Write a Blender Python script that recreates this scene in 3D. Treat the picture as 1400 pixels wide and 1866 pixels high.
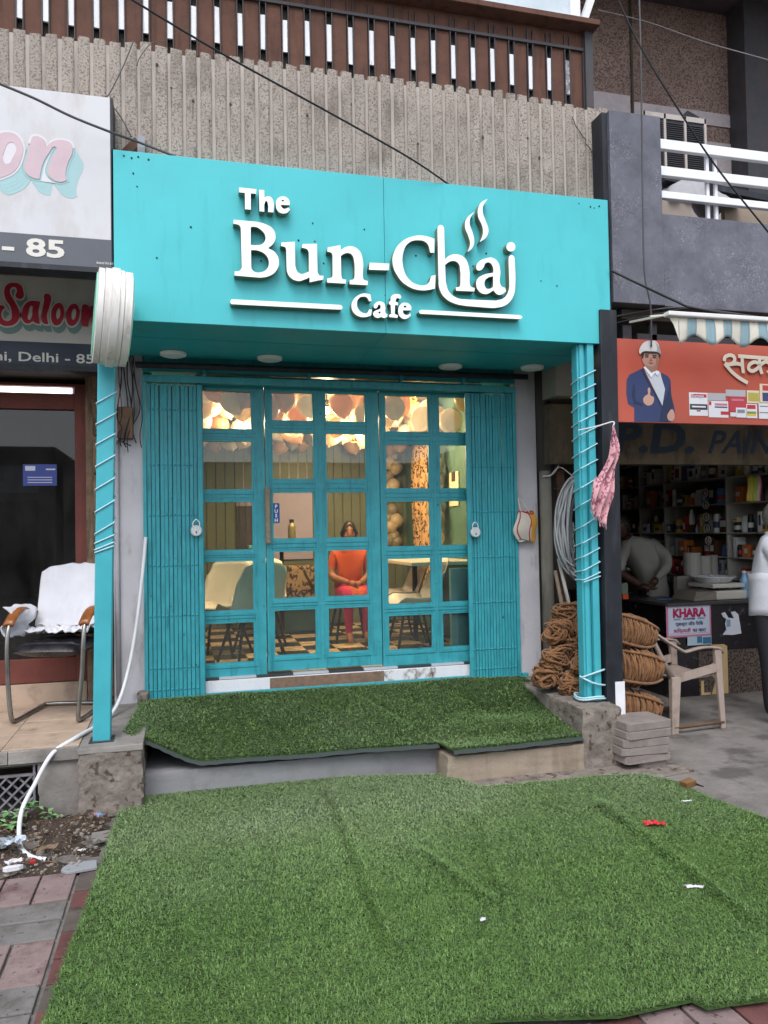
import bpy, bmesh, math, random
import numpy as np
from mathutils import Vector, Matrix, Quaternion
random.seed(7); rng = np.random.default_rng(7)
for o in list(bpy.data.objects): bpy.data.objects.remove(o)
scn = bpy.context.scene; COL = scn.collection
# ---------------------------------------------------------------- camera
FPX, CXP, CYP = 1406.0, 700.0, 933.0
_X = np.array([5380., -58., FPX]); _X /= np.linalg.norm(_X)
_Y = np.array([-367., 42., FPX]); _Y -= _X*(_X@_Y); _Y /= np.linalg.norm(_Y)
_Z = -np.cross(_X, _Y)
if _Z[1] > 0: _Z = -_Z
ROT = np.stack([_X, _Y, _Z]); CAM = np.array([0., -5.6, 1.54])
cam_d = bpy.data.cameras.new('camera'); cam = bpy.data.objects.new('camera', cam_d); COL.objects.link(cam)
cam_d.sensor_fit = 'VERTICAL'; cam_d.sensor_height = 24.0; cam_d.lens = 24.0*FPX/1866.0
cam_d.clip_start = 0.05; cam_d.clip_end = 2000
_r, _u, _f = ROT@[1,0,0], -(ROT@[0,1,0]), ROT@[0,0,1]
cam.matrix_world = Matrix(((_r[0],_u[0],-_f[0],CAM[0]),(_r[1],_u[1],-_f[1],CAM[1]),(_r[2],_u[2],-_f[2],CAM[2]),(0,0,0,1)))
scn.camera = cam
# ---------------------------------------------------------------- sky, sun, exposure
SUN_EL, SUN_AZ = math.radians(54), math.radians(200)
world = bpy.data.worlds.new('World'); scn.world = world; world.use_nodes = True
wn = world.node_tree.nodes; wl = world.node_tree.links
sky = wn.new('ShaderNodeTexSky'); sky.sky_type = 'NISHITA'; sky.sun_disc = False
sky.sun_elevation = SUN_EL; sky.sun_rotation = SUN_AZ; sky.air_density = 1.0; sky.dust_density = 1.2; sky.ozone_density = 1.5
hs = wn.new('ShaderNodeHueSaturation'); hs.inputs['Saturation'].default_value = .35   # overcast: the sky's blue is washed out
wl.new(sky.outputs[0], hs.inputs['Color']); wl.new(hs.outputs[0], wn['Background'].inputs[0]); wn['Background'].inputs[1].default_value = 0.15
sun_d = bpy.data.lights.new('sun', 'SUN'); sun = bpy.data.objects.new('sun', sun_d); COL.objects.link(sun)
sun_d.energy = 1.1; sun_d.angle = math.radians(35); sun_d.color = (1.0, 0.985, 0.965)
_sd = Vector((math.sin(SUN_AZ)*math.cos(SUN_EL), math.cos(SUN_AZ)*math.cos(SUN_EL), math.sin(SUN_EL)))
sun.rotation_euler = _sd.to_track_quat('Z', 'Y').to_euler(); sun.location = (0, -8, 20)
scn.view_settings.view_transform = 'Standard'; scn.view_settings.look = 'None'
scn.view_settings.exposure = 1.0; scn.view_settings.gamma = 1.0; scn.view_settings.use_curve_mapping = False
scn.render.engine = 'CYCLES'
try:
    scn.cycles.use_denoising = True; scn.cycles.max_bounces = 7; scn.cycles.diffuse_bounces = 4
    scn.cycles.transparent_max_bounces = 12; scn.cycles.caustics_reflective = False; scn.cycles.caustics_refractive = False
    scn.cycles.sample_clamp_indirect = 6
except Exception: pass

# ---------------------------------------------------------------- measuring helpers: a sight line cut by a real plane of the place
def _ray(u, v): return ROT@np.array([u-CXP, v-CYP, FPX])
def at_y(u, v, y): d = _ray(u, v); return CAM + d*(y-CAM[1])/d[1]
def at_z(u, v, z): d = _ray(u, v); return CAM + d*(z-CAM[2])/d[2]
def at_x(u, v, x): d = _ray(u, v); return CAM + d*(x-CAM[0])/d[0]
def lin(h):
    h = h.lstrip('#'); c = [int(h[i:i+2], 16)/255 for i in (0, 2, 4)]
    return tuple(x/12.92 if x <= .04045 else ((x+.055)/1.055)**2.4 for x in c)
# ---------------------------------------------------------------- materials
MATS = {}
def node_mat(name):
    m = bpy.data.materials.new(name); m.use_nodes = True
    nt = m.node_tree; return m, nt, nt.nodes['Principled BSDF'], nt.nodes['Material Output']
def N(nt, typ, **kw):
    n = nt.nodes.new(typ)
    for k, v in kw.items(): setattr(n, k, v)
    return n
def coords(nt, scale=(1,1,1), rnd=True):
    tc = N(nt, 'ShaderNodeTexCoord'); mp = N(nt, 'ShaderNodeMapping'); mp.inputs['Scale'].default_value = scale
    nt.links.new(tc.outputs['Object'], mp.inputs['Vector'])
    if rnd:
        oi = N(nt, 'ShaderNodeObjectInfo'); mul = N(nt, 'ShaderNodeMath', operation='MULTIPLY'); mul.inputs[1].default_value = 37.0
        nt.links.new(oi.outputs['Random'], mul.inputs[0]); nt.links.new(mul.outputs[0], mp.inputs['Location'])
    return mp.outputs[0]
def noise(nt, vec, scale, detail=5, rough=.6):
    n = N(nt, 'ShaderNodeTexNoise'); n.inputs['Scale'].default_value = scale; n.inputs['Detail'].default_value = detail; n.inputs['Roughness'].default_value = rough
    nt.links.new(vec, n.inputs['Vector']); return n.outputs[0]
def ramp(nt, fac, stops):
    r = N(nt, 'ShaderNodeValToRGB'); el = r.color_ramp.elements
    while len(el) < len(stops): el.new(.5)
    for e, (p, c) in zip(el, stops): e.position = p; e.color = (*c[:3], 1)
    nt.links.new(fac, r.inputs[0]); return r.outputs[0]
def mixc(nt, fac, a, b, mode='MIX'):
    m = N(nt, 'ShaderNodeMix', data_type='RGBA', blend_type=mode)
    for sock, v in ((m.inputs[0], fac), (m.inputs[6], a), (m.inputs[7], b)):
        if isinstance(v, (int, float)): sock.default_value = v
        elif isinstance(v, tuple): sock.default_value = (*v[:3], 1)
        else: nt.links.new(v, sock)
    return m.outputs[2]
def bumpn(nt, bs, h, strength, dist=.01):
    b = N(nt, 'ShaderNodeBump'); b.inputs['Strength'].default_value = strength; b.inputs['Distance'].default_value = dist
    nt.links.new(h, b.inputs['Height']); nt.links.new(b.outputs[0], bs.inputs['Normal'])
def mul(c, k): return tuple(min(1, x*k) for x in c)
def mat(name, col, rough=.6, var=.18, scale=6, bump=0., bscale=80, metal=0., spec=.4, dirt=None, damt=.5, dscale=(3,3,.6), dlo=.52, speck=None, sscale=90, slo=.66, rnd=True, sheen=0):
    """painted / stone / plastic surface: mottled colour, optional run-down dirt, speckles and fine relief"""
    if name in MATS: return MATS[name]
    if isinstance(col, str): col = lin(col)
    m, nt, bs, out = node_mat(name); v = coords(nt, rnd=rnd)
    n1 = noise(nt, v, scale)
    c = ramp(nt, n1, [(.3, mul(col, 1-var)), (.7, mul(col, 1+var))])
    if speck:
        n3 = noise(nt, v, sscale, 2, .5); f = ramp(nt, n3, [(slo-.04, (0,0,0)), (slo+.04, (1,1,1))])
        c = mixc(nt, f, c, lin(speck) if isinstance(speck, str) else speck)
    if dirt:
        v2 = coords(nt, dscale, rnd); n2 = noise(nt, v2, 2.2, 7, .65)
        f = ramp(nt, n2, [(dlo, (0,0,0)), (dlo+.2, (damt,)*3)])
        c = mixc(nt, f, c, lin(dirt) if isinstance(dirt, str) else dirt)
    nt.links.new(c, bs.inputs['Base Color'])
    rr = ramp(nt, n1, [(.25, (max(0, rough-.1),)*3), (.75, (min(1, rough+.1),)*3)]); nt.links.new(rr, bs.inputs['Roughness'])
    bs.inputs['Metallic'].default_value = metal; bs.inputs['Specular IOR Level'].default_value = spec
    if sheen: bs.inputs['Sheen Weight'].default_value = sheen
    if bump: bumpn(nt, bs, noise(nt, v, bscale, 6, .7), bump, .008)
    MATS[name] = m; return m
def emit_mat(name, col, s):
    m, nt, bs, out = node_mat(name); bs.inputs['Base Color'].default_value = (*col, 1)
    bs.inputs['Emission Color'].default_value = (*col, 1); bs.inputs['Emission Strength'].default_value = s; MATS[name] = m; return m
def glass_mat(name, tint=(1,1,1), base=.04, rough=.02, dust=.0):
    m, nt, bs, out = node_mat(name); nt.nodes.remove(bs)
    tr = N(nt, 'ShaderNodeBsdfTransparent'); tr.inputs[0].default_value = (*tint, 1)
    gl = N(nt, 'ShaderNodeBsdfGlossy'); gl.inputs['Roughness'].default_value = rough
    fr = N(nt, 'ShaderNodeFresnel'); fr.inputs[0].default_value = 1.5
    mx = N(nt, 'ShaderNodeMixShader'); nt.links.new(fr.outputs[0], mx.inputs[0]); nt.links.new(tr.outputs[0], mx.inputs[1]); nt.links.new(gl.outputs[0], mx.inputs[2])
    last = mx
    if dust:  # diffuse film on the pane: dust plus reflective haze put into the colour
        df = N(nt, 'ShaderNodeBsdfDiffuse'); df.inputs[0].default_value = (.55,.53,.5,1)
        n1 = noise(nt, coords(nt, (1.5,1.5,.5)), 4, 8, .7); f = ramp(nt, n1, [(.35, (dust*.3,)*3), (.75, (dust*1.6,)*3)])
        m2 = N(nt, 'ShaderNodeMixShader'); nt.links.new(f, m2.inputs[0]); nt.links.new(mx.outputs[0], m2.inputs[1]); nt.links.new(df.outputs[0], m2.inputs[2]); last = m2
    nt.links.new(last.outputs[0], out.inputs[0]); MATS[name] = m; return m
# ---------------------------------------------------------------- objects
def tag(o, label=None, cat=None, group=None, kind=None):
    if label: o['label'] = label
    if cat: o['category'] = cat
    if group: o['group'] = group
    if kind: o['kind'] = kind
    return o
def root(name, label, cat, loc=(0,0,0), rz=0., group=None):
    o = bpy.data.objects.new(name, None); COL.objects.link(o); o.location = loc; o.rotation_euler = (0, 0, rz)
    o.empty_display_size = .1
    return tag(o, label, cat, group)
def link_mesh(name, me, parent=None):
    o = bpy.data.objects.new(name, me); COL.objects.link(o)
    if parent is not None: o.parent = parent
    return o
def wloc(o):
    v = Vector((0,0,0))
    while o is not None: v += o.location; o = o.parent
    return v
def share(src, name, parent, loc=(0,0,0), rot=(0,0,0), scale=(1,1,1), m=None):
    """another object on the same mesh data"""
    o = bpy.data.objects.new(name, src.data); COL.objects.link(o); o.parent = parent; o.location = loc; o.rotation_euler = rot; o.scale = scale
    for md in src.modifiers:
        n = o.modifiers.new(md.name, md.type)
        if md.type == 'BEVEL': n.width = md.width; n.segments = md.segments; n.limit_method = md.limit_method
    return o
def copy_tree(o, parent=None):
    c = o.copy(); COL.objects.link(c); c.parent = parent
    for ch in list(o.children): copy_tree(ch, c)
    return c
class MB:
    """collects simple shapes and links them as ONE mesh object"""
    def __init__(s): s.v = []; s.f = []; s.mi = []; s.cur = 0
    def _add(s, vs, fs):
        b = len(s.v); s.v += [tuple(map(float, p)) for p in vs]; s.f += [tuple(b+i for i in f) for f in fs]; s.mi += [s.cur]*len(fs); return s
    def box(s, x0, x1, y0, y1, z0, z1):
        return s._add([(x0,y0,z0),(x1,y0,z0),(x1,y1,z0),(x0,y1,z0),(x0,y0,z1),(x1,y0,z1),(x1,y1,z1),(x0,y1,z1)],
                      [(0,3,2,1),(4,5,6,7),(0,1,5,4),(1,2,6,5),(2,3,7,6),(3,0,4,7)])
    def obox(s, c, ax, ay, az, hx, hy, hz):
        c, ax, ay, az = map(Vector, (c, ax, ay, az)); vs = [c+ax*(sx*hx)+ay*(sy*hy)+az*(sz*hz) for sz in (-1,1) for sx, sy in ((-1,-1),(1,-1),(1,1),(-1,1))]
        return s._add(vs, [(0,3,2,1),(4,5,6,7),(0,1,5,4),(1,2,6,5),(2,3,7,6),(3,0,4,7)])
    def bar(s, p, q, w, h=None, up=(0,0,1)):
        p, q = Vector(p), Vector(q); d = q-p; L = d.length; d.normalize(); u = Vector(up)
        if abs(d.dot(u)) > .98: u = Vector((0,1,0))
        a = d.cross(u).normalized(); b = a.cross(d)
        return s.obox((p+q)/2, d, a, b, L/2, w/2, (h or w)/2)
    def tube(s, pts, r, n=8, closed=False, caps=True, r_end=None):
        P = [Vector(p) for p in pts]; k = len(P); rings = []
        R = r if isinstance(r, (list, tuple)) else [r if r_end is None else r+(r_end-r)*i/max(1, k-1) for i in range(k)]
        prev = None
        for i in range(k):
            t = (P[(i+1) % k]-P[i-1]) if closed else (P[min(i+1, k-1)]-P[max(i-1, 0)])
            if t.length < 1e-9: t = Vector((0,0,1))
            t.normalize()
            if prev is None:
                a = t.orthogonal().normalized()
            else:
                a = (prev - t*prev.dot(t)); a = a.normalized() if a.length > 1e-6 else t.orthogonal().normalized()
            prev = a; b = t.cross(a)
            rings.append([P[i]+(a*math.cos(2*math.pi*j/n)+b*math.sin(2*math.pi*j/n))*R[i] for j in range(n)])
        vs = [p for rg in rings for p in rg]; fs = []
        for i in range(k if closed else k-1):
            i2 = (i+1) % k
            for j in range(n): fs.append((i*n+j, i*n+(j+1) % n, i2*n+(j+1) % n, i2*n+j))
        if caps and not closed: fs.append(tuple(range(n-1, -1, -1))); fs.append(tuple((k-1)*n+j for j in range(n)))
        return s._add(vs, fs)
    def cyl(s, p, q, r, r2=None, n=16): return s.tube([p, q], [r, r if r2 is None else r2], n)
    def lathe(s, prof, c=(0,0,0), n=20, axis='z', caps=True):
        vs = []; fs = []; c = Vector(c)
        for (r, h) in prof:
            for j in range(n):
                a = 2*math.pi*j/n; x, y = r*math.cos(a), r*math.sin(a)
                vs.append(c+Vector((x,y,h) if axis == 'z' else ((h,x,y) if axis == 'x' else (x,h,y))))
        for i in range(len(prof)-1):
            for j in range(n): fs.append((i*n+j, i*n+(j+1) % n, (i+1)*n+(j+1) % n, (i+1)*n+j))
        if caps: fs.append(tuple(range(n-1,-1,-1))); fs.append(tuple((len(prof)-1)*n+j for j in range(n)))
        return s._add(vs, fs)
    def ball(s, c, r, nu=12, nv=8, sc=(1,1,1)):
        vs = []; fs = []
        for i in range(nv+1):
            th = math.pi*i/nv
            for j in range(nu):
                ph = 2*math.pi*j/nu; vs.append((c[0]+r*sc[0]*math.sin(th)*math.cos(ph), c[1]+r*sc[1]*math.sin(th)*math.sin(ph), c[2]+r*sc[2]*math.cos(th)))
        for i in range(nv):
            for j in range(nu): fs.append((i*nu+j, (i+1)*nu+j, (i+1)*nu+(j+1) % nu, i*nu+(j+1) % nu))
        return s._add(vs, fs)
    def grid(s, fn, nu, nv, wrapu=False):
        vs = [fn(i/nu, j/nv) for j in range(nv+1) for i in range(nu+(0 if wrapu else 1))]; w = nu if wrapu else nu+1; fs = []
        for j in range(nv):
            for i in range(nu): fs.append((j*w+i, j*w+(i+1) % w, (j+1)*w+(i+1) % w, (j+1)*w+i))
        return s._add(vs, fs)
    def prism(s, poly, y0, y1):
        """outline in (x, z) given thickness along y"""
        k = len(poly); vs = [(p[0], y0, p[1]) for p in poly]+[(p[0], y1, p[1]) for p in poly]
        return s._add(vs, [tuple(range(k)), tuple(range(2*k-1, k-1, -1))]+[(i, k+i, k+(i+1) % k, (i+1) % k) for i in range(k)])
    def prismz(s, poly, z0, z1):
        k = len(poly); vs = [(p[0], p[1], z0) for p in poly]+[(p[0], p[1], z1) for p in poly]
        return s._add(vs, [tuple(range(k-1,-1,-1)), tuple(range(k, 2*k))]+[((i+1) % k, i, k+i, k+(i+1) % k)[::-1] for i in range(k)])
    def build(s, name, m, parent=None, smooth=False, bevel=0., solid=0., subsurf=0, kind=None, label=None, jitter=0.):
        me = bpy.data.meshes.new(name); off = wloc(parent) if parent is not None else Vector((0,0,0))
        vs = [(p[0]-off.x, p[1]-off.y, p[2]-off.z) for p in s.v]
        if jitter: vs = [tuple(c+random.uniform(-jitter, jitter) for c in p) for p in vs]
        me.from_pydata(vs, [], s.f); me.validate(); 
        for mm in (m if isinstance(m, (list, tuple)) else [m]): me.materials.append(mm)
        if any(s.mi) and len(me.polygons) == len(s.mi): me.polygons.foreach_set('material_index', s.mi)
        bm = bmesh.new(); bm.from_mesh(me); bmesh.ops.recalc_face_normals(bm, faces=bm.faces[:]); bm.to_mesh(me); bm.free()
        if smooth: me.polygons.foreach_set('use_smooth', [True]*len(me.polygons))
        o = link_mesh(name, me, parent)
        if solid: md = o.modifiers.new('thick', 'SOLIDIFY'); md.thickness = solid; md.offset = 0
        if bevel: md = o.modifiers.new('edge', 'BEVEL'); md.width = bevel; md.segments = 2; md.limit_method = 'ANGLE'
        if subsurf: md = o.modifiers.new('sub', 'SUBSURF'); md.levels = subsurf; md.render_levels = subsurf
        if kind: o['kind'] = kind
        if label: o['label'] = label
        return o
def smooth_path(pts, n=8, closed=False):
    P = [Vector(p) for p in pts]; k = len(P); out = []
    g = (lambda i: P[i % k]) if closed else (lambda i: P[max(0, min(k-1, i))])
    for i in range(k if closed else k-1):
        a, b, c, d = g(i-1), g(i), g(i+1), g(i+2)
        for j in range(n):
            t = j/n; out.append(.5*((2*b)+(c-a)*t+(2*a-5*b+4*c-d)*t*t+(3*b-a-3*c+d)*t**3))
    if not closed: out.append(P[-1])
    return out
def outline(contours, name, m, parent, y_front, depth, offset=0., bevel=0., shift=(0,0)):
    """flat lettering cut from sheet: contours of (x, z, corner) in the sheet's own plane, front face at y_front"""
    cu = bpy.data.curves.new('o', 'CURVE'); cu.dimensions = '2D'; cu.fill_mode = 'BOTH'; cu.extrude = depth/2; cu.offset = offset; cu.resolution_u = 5; cu.bevel_depth = bevel
    for ct in contours:
        sp = cu.splines.new('BEZIER'); sp.bezier_points.add(len(ct)-1); sp.use_cyclic_u = True
        for bp, (x, z, c) in zip(sp.bezier_points, ct):
            bp.co = (x+shift[0], z+shift[1], 0); t = 'VECTOR' if c else 'AUTO'; bp.handle_left_type = t; bp.handle_right_type = t
    return _curve_to_mesh(cu, name, m, parent, y_front, depth)
def _curve_to_mesh(cu, name, m, parent, y_front, depth, origin=(0,0), rot=None):
    ob = bpy.data.objects.new('tmp', cu); COL.objects.link(ob); bpy.context.view_layer.update()
    dg = bpy.context.evaluated_depsgraph_get(); me = bpy.data.meshes.new_from_object(ob.evaluated_get(dg))
    bpy.data.objects.remove(ob); bpy.data.curves.remove(cu)
    off = wloc(parent) if parent is not None else Vector((0,0,0)); cs = np.empty(len(me.vertices)*3, dtype=np.float32); me.vertices.foreach_get('co', cs); cs = cs.reshape(-1, 3)
    if rot is None: new = np.stack([cs[:,0]+origin[0], y_front+depth/2-cs[:,2], cs[:,1]+origin[1]], 1)
    else:
        # rot: (point, right, up, normal) frame for lettering on other planes
        p, rx, up, nn = [np.array(q, float) for q in rot]; new = p+cs[:,0:1]*rx+cs[:,1:2]*up+(cs[:,2:3]-depth/2)*nn
    new -= np.array(off); me.vertices.foreach_set('co', new.astype(np.float32).ravel()); me.materials.clear(); me.materials.append(m); me.update()
    return link_mesh(name, me, parent)
def lettering(txt, name, m, parent, x, z, h, y_front, depth=.003, width=None, bold=0., shear=0., align='LEFT', rot=None, mirror=False):
    cu = bpy.data.curves.new('t', 'FONT'); cu.body = txt; cu.size = 1.0; cu.align_x = align; cu.offset = bold; cu.shear = shear; cu.extrude = 0; cu.resolution_u = 3
    ob = bpy.data.objects.new('tmp', cu); COL.objects.link(ob); bpy.context.view_layer.update(); dm = ob.dimensions.copy(); bpy.data.objects.remove(ob)
    k = h/.72; cu.size = k; cu.extrude = depth/2; cu.offset = bold*k
    sx = 1.0
    if width and dm.x > 0: sx = width/(dm.x*k)
    o = _curve_to_mesh(cu, name, m, parent, y_front, depth, (0, 0), rot)
    if rot is None:
        me = o.data; off = wloc(parent) if parent is not None else Vector((0,0,0)); cs = np.empty(len(me.vertices)*3, dtype=np.float32); me.vertices.foreach_get('co', cs); cs = cs.reshape(-1, 3)
        cs += np.array(off, dtype=np.float32)
        cs[:,0] *= (-sx if mirror else sx); cs[:,0] += x; cs[:,2] += z; cs -= np.array(off, dtype=np.float32); me.vertices.foreach_set('co', cs.ravel()); me.update()
        if len(txt) > 1 and h > .05 and all(ord(c) < 128 for c in txt): return split_letters(o, parent)
    return o
def split_letters(o, parent):
    """one object per character: islands whose x ranges overlap belong to one character"""
    bm = bmesh.new(); bm.from_mesh(o.data); seen = set(); isl = []
    for v in bm.verts:
        if v.index in seen: continue
        st = [v]; grp = []; seen.add(v.index)
        while st:
            a = st.pop(); grp.append(a.index)
            for e in a.link_edges:
                b = e.other_vert(a)
                if b.index not in seen: seen.add(b.index); st.append(b)
        xs = [bm.verts[i].co.x for i in grp] if False else None; isl.append(grp)
    bm.free(); co = [v.co.copy() for v in o.data.vertices]; rng_ = sorted(((min(co[i].x for i in g), max(co[i].x for i in g), g) for g in isl), key=lambda t: t[0]); chars = []
    for a, b, g in rng_:
        if chars and a < chars[-1][1]-.25*min(b-a, chars[-1][1]-chars[-1][0]): chars[-1] = (chars[-1][0], max(b, chars[-1][1]), chars[-1][2]+g)
        else: chars.append((a, b, list(g)))
    m = o.data.materials[0]; owner = {}
    for k, c in enumerate(chars):
        for i in c[2]: owner[i] = k
    faces = [[] for _ in chars]
    for p in o.data.polygons: faces[owner[p.vertices[0]]].append(tuple(p.vertices))
    for k, c in enumerate(chars):
        mp = {i: j for j, i in enumerate(c[2])}; me = bpy.data.meshes.new('letter'); me.from_pydata([tuple(co[i]) for i in c[2]], [], [tuple(mp[i] for i in f) for f in faces[k]]); me.materials.append(m); link_mesh('letter', me, parent)
    bpy.data.objects.remove(o); return None
def ribbon_strip(pts, w, name, m, parent, y_front, depth=.003):
    """painted stroke of given width along a path of (x, z)"""
    P = smooth_path([(p[0], 0, p[1]) for p in pts], 6); L = []; R_ = []
    for i, p in enumerate(P):
        t = (P[min(i+1, len(P)-1)]-P[max(0, i-1)]).normalized(); nrm = Vector((-t.z, 0, t.x)); L.append(p+nrm*w/2); R_.append(p-nrm*w/2)
    mb = MB(); k = len(P)
    vs = [(p.x, y_front, p.z) for p in L]+[(p.x, y_front, p.z) for p in R_]; mb._add(vs, [(i, i+1, k+i+1, k+i) for i in range(k-1)])
    return mb.build(name, m, parent, solid=depth)
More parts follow.
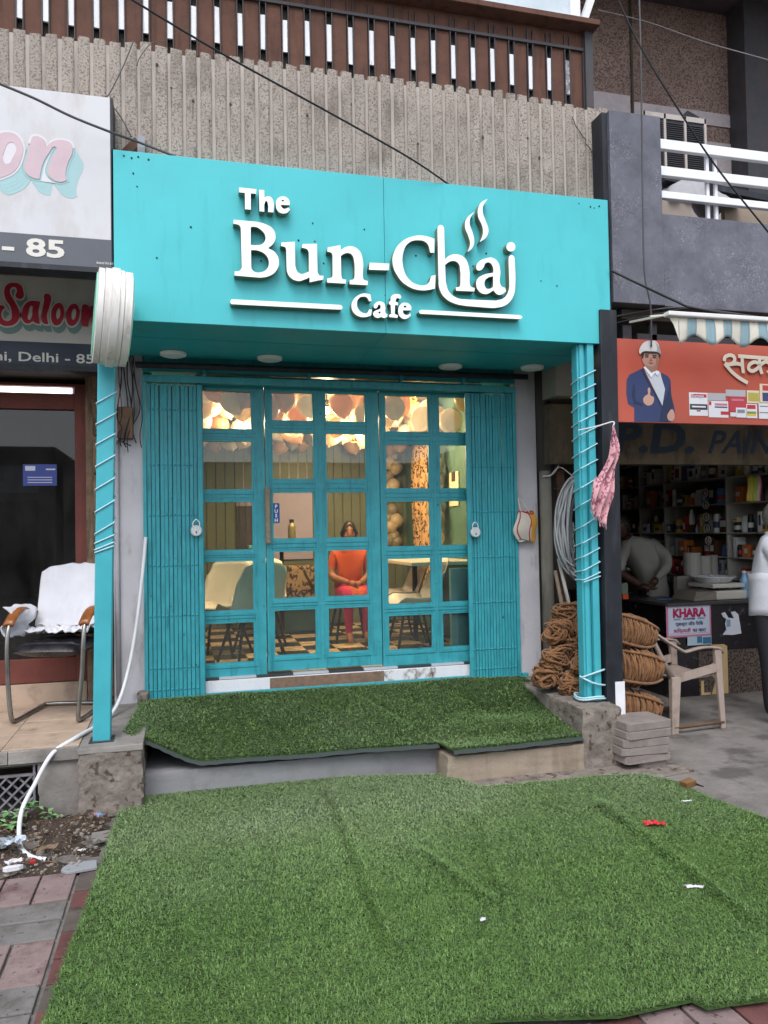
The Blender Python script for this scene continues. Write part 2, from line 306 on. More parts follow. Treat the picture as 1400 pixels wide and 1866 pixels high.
SIGN_SHAPES = {'T':[[(0.342,3.573,1),(0.443,3.572,1),(0.439,3.545,1),(0.409,3.544,1),(0.408,3.447,1),(0.375,3.447,1),(0.375,3.544,1),(0.341,3.544,1)]],'h':[[(0.458,3.57,1),(0.488,3.572,1),(0.489,3.528,1),(0.514,3.537,0),(0.536,3.524,0),(0.543,3.5,0),(0.541,3.443,1),(0.509,3.442,1),(0.509,3.49,0),(0.5,3.507,0),(0.49,3.492,0),(0.487,3.442,1),(0.459,3.442,1)]],'e':[[(0.637,3.495,1),(0.585,3.492,1),(0.59,3.479,0),(0.605,3.47,0),(0.63,3.48,1),(0.64,3.468,1),(0.623,3.449,0),(0.596,3.441,0),(0.567,3.453,0),(0.556,3.49,0),(0.566,3.527,0),(0.598,3.544,0),(0.626,3.536,0),(0.639,3.51,0)],[(0.588,3.513,1),(0.597,3.524,0),(0.609,3.515,1)]],'B':[[(0.308,3.379,1),(0.441,3.378,1),(0.496,3.367,0),(0.536,3.343,0),(0.551,3.303,0),(0.54,3.26,0),(0.506,3.226,1),(0.546,3.205,0),(0.569,3.154,0),(0.551,3.093,0),(0.513,3.062,0),(0.464,3.048,0),(0.444,3.047,1),(0.309,3.05,1),(0.31,3.074,1),(0.338,3.079,0),(0.352,3.1,1),(0.349,3.329,1),(0.342,3.347,0),(0.306,3.355,1)],[(0.406,3.342,1),(0.42,3.347,0),(0.461,3.336,0),(0.492,3.292,0),(0.477,3.252,0),(0.439,3.238,0),(0.405,3.237,1)],[(0.406,3.207,1),(0.446,3.207,0),(0.494,3.183,0),(0.51,3.142,0),(0.499,3.103,0),(0.465,3.08,0),(0.427,3.079,0),(0.41,3.093,0),(0.406,3.114,1)]],'u':[[(0.585,3.266,1),(0.666,3.277,1),(0.666,3.132,1),(0.679,3.098,0),(0.705,3.085,0),(0.713,3.087,0),(0.748,3.104,1),(0.749,3.219,1),(0.74,3.236,0),(0.707,3.244,1),(0.712,3.267,1),(0.799,3.275,1),(0.8,3.103,1),(0.811,3.085,0),(0.836,3.084,1),(0.834,3.061,1),(0.751,3.039,1),(0.751,3.068,1),(0.713,3.05,0),(0.687,3.042,0),(0.641,3.056,0),(0.619,3.087,0),(0.614,3.129,1),(0.614,3.224,1),(0.608,3.239,0),(0.583,3.244,1)]],'n':[[(0.864,3.258,1),(0.943,3.278,1),(0.944,3.247,1),(0.974,3.268,0),(1.014,3.276,0),(1.058,3.255,0),(1.079,3.205,0),(1.079,3.101,1),(1.085,3.077,0),(1.11,3.07,1),(1.107,3.044,1),(0.996,3.043,1),(0.996,3.068,1),(1.022,3.077,0),(1.028,3.097,1),(1.026,3.188,0),(1.013,3.224,0),(0.991,3.233,0),(0.965,3.227,0),(0.944,3.212,1),(0.945,3.092,1),(0.952,3.073,0),(0.975,3.07,1),(0.971,3.045,1),(0.857,3.044,1),(0.858,3.069,1),(0.884,3.076,0),(0.892,3.088,1),(0.893,3.213,1),(0.887,3.226,0),(0.861,3.232,1)]],'-':[[(1.123,3.184,1),(1.247,3.187,1),(1.243,3.145,1),(1.118,3.14,1)]],'C':[[(1.543,3.365,1),(1.48,3.378,0),(1.413,3.372,0),(1.327,3.327,0),(1.277,3.254,0),(1.269,3.19,0),(1.297,3.116,0),(1.361,3.056,0),(1.453,3.034,0),(1.54,3.05,1),(1.546,3.136,1),(1.518,3.129,1),(1.494,3.078,0),(1.434,3.067,0),(1.369,3.101,0),(1.337,3.169,0),(1.339,3.265,0),(1.373,3.324,0),(1.433,3.347,0),(1.492,3.334,0),(1.514,3.275,1),(1.54,3.276,1)]],'hj':[[(1.564,3.426,1),(1.57,3.446,0),(1.587,3.456,0),(1.604,3.447,0),(1.608,3.427,1),(1.61,3.24,1),(1.639,3.265,0),(1.686,3.278,0),(1.741,3.259,0),(1.769,3.199,0),(1.771,3.102,1),(1.781,3.077,0),(1.805,3.072,1),(1.803,3.049,1),(1.68,3.046,1),(1.679,3.067,1),(1.703,3.073,0),(1.71,3.098,1),(1.71,3.176,0),(1.699,3.22,0),(1.665,3.234,0),(1.631,3.222,0),(1.61,3.204,1),(1.612,3.098,1),(1.634,3.035,0),(1.687,3.0,0),(1.762,2.995,1),(1.949,2.999,1),(2.006,3.022,0),(2.038,3.074,0),(2.043,3.126,1),(2.041,3.271,1),(2.046,3.29,0),(2.063,3.301,0),(2.08,3.291,0),(2.084,3.271,1),(2.084,3.116,0),(2.069,3.036,0),(2.019,2.977,0),(1.941,2.952,0),(1.906,2.95,1),(1.748,2.953,1),(1.673,2.963,0),(1.606,2.995,0),(1.57,3.051,0),(1.565,3.114,1)]],'a':[[(1.818,3.206,0),(1.836,3.24,0),(1.885,3.266,0),(1.931,3.273,0),(1.969,3.246,0),(1.983,3.188,1),(1.986,3.096,0),(2.014,3.085,1),(2.019,3.062,1),(1.971,3.037,0),(1.943,3.051,0),(1.933,3.064,1),(1.88,3.037,0),(1.832,3.054,0),(1.816,3.099,0),(1.827,3.132,0),(1.862,3.157,0),(1.934,3.178,1),(1.933,3.211,0),(1.913,3.239,0),(1.885,3.237,0),(1.867,3.206,0),(1.846,3.187,0),(1.825,3.187,0)],[(1.932,3.155,1),(1.89,3.139,0),(1.872,3.109,0),(1.885,3.074,0),(1.909,3.073,0),(1.931,3.086,1)]],'dot':[[(2.09,3.356,0),(2.084,3.338,0),(2.068,3.326,0),(2.049,3.324,0),(2.033,3.334,0),(2.028,3.351,0),(2.034,3.37,0),(2.05,3.382,0),(2.069,3.384,0),(2.085,3.374,0)]],'steam1':[[(1.818,3.563,1),(1.787,3.52,0),(1.78,3.48,0),(1.799,3.423,0),(1.808,3.365,0),(1.793,3.325,0),(1.762,3.298,1),(1.78,3.35,0),(1.771,3.395,0),(1.748,3.458,0),(1.76,3.511,0)]],'steam2':[[(1.906,3.65,1),(1.876,3.606,0),(1.871,3.56,0),(1.891,3.503,0),(1.907,3.452,0),(1.892,3.405,0),(1.846,3.367,1),(1.868,3.422,0),(1.866,3.468,0),(1.839,3.531,0),(1.84,3.584,0),(1.866,3.628,0)]],'line1':[[(0.289,2.909,1),(0.934,2.913,1),(0.946,2.907,0),(0.949,2.896,0),(0.942,2.886,0),(0.929,2.884,1),(0.288,2.88,1),(0.283,2.894,0)]],'line2':[[(1.447,2.912,1),(2.109,2.915,1),(2.128,2.904,0),(2.112,2.889,1),(1.44,2.887,1),(1.433,2.9,0)]],'C2':[[(1.124,2.989,1),(1.084,2.992,0),(1.048,2.978,0),(1.013,2.941,0),(1.005,2.906,0),(1.02,2.868,0),(1.055,2.848,0),(1.095,2.848,0),(1.126,2.859,1),(1.133,2.896,1),(1.115,2.896,1),(1.099,2.872,0),(1.073,2.873,0),(1.047,2.895,0),(1.039,2.925,0),(1.053,2.961,0),(1.079,2.972,0),(1.101,2.968,0),(1.116,2.945,1),(1.131,2.948,1)]],'a2':[[(1.144,2.912,0),(1.154,2.936,0),(1.185,2.949,0),(1.212,2.937,0),(1.218,2.91,1),(1.219,2.879,0),(1.231,2.871,1),(1.228,2.858,1),(1.208,2.848,0),(1.19,2.854,1),(1.166,2.846,0),(1.141,2.862,0),(1.146,2.884,0),(1.173,2.898,0),(1.187,2.906,1),(1.185,2.925,0),(1.176,2.929,0),(1.167,2.913,0),(1.153,2.904,0)],[(1.186,2.888,1),(1.173,2.881,0),(1.177,2.874,0),(1.186,2.876,1)]],'f2':[[(1.242,2.951,1),(1.25,2.953,1),(1.259,2.987,0),(1.285,3.0,0),(1.317,2.993,0),(1.314,2.974,0),(1.293,2.976,0),(1.282,2.953,1),(1.3,2.948,1),(1.298,2.931,1),(1.279,2.932,1),(1.276,2.877,1),(1.297,2.869,1),(1.294,2.853,1),(1.24,2.856,1),(1.242,2.869,1),(1.255,2.876,1),(1.251,2.933,1),(1.24,2.935,1)]],'e2':[[(1.346,2.951,0),(1.38,2.934,0),(1.383,2.905,1),(1.329,2.902,1),(1.335,2.88,0),(1.358,2.875,0),(1.376,2.887,1),(1.38,2.872,1),(1.344,2.849,0),(1.312,2.86,0),(1.299,2.897,0),(1.313,2.936,0)],[(1.332,2.92,1),(1.344,2.933,0),(1.355,2.921,1)]]}
SALOON_SHAPES = {'S':[[(-0.99,3.059,0),(-0.967,3.071,0),(-0.965,3.108,0),(-0.984,3.152,0),(-1.019,3.161,0),(-1.06,3.147,0),(-1.077,3.107,0),(-1.069,3.053,0),(-1.042,3.007,0),(-1.034,2.965,0),(-1.042,2.923,0),(-1.07,2.915,0),(-1.091,2.938,0),(-1.091,2.974,0),(-1.072,3.002,1),(-1.096,3.013,0),(-1.124,2.984,0),(-1.127,2.93,0),(-1.097,2.89,0),(-1.053,2.883,0),(-1.01,2.903,0),(-0.988,2.95,0),(-0.998,3.003,0),(-1.025,3.056,0),(-1.044,3.097,0),(-1.036,3.127,0),(-1.014,3.132,0),(-1.003,3.111,0),(-1.011,3.075,0)]],'a':[[(-0.898,3.052,0),(-0.865,3.05,1),(-0.877,2.974,0),(-0.869,2.905,1),(-0.894,2.909,0),(-0.91,2.921,1),(-0.944,2.904,0),(-0.971,2.926,0),(-0.973,2.986,0),(-0.948,3.036,0),(-0.921,3.051,0)],[(-0.918,3.02,0),(-0.913,2.99,0),(-0.921,2.941,0),(-0.933,2.928,0),(-0.935,2.977,0),(-0.926,3.013,0)]],'l':[[(-0.84,3.098,0),(-0.82,3.102,0),(-0.803,3.087,0),(-0.812,3.02,0),(-0.827,2.958,0),(-0.818,2.907,1),(-0.844,2.908,0),(-0.86,2.938,0),(-0.854,2.999,0),(-0.843,3.061,0)]],'o1':[[(-0.724,2.976,0),(-0.735,2.932,0),(-0.758,2.904,0),(-0.782,2.902,0),(-0.799,2.928,0),(-0.802,2.972,0),(-0.791,3.016,0),(-0.768,3.044,0),(-0.744,3.046,0),(-0.727,3.02,0)],[(-0.747,2.978,0),(-0.753,2.953,0),(-0.763,2.942,0),(-0.77,2.952,0),(-0.771,2.976,0),(-0.765,3.002,0),(-0.756,3.013,0),(-0.748,3.003,0)]],'o2':[[(-0.63,2.977,0),(-0.643,2.933,0),(-0.666,2.905,0),(-0.691,2.904,0),(-0.709,2.93,0),(-0.712,2.972,0),(-0.7,3.016,0),(-0.677,3.044,0),(-0.652,3.046,0),(-0.634,3.02,0)],[(-0.652,2.98,0),(-0.659,2.954,0),(-0.669,2.942,0),(-0.678,2.953,0),(-0.679,2.978,0),(-0.673,3.005,0),(-0.662,3.016,0),(-0.653,3.006,0)]],'n':[[(-0.608,3.045,0),(-0.577,3.038,0),(-0.58,2.99,1),(-0.56,3.034,0),(-0.525,3.046,0),(-0.508,3.013,0),(-0.517,2.913,1),(-0.549,2.912,0),(-0.557,2.973,1),(-0.572,2.948,0),(-0.579,2.904,1),(-0.612,2.909,0),(-0.622,2.957,0),(-0.617,3.013,0)]]}
FADED_SHAPES = {'o':[[(-0.91,3.785,0),(-0.868,3.774,0),(-0.837,3.722,0),(-0.844,3.647,0),(-0.878,3.574,0),(-0.928,3.537,0),(-0.978,3.523,0),(-1.027,3.577,0),(-1.023,3.678,0),(-0.977,3.757,0)],[(-0.894,3.732,0),(-0.871,3.709,0),(-0.886,3.652,0),(-0.919,3.607,0),(-0.936,3.623,0),(-0.932,3.674,0)]],'n':[[(-0.782,3.777,0),(-0.742,3.774,0),(-0.718,3.749,0),(-0.721,3.721,1),(-0.678,3.761,0),(-0.63,3.773,0),(-0.587,3.759,0),(-0.577,3.723,0),(-0.605,3.64,0),(-0.616,3.582,0),(-0.61,3.546,1),(-0.64,3.533,0),(-0.683,3.543,0),(-0.709,3.573,0),(-0.7,3.63,0),(-0.661,3.723,1),(-0.669,3.731,0),(-0.7,3.695,0),(-0.734,3.626,0),(-0.747,3.569,0),(-0.752,3.539,1),(-0.785,3.542,0),(-0.823,3.571,0),(-0.827,3.621,0),(-0.806,3.697,0),(-0.793,3.755,0)]]}
PORTRAIT_SHAPES = {'suit':[[(3.038,2.62,1),(2.933,2.571,1),(2.911,2.532,1),(2.906,2.438,1),(2.918,2.371,1),(2.965,2.347,1),(2.961,2.253,1),(3.242,2.254,1),(3.269,2.272,1),(3.282,2.294,1),(3.276,2.354,1),(3.254,2.44,1),(3.251,2.543,1),(3.234,2.569,1),(3.174,2.597,1),(3.122,2.436,1),(3.058,2.554,1)]],'jacket_lapel':[[(3.038,2.62,1),(3.025,2.604,1),(3.067,2.529,1),(3.173,2.36,1),(3.18,2.364,1),(3.095,2.512,1),(3.049,2.596,1)]],'shirt':[[(3.043,2.626,1),(3.097,2.585,1),(3.142,2.604,1),(3.174,2.592,1),(3.175,2.571,1),(3.204,2.481,1),(3.18,2.365,1),(3.114,2.487,1),(3.059,2.588,1)]],'face':[[(3.035,2.711,0),(3.028,2.69,0),(3.043,2.648,0),(3.05,2.631,0),(3.098,2.591,1),(3.142,2.601,1),(3.16,2.669,0),(3.169,2.708,0),(3.155,2.729,0),(3.053,2.727,0)]],'hair':[[(3.026,2.714,1),(3.031,2.681,1),(3.041,2.695,1),(3.045,2.72,1),(3.155,2.722,1),(3.161,2.687,1),(3.174,2.711,1),(3.168,2.734,1),(3.029,2.733,1)]],'helmet':[[(3.007,2.725,0),(3.021,2.766,0),(3.055,2.798,0),(3.099,2.809,0),(3.143,2.802,0),(3.166,2.764,0),(3.177,2.71,1),(3.16,2.728,0),(3.092,2.735,0),(3.034,2.729,0),(3.014,2.711,1)]],'hand':[[(3.032,2.404,0),(3.049,2.43,0),(3.069,2.443,0),(3.072,2.482,0),(3.083,2.488,0),(3.09,2.474,0),(3.089,2.435,0),(3.112,2.425,0),(3.111,2.389,0),(3.086,2.367,0),(3.048,2.372,0)]],'hand2':[[(3.215,2.294,0),(3.228,2.32,0),(3.254,2.343,0),(3.273,2.313,0),(3.269,2.276,0),(3.236,2.263,0)]],'brow1':[[(3.051,2.711,1),(3.082,2.714,1),(3.082,2.709,1),(3.051,2.705,1)]],'brow2':[[(3.109,2.712,1),(3.142,2.71,1),(3.142,2.705,1),(3.109,2.707,1)]],'eye1':[[(3.056,2.699,1),(3.079,2.702,1),(3.078,2.695,1),(3.056,2.693,1)]],'eye2':[[(3.112,2.7,1),(3.136,2.698,1),(3.136,2.692,1),(3.112,2.693,1)]],'mouth':[[(3.075,2.661,1),(3.121,2.659,1),(3.099,2.651,1)]],'nose':[[(3.093,2.692,1),(3.101,2.693,1),(3.11,2.672,1),(3.086,2.673,1)]],'face_shade':[[(3.131,2.723,1),(3.169,2.711,1),(3.16,2.669,1),(3.142,2.601,1),(3.117,2.595,1),(3.133,2.642,1),(3.141,2.686,1)]],'beard_shade':[[(3.043,2.649,1),(3.07,2.635,1),(3.108,2.631,1),(3.133,2.647,1),(3.127,2.616,1),(3.098,2.594,1),(3.05,2.631,1)]],'helmet_shade':[[(3.133,2.802,1),(3.166,2.764,1),(3.176,2.711,1),(3.16,2.728,1),(3.143,2.731,1),(3.147,2.763,1)]],'sleeve_shade':[[(2.96,2.508,1),(2.974,2.5,1),(2.976,2.398,1),(3.028,2.374,1),(3.031,2.363,1),(2.966,2.372,1),(2.947,2.431,1)]],'coat_shade':[[(3.178,2.36,1),(3.22,2.439,1),(3.247,2.526,1),(3.254,2.44,1),(3.267,2.362,1),(3.216,2.301,1),(3.229,2.256,1),(3.156,2.255,1)]],'collar':[[(3.039,2.623,1),(3.05,2.631,1),(3.099,2.588,1),(3.142,2.606,1),(3.161,2.599,1),(3.145,2.567,1),(3.127,2.591,1),(3.097,2.555,1)]]}
# ================================================================ palette
TEAL = mat('turquoise_panel', '#4ab6bd', rough=.45, var=.07, scale=1.6, spec=.3, bump=.10, bscale=3.5, dirt='#2b868c', damt=.28, dscale=(5,5,.7), dlo=.54, rnd=False)
TEALG = mat('turquoise_enamel', '#3a9aa6', rough=.42, var=.14, scale=9, bump=.2, bscale=30, spec=.4, dirt='#12525c', damt=.6, dscale=(11,11,1.2), dlo=.54, speck='#2b3a3a', sscale=34, slo=.74)
TEALP = mat('turquoise_post_paint', '#42a6b2', rough=.4, var=.08, scale=5, bump=.1, bscale=25, spec=.4, dirt='#1c6a78', damt=.4, dscale=(9,9,2), dlo=.62)
WHITEP = mat('white_acrylic', '#eef0f6', rough=.35, var=.03, scale=2, spec=.4)
LSIDE = mat('letter_return', '#6d7a60', rough=.6, var=.2, scale=9)
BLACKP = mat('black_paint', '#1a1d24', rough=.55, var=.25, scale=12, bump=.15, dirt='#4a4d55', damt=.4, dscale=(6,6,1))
RIBC = mat('pebbled_concrete', '#9f958d', rough=.95, var=.14, scale=2.2, bump=1.0, bscale=55, spec=.1, dirt='#61584f', damt=.7, dscale=(2.2,2.2,1.1), dlo=.5, rnd=False, speck='#7b7169', sscale=88, slo=.56)
CONC = mat('grey_concrete', '#8a8580', rough=.9, var=.22, scale=5, bump=.6, bscale=45, spec=.15, dirt='#4d4843', damt=.6, dscale=(3,3,2), dlo=.52)
CONCB = mat('weathered_cement_block', '#7f766f', rough=.95, var=.28, scale=13, bump=1.0, bscale=28, spec=.1, dirt='#4a4038', damt=.75, dscale=(5,5,11), dlo=.53, speck='#564a40', sscale=24, slo=.63)
RAMPC = mat('smooth_cement', '#868689', rough=.85, var=.14, scale=3, bump=.3, bscale=60, spec=.2, dirt='#5a554f', damt=.5, dscale=(2,2,2))
WALLG = mat('stained_whitewash', '#bcb9be', rough=.85, var=.1, scale=3, bump=.35, bscale=30, spec=.15, dirt='#5c5955', damt=.65, dscale=(4,4,1.1), dlo=.55)
DARKW = mat('dark_void_wall', '#453f39', rough=.95, var=.3, scale=4, bump=.3)  # darkness of unlit rooms and voids put into the colour
OLDST = mat('old_brown_stone', '#7d6a58', rough=.95, var=.3, scale=11, bump=.9, bscale=25, spec=.1, dirt='#2e2620', damt=.8, dscale=(7,7,1), dlo=.5)
BROWN = mat('brown_weathered_sheet', '#5d4238', rough=.8, var=.25, scale=7, bump=.4, bscale=50, spec=.2, dirt='#33231d', damt=.6, dscale=(9,9,.8))
DKMET = mat('dark_steel', '#3b3a3f', rough=.6, var=.25, scale=14, bump=.2, dirt='#5c4438', damt=.5)
OFFW = mat('chalky_white_paint', '#dcdce0', rough=.8, var=.06, scale=8, bump=.3, dirt='#8d8880', damt=.6, dscale=(16,16,4), dlo=.6)
REDW = mat('red_brown_wood', '#6e3a32', rough=.65, var=.18, scale=8, bump=.25, bscale=40, dirt='#3c1f1a', damt=.5, dscale=(8,8,1))
def granite():
    m, nt, bs, out = node_mat('grey_granite_cladding'); v = coords(nt, rnd=False); base = ramp(nt, noise(nt, v, 5, 8, .7), [(.3, lin('#4b4b55')), (.7, lin('#696973'))])
    wv = N(nt, 'ShaderNodeTexVoronoi', feature='DISTANCE_TO_EDGE'); wv.inputs['Scale'].default_value = 9
    dv = N(nt, 'ShaderNodeVectorMath', operation='ADD'); nz = N(nt, 'ShaderNodeTexNoise'); nz.inputs['Scale'].default_value = 9; nz.inputs['Detail'].default_value = 4
    nt.links.new(v, nz.inputs['Vector']); nt.links.new(v, dv.inputs[0]); nt.links.new(nz.outputs['Color'], dv.inputs[1]); nt.links.new(dv.outputs[0], wv.inputs['Vector'])
    vein = ramp(nt, wv.outputs['Distance'], [(.0, (1,1,1)), (.03, (0,0,0))])
    gate = ramp(nt, noise(nt, v, 4.3, 3), [(.44, (0,0,0)), (.58, (.8,)*3)]); f = mixc(nt, 1.0, vein, gate, 'MULTIPLY')
    c = mixc(nt, f, base, lin('#a5a2ab')); nt.links.new(c, bs.inputs['Base Color']); bs.inputs['Roughness'].default_value = .38; bs.inputs['Specular IOR Level'].default_value = .35
    MATS['granite'] = m; return m
GRAN = granite()
PEBB = mat('pebble_dash', '#8d7971', rough=.95, var=.15, scale=3, bump=1.0, bscale=60, spec=.1, speck='#64524c', sscale=75, slo=.53, rnd=False)
PEBL = mat('pale_render', '#b0a6a8', rough=.95, var=.1, scale=20, bump=.6, bscale=90, spec=.1, rnd=False)
TILEC = mat('cream_floor_tile', '#b39d8a', rough=.5, var=.12, scale=6, bump=.1, dirt='#6f6055', damt=.6, dscale=(4,4,4), dlo=.52)
def P(name, m, par, *boxes, **kw):
    b = MB()
    for bx in boxes: b.box(*bx)
    return b.build(name, m, par, **kw)
# ================================================================ ground
def ground_mat():
    m, nt, bs, out = node_mat('street_ground'); v = coords(nt, rnd=False)
    c = ramp(nt, noise(nt, v, 1.7, 9, .65), [(.3, lin('#5d5a58')), (.55, lin('#827d79')), (.75, lin('#98928c'))])
    f = ramp(nt, noise(nt, v, 2.6, 6, .6), [(.54, (0,0,0)), (.62, (.65,)*3)]); c = mixc(nt, f, c, lin('#474340'))
    f2 = ramp(nt, noise(nt, v, 60, 3, .7), [(.6, (0,0,0)), (.68, (.5,)*3)]); c = mixc(nt, f2, c, lin('#4b4744'))
    nt.links.new(c, bs.inputs['Base Color']); bs.inputs['Roughness'].default_value = .85; bs.inputs['Specular IOR Level'].default_value = .2
    bumpn(nt, bs, noise(nt, v, 14, 10, .75), .8, .02); MATS['ground'] = m; return m
g = MB(); g._add([(-300,-300,0),(300,-300,0),(300,300,0),(-300,300,0)], [(0,1,2,3)]); gr = g.build('ground', ground_mat()); tag(gr, 'grey worn concrete street ground', None, None, 'structure')
def rough_box(name, m, parent, x0, x1, y0, y1, z0, z1, cut=8, amp=.006, kind=None, rnd=3):
    bm = bmesh.new(); bmesh.ops.create_cube(bm, size=1.0)
    sz = Vector((x1-x0, y1-y0, z1-z0)); c = Vector(((x0+x1)/2, (y0+y1)/2, (z0+z1)/2))
    bmesh.ops.subdivide_edges(bm, edges=bm.edges[:], cuts=cut, use_grid_fill=True)
    from mathutils import noise as mn
    off = wloc(parent) if parent is not None else Vector((0,0,0))
    for vt in bm.verts:
        p = Vector((vt.co.x*sz.x, vt.co.y*sz.y, vt.co.z*sz.z))+c
        e = sum(1 for a in (vt.co.x, vt.co.y, vt.co.z) if abs(abs(a)-.5) < 1e-4)
        nv = mn.noise_vector(p*9+Vector((rnd*3.1, 0, 0)))*amp+mn.noise_vector(p*31)*amp*.6-(Vector((0,-1,0))*amp*1.3*max(0, mn.noise(Vector((p.x*6, p.y*6, p.z*26+rnd)))-.15) if amp > .009 else Vector((0,0,0)))
        if e >= 2: nv += -Vector((vt.co.x, vt.co.y, vt.co.z)).normalized()*amp*abs(mn.noise(p*14))*2.2
        vt.co = p+nv-off
    me = bpy.data.meshes.new(name); bm.to_mesh(me); bm.free(); me.materials.append(m); me.polygons.foreach_set('use_smooth', [True]*len(me.polygons))
    o = link_mesh(name, me, parent); md = o.modifiers.new('e', 'EDGE_SPLIT'); md.split_angle = math.radians(50)
    if kind: o['kind'] = kind
    return o
rough_box('platform', CONC, None, -.235, 2.45, -.20, .02, .0, .372, 14, .003, 'structure')
rough_box('step', RAMPC, None, -.24, 1.535, -.93, -.205, .0, .175, 14, .004, 'structure')
rough_box('step', mat('sandy_cement', '#968878', rough=.9, var=.15, scale=5, bump=.5, bscale=40, dirt='#5d5043', damt=.6), None, 1.53, 2.45, -1.15, -.205, .0, .172, 14, .006, 'structure', 5)
# thin cement apron spilled in front of the right step
ap = MB(); pts = [(1.5,-1.15),(2.0,-1.38),(2.55,-1.46),(3.1,-1.36),(3.05,-1.1),(2.5,-1.05)]
ap.prismz(pts, -.02, .016); ap.build('path', CONCB, None, kind='structure', bevel=.01)
tag(rough_box('cement_block', CONCB, None, -.56, -.225, -1.1, .0, .0, .365, 34, .009, None, 2), 'crumbling brown cement block carrying the left turquoise post', 'block')
tag(rough_box('cement_block', CONCB, None, 2.44, 2.72, -1.15, .0, .0, .392, 16, .01, None, 9), 'cement block carrying the right turquoise post beside stacked pavers', 'block')
P('cement_cap', CONC, [o for o in bpy.data.objects if o.name == 'cement_block'][0], (-.563,-.222,-1.105,.0,.358,.39), bevel=.004, jitter=.003)
for zz in (.10, .205, .31):
    c = MB(); k = [(-.565+.335*i/7, -1.115, zz+random.uniform(-.006, .006)) for i in range(8)]; c.tube(k, .0035, 5)
# ---------------------------------------------------------------- pavers on the street
def paver_mat(nm, col, wet):
    return mat(nm, col, rough=.8, var=.16, scale=7, bump=.5, bscale=70, spec=.25, dirt=wet, damt=.95, dscale=(2.2,2.2,2.2), dlo=.49, speck='#4f4643', sscale=45, slo=.68)
PVP = paver_mat('pink_paver', '#867472', '#523533'); PVG = paver_mat('grey_paver', '#757270', '#524c47'); PVR = paver_mat('red_paver', '#6a4543', '#453331'); PVK = paver_mat('muddy_paver', '#5d5550', '#3c352f')
pav = root('pavement', 'pink and grey concrete paving beside the turf', None); tag(pav, kind='structure')
def paver(x0, x1, y0, y1, m):
    b = MB(); g_ = .005; dz = random.uniform(-.003, .003); b.box(x0+g_, x1-g_, y0+g_, y1-g_, -.03, .014+dz); return b.build('paver', m, pav, bevel=.004, jitter=.0015)
rows = [(-2.07,-1.79,PVP,.30),(-2.23,-2.07,PVG,.33),(-2.39,-2.23,PVG,.36),(-2.70,-2.39,PVP,.31),(-2.87,-2.70,PVG,.30),(-3.02,-2.87,PVG,.31),(-3.33,-3.02,PVP,.3)]
for i, (a, b, m, w) in enumerate(rows):
    x = -.48
    while x > -1.6:
        paver(x-w*.5 if m is PVP else x-w, x, a, b, m); x -= w*.5 if m is PVP else w
yy = -1.79; k = 0
while yy > -3.3:
    h = random.choice((.16, .2)); paver(-.475, -.32, yy-h, yy, (PVK, PVR, PVK, PVR, PVR)[k % 5]); yy -= h; k += 1
for i in range(7):
    x = 1.05+i*.155; paver(x, x+.155, -3.72, -3.41, (PVP, PVR, PVP)[i % 3]); paver(x, x+.155, -4.03, -3.72, (PVR, PVP, PVG)[i % 3])
# ---------------------------------------------------------------- saloon side plinth
sf = MB(); sf.box(-4, -.565, -1.0, .3, .3, .376); tag(sf.build('saloon_floor', CONC), 'cream tiled raised floor outside the saloon door', None, None, 'structure')
sfo = bpy.data.objects['saloon_floor']
for i in range(5):
    for j in range(4):
        b = MB(); x1 = -.567-.4*i; y0 = -1.0+.33*j; b.box(x1-.397, x1, y0+.002, min(y0+.329, .29), .37, .39+random.uniform(0,.001)); b.build('tile', TILEC, sfo, bevel=.002)
for i in range(5):
    b = MB(); x1 = -.567-.36*i; b.box(x1-.357, x1, -1.025, -1.003, .315, .385); b.build('edging_stone', CONC, sfo, bevel=.003, jitter=.001)
rough_box('plinth_wall', CONC, sfo, -.78, -.565, -.995, -.6, .0, .312, 10, .006)
b = MB(); b.box(-4, -.78, -.3, -.25, .0, .3); b.build('plinth_void_back', DARKW, sfo)
b = MB(); b.box(-4, -.78, -.99, -.3, .29, .305); b.build('plinth_lintel', DARKW, sfo)
GRST = mat('galvanised_grate', '#77757a', rough=.6, var=.25, scale=14, dirt='#5a4438', damt=.5)
gt = root('drain_grate', 'rusty steel grate with diamond bars under the saloon floor edge', 'grate', (-.98,-1.0,.02))
for s_ in (-1, 1):
    for i in range(22):
        p = Vector((-1.75+.062*i, -.985-.006*s_, .045)); q = p+Vector((.2*s_, 0, .2))
        if min(p.x, q.x) > -.81: continue
        for a_, c_ in ((p, q), (q, p)):
            if c_.x > -.805: t_ = (-.805-a_.x)/(c_.x-a_.x); c_.xyz = (a_+(c_-a_)*t_).xyz
        if (q-p).length > .02: b = MB(); b.bar(p, q, .010, .005, up=(0,1,0)); b.build('bar', GRST, gt)
for z in (.04, .245): b = MB(); b.bar((-2, -.985, z), (-.79, -.985, z), .02, .012); b.build('frame_bar', GRST, gt)
b = MB(); b.bar((-.80, -.985, .02), (-.80, -.985, .3), .012); b.build('frame_bar', GRST, gt)
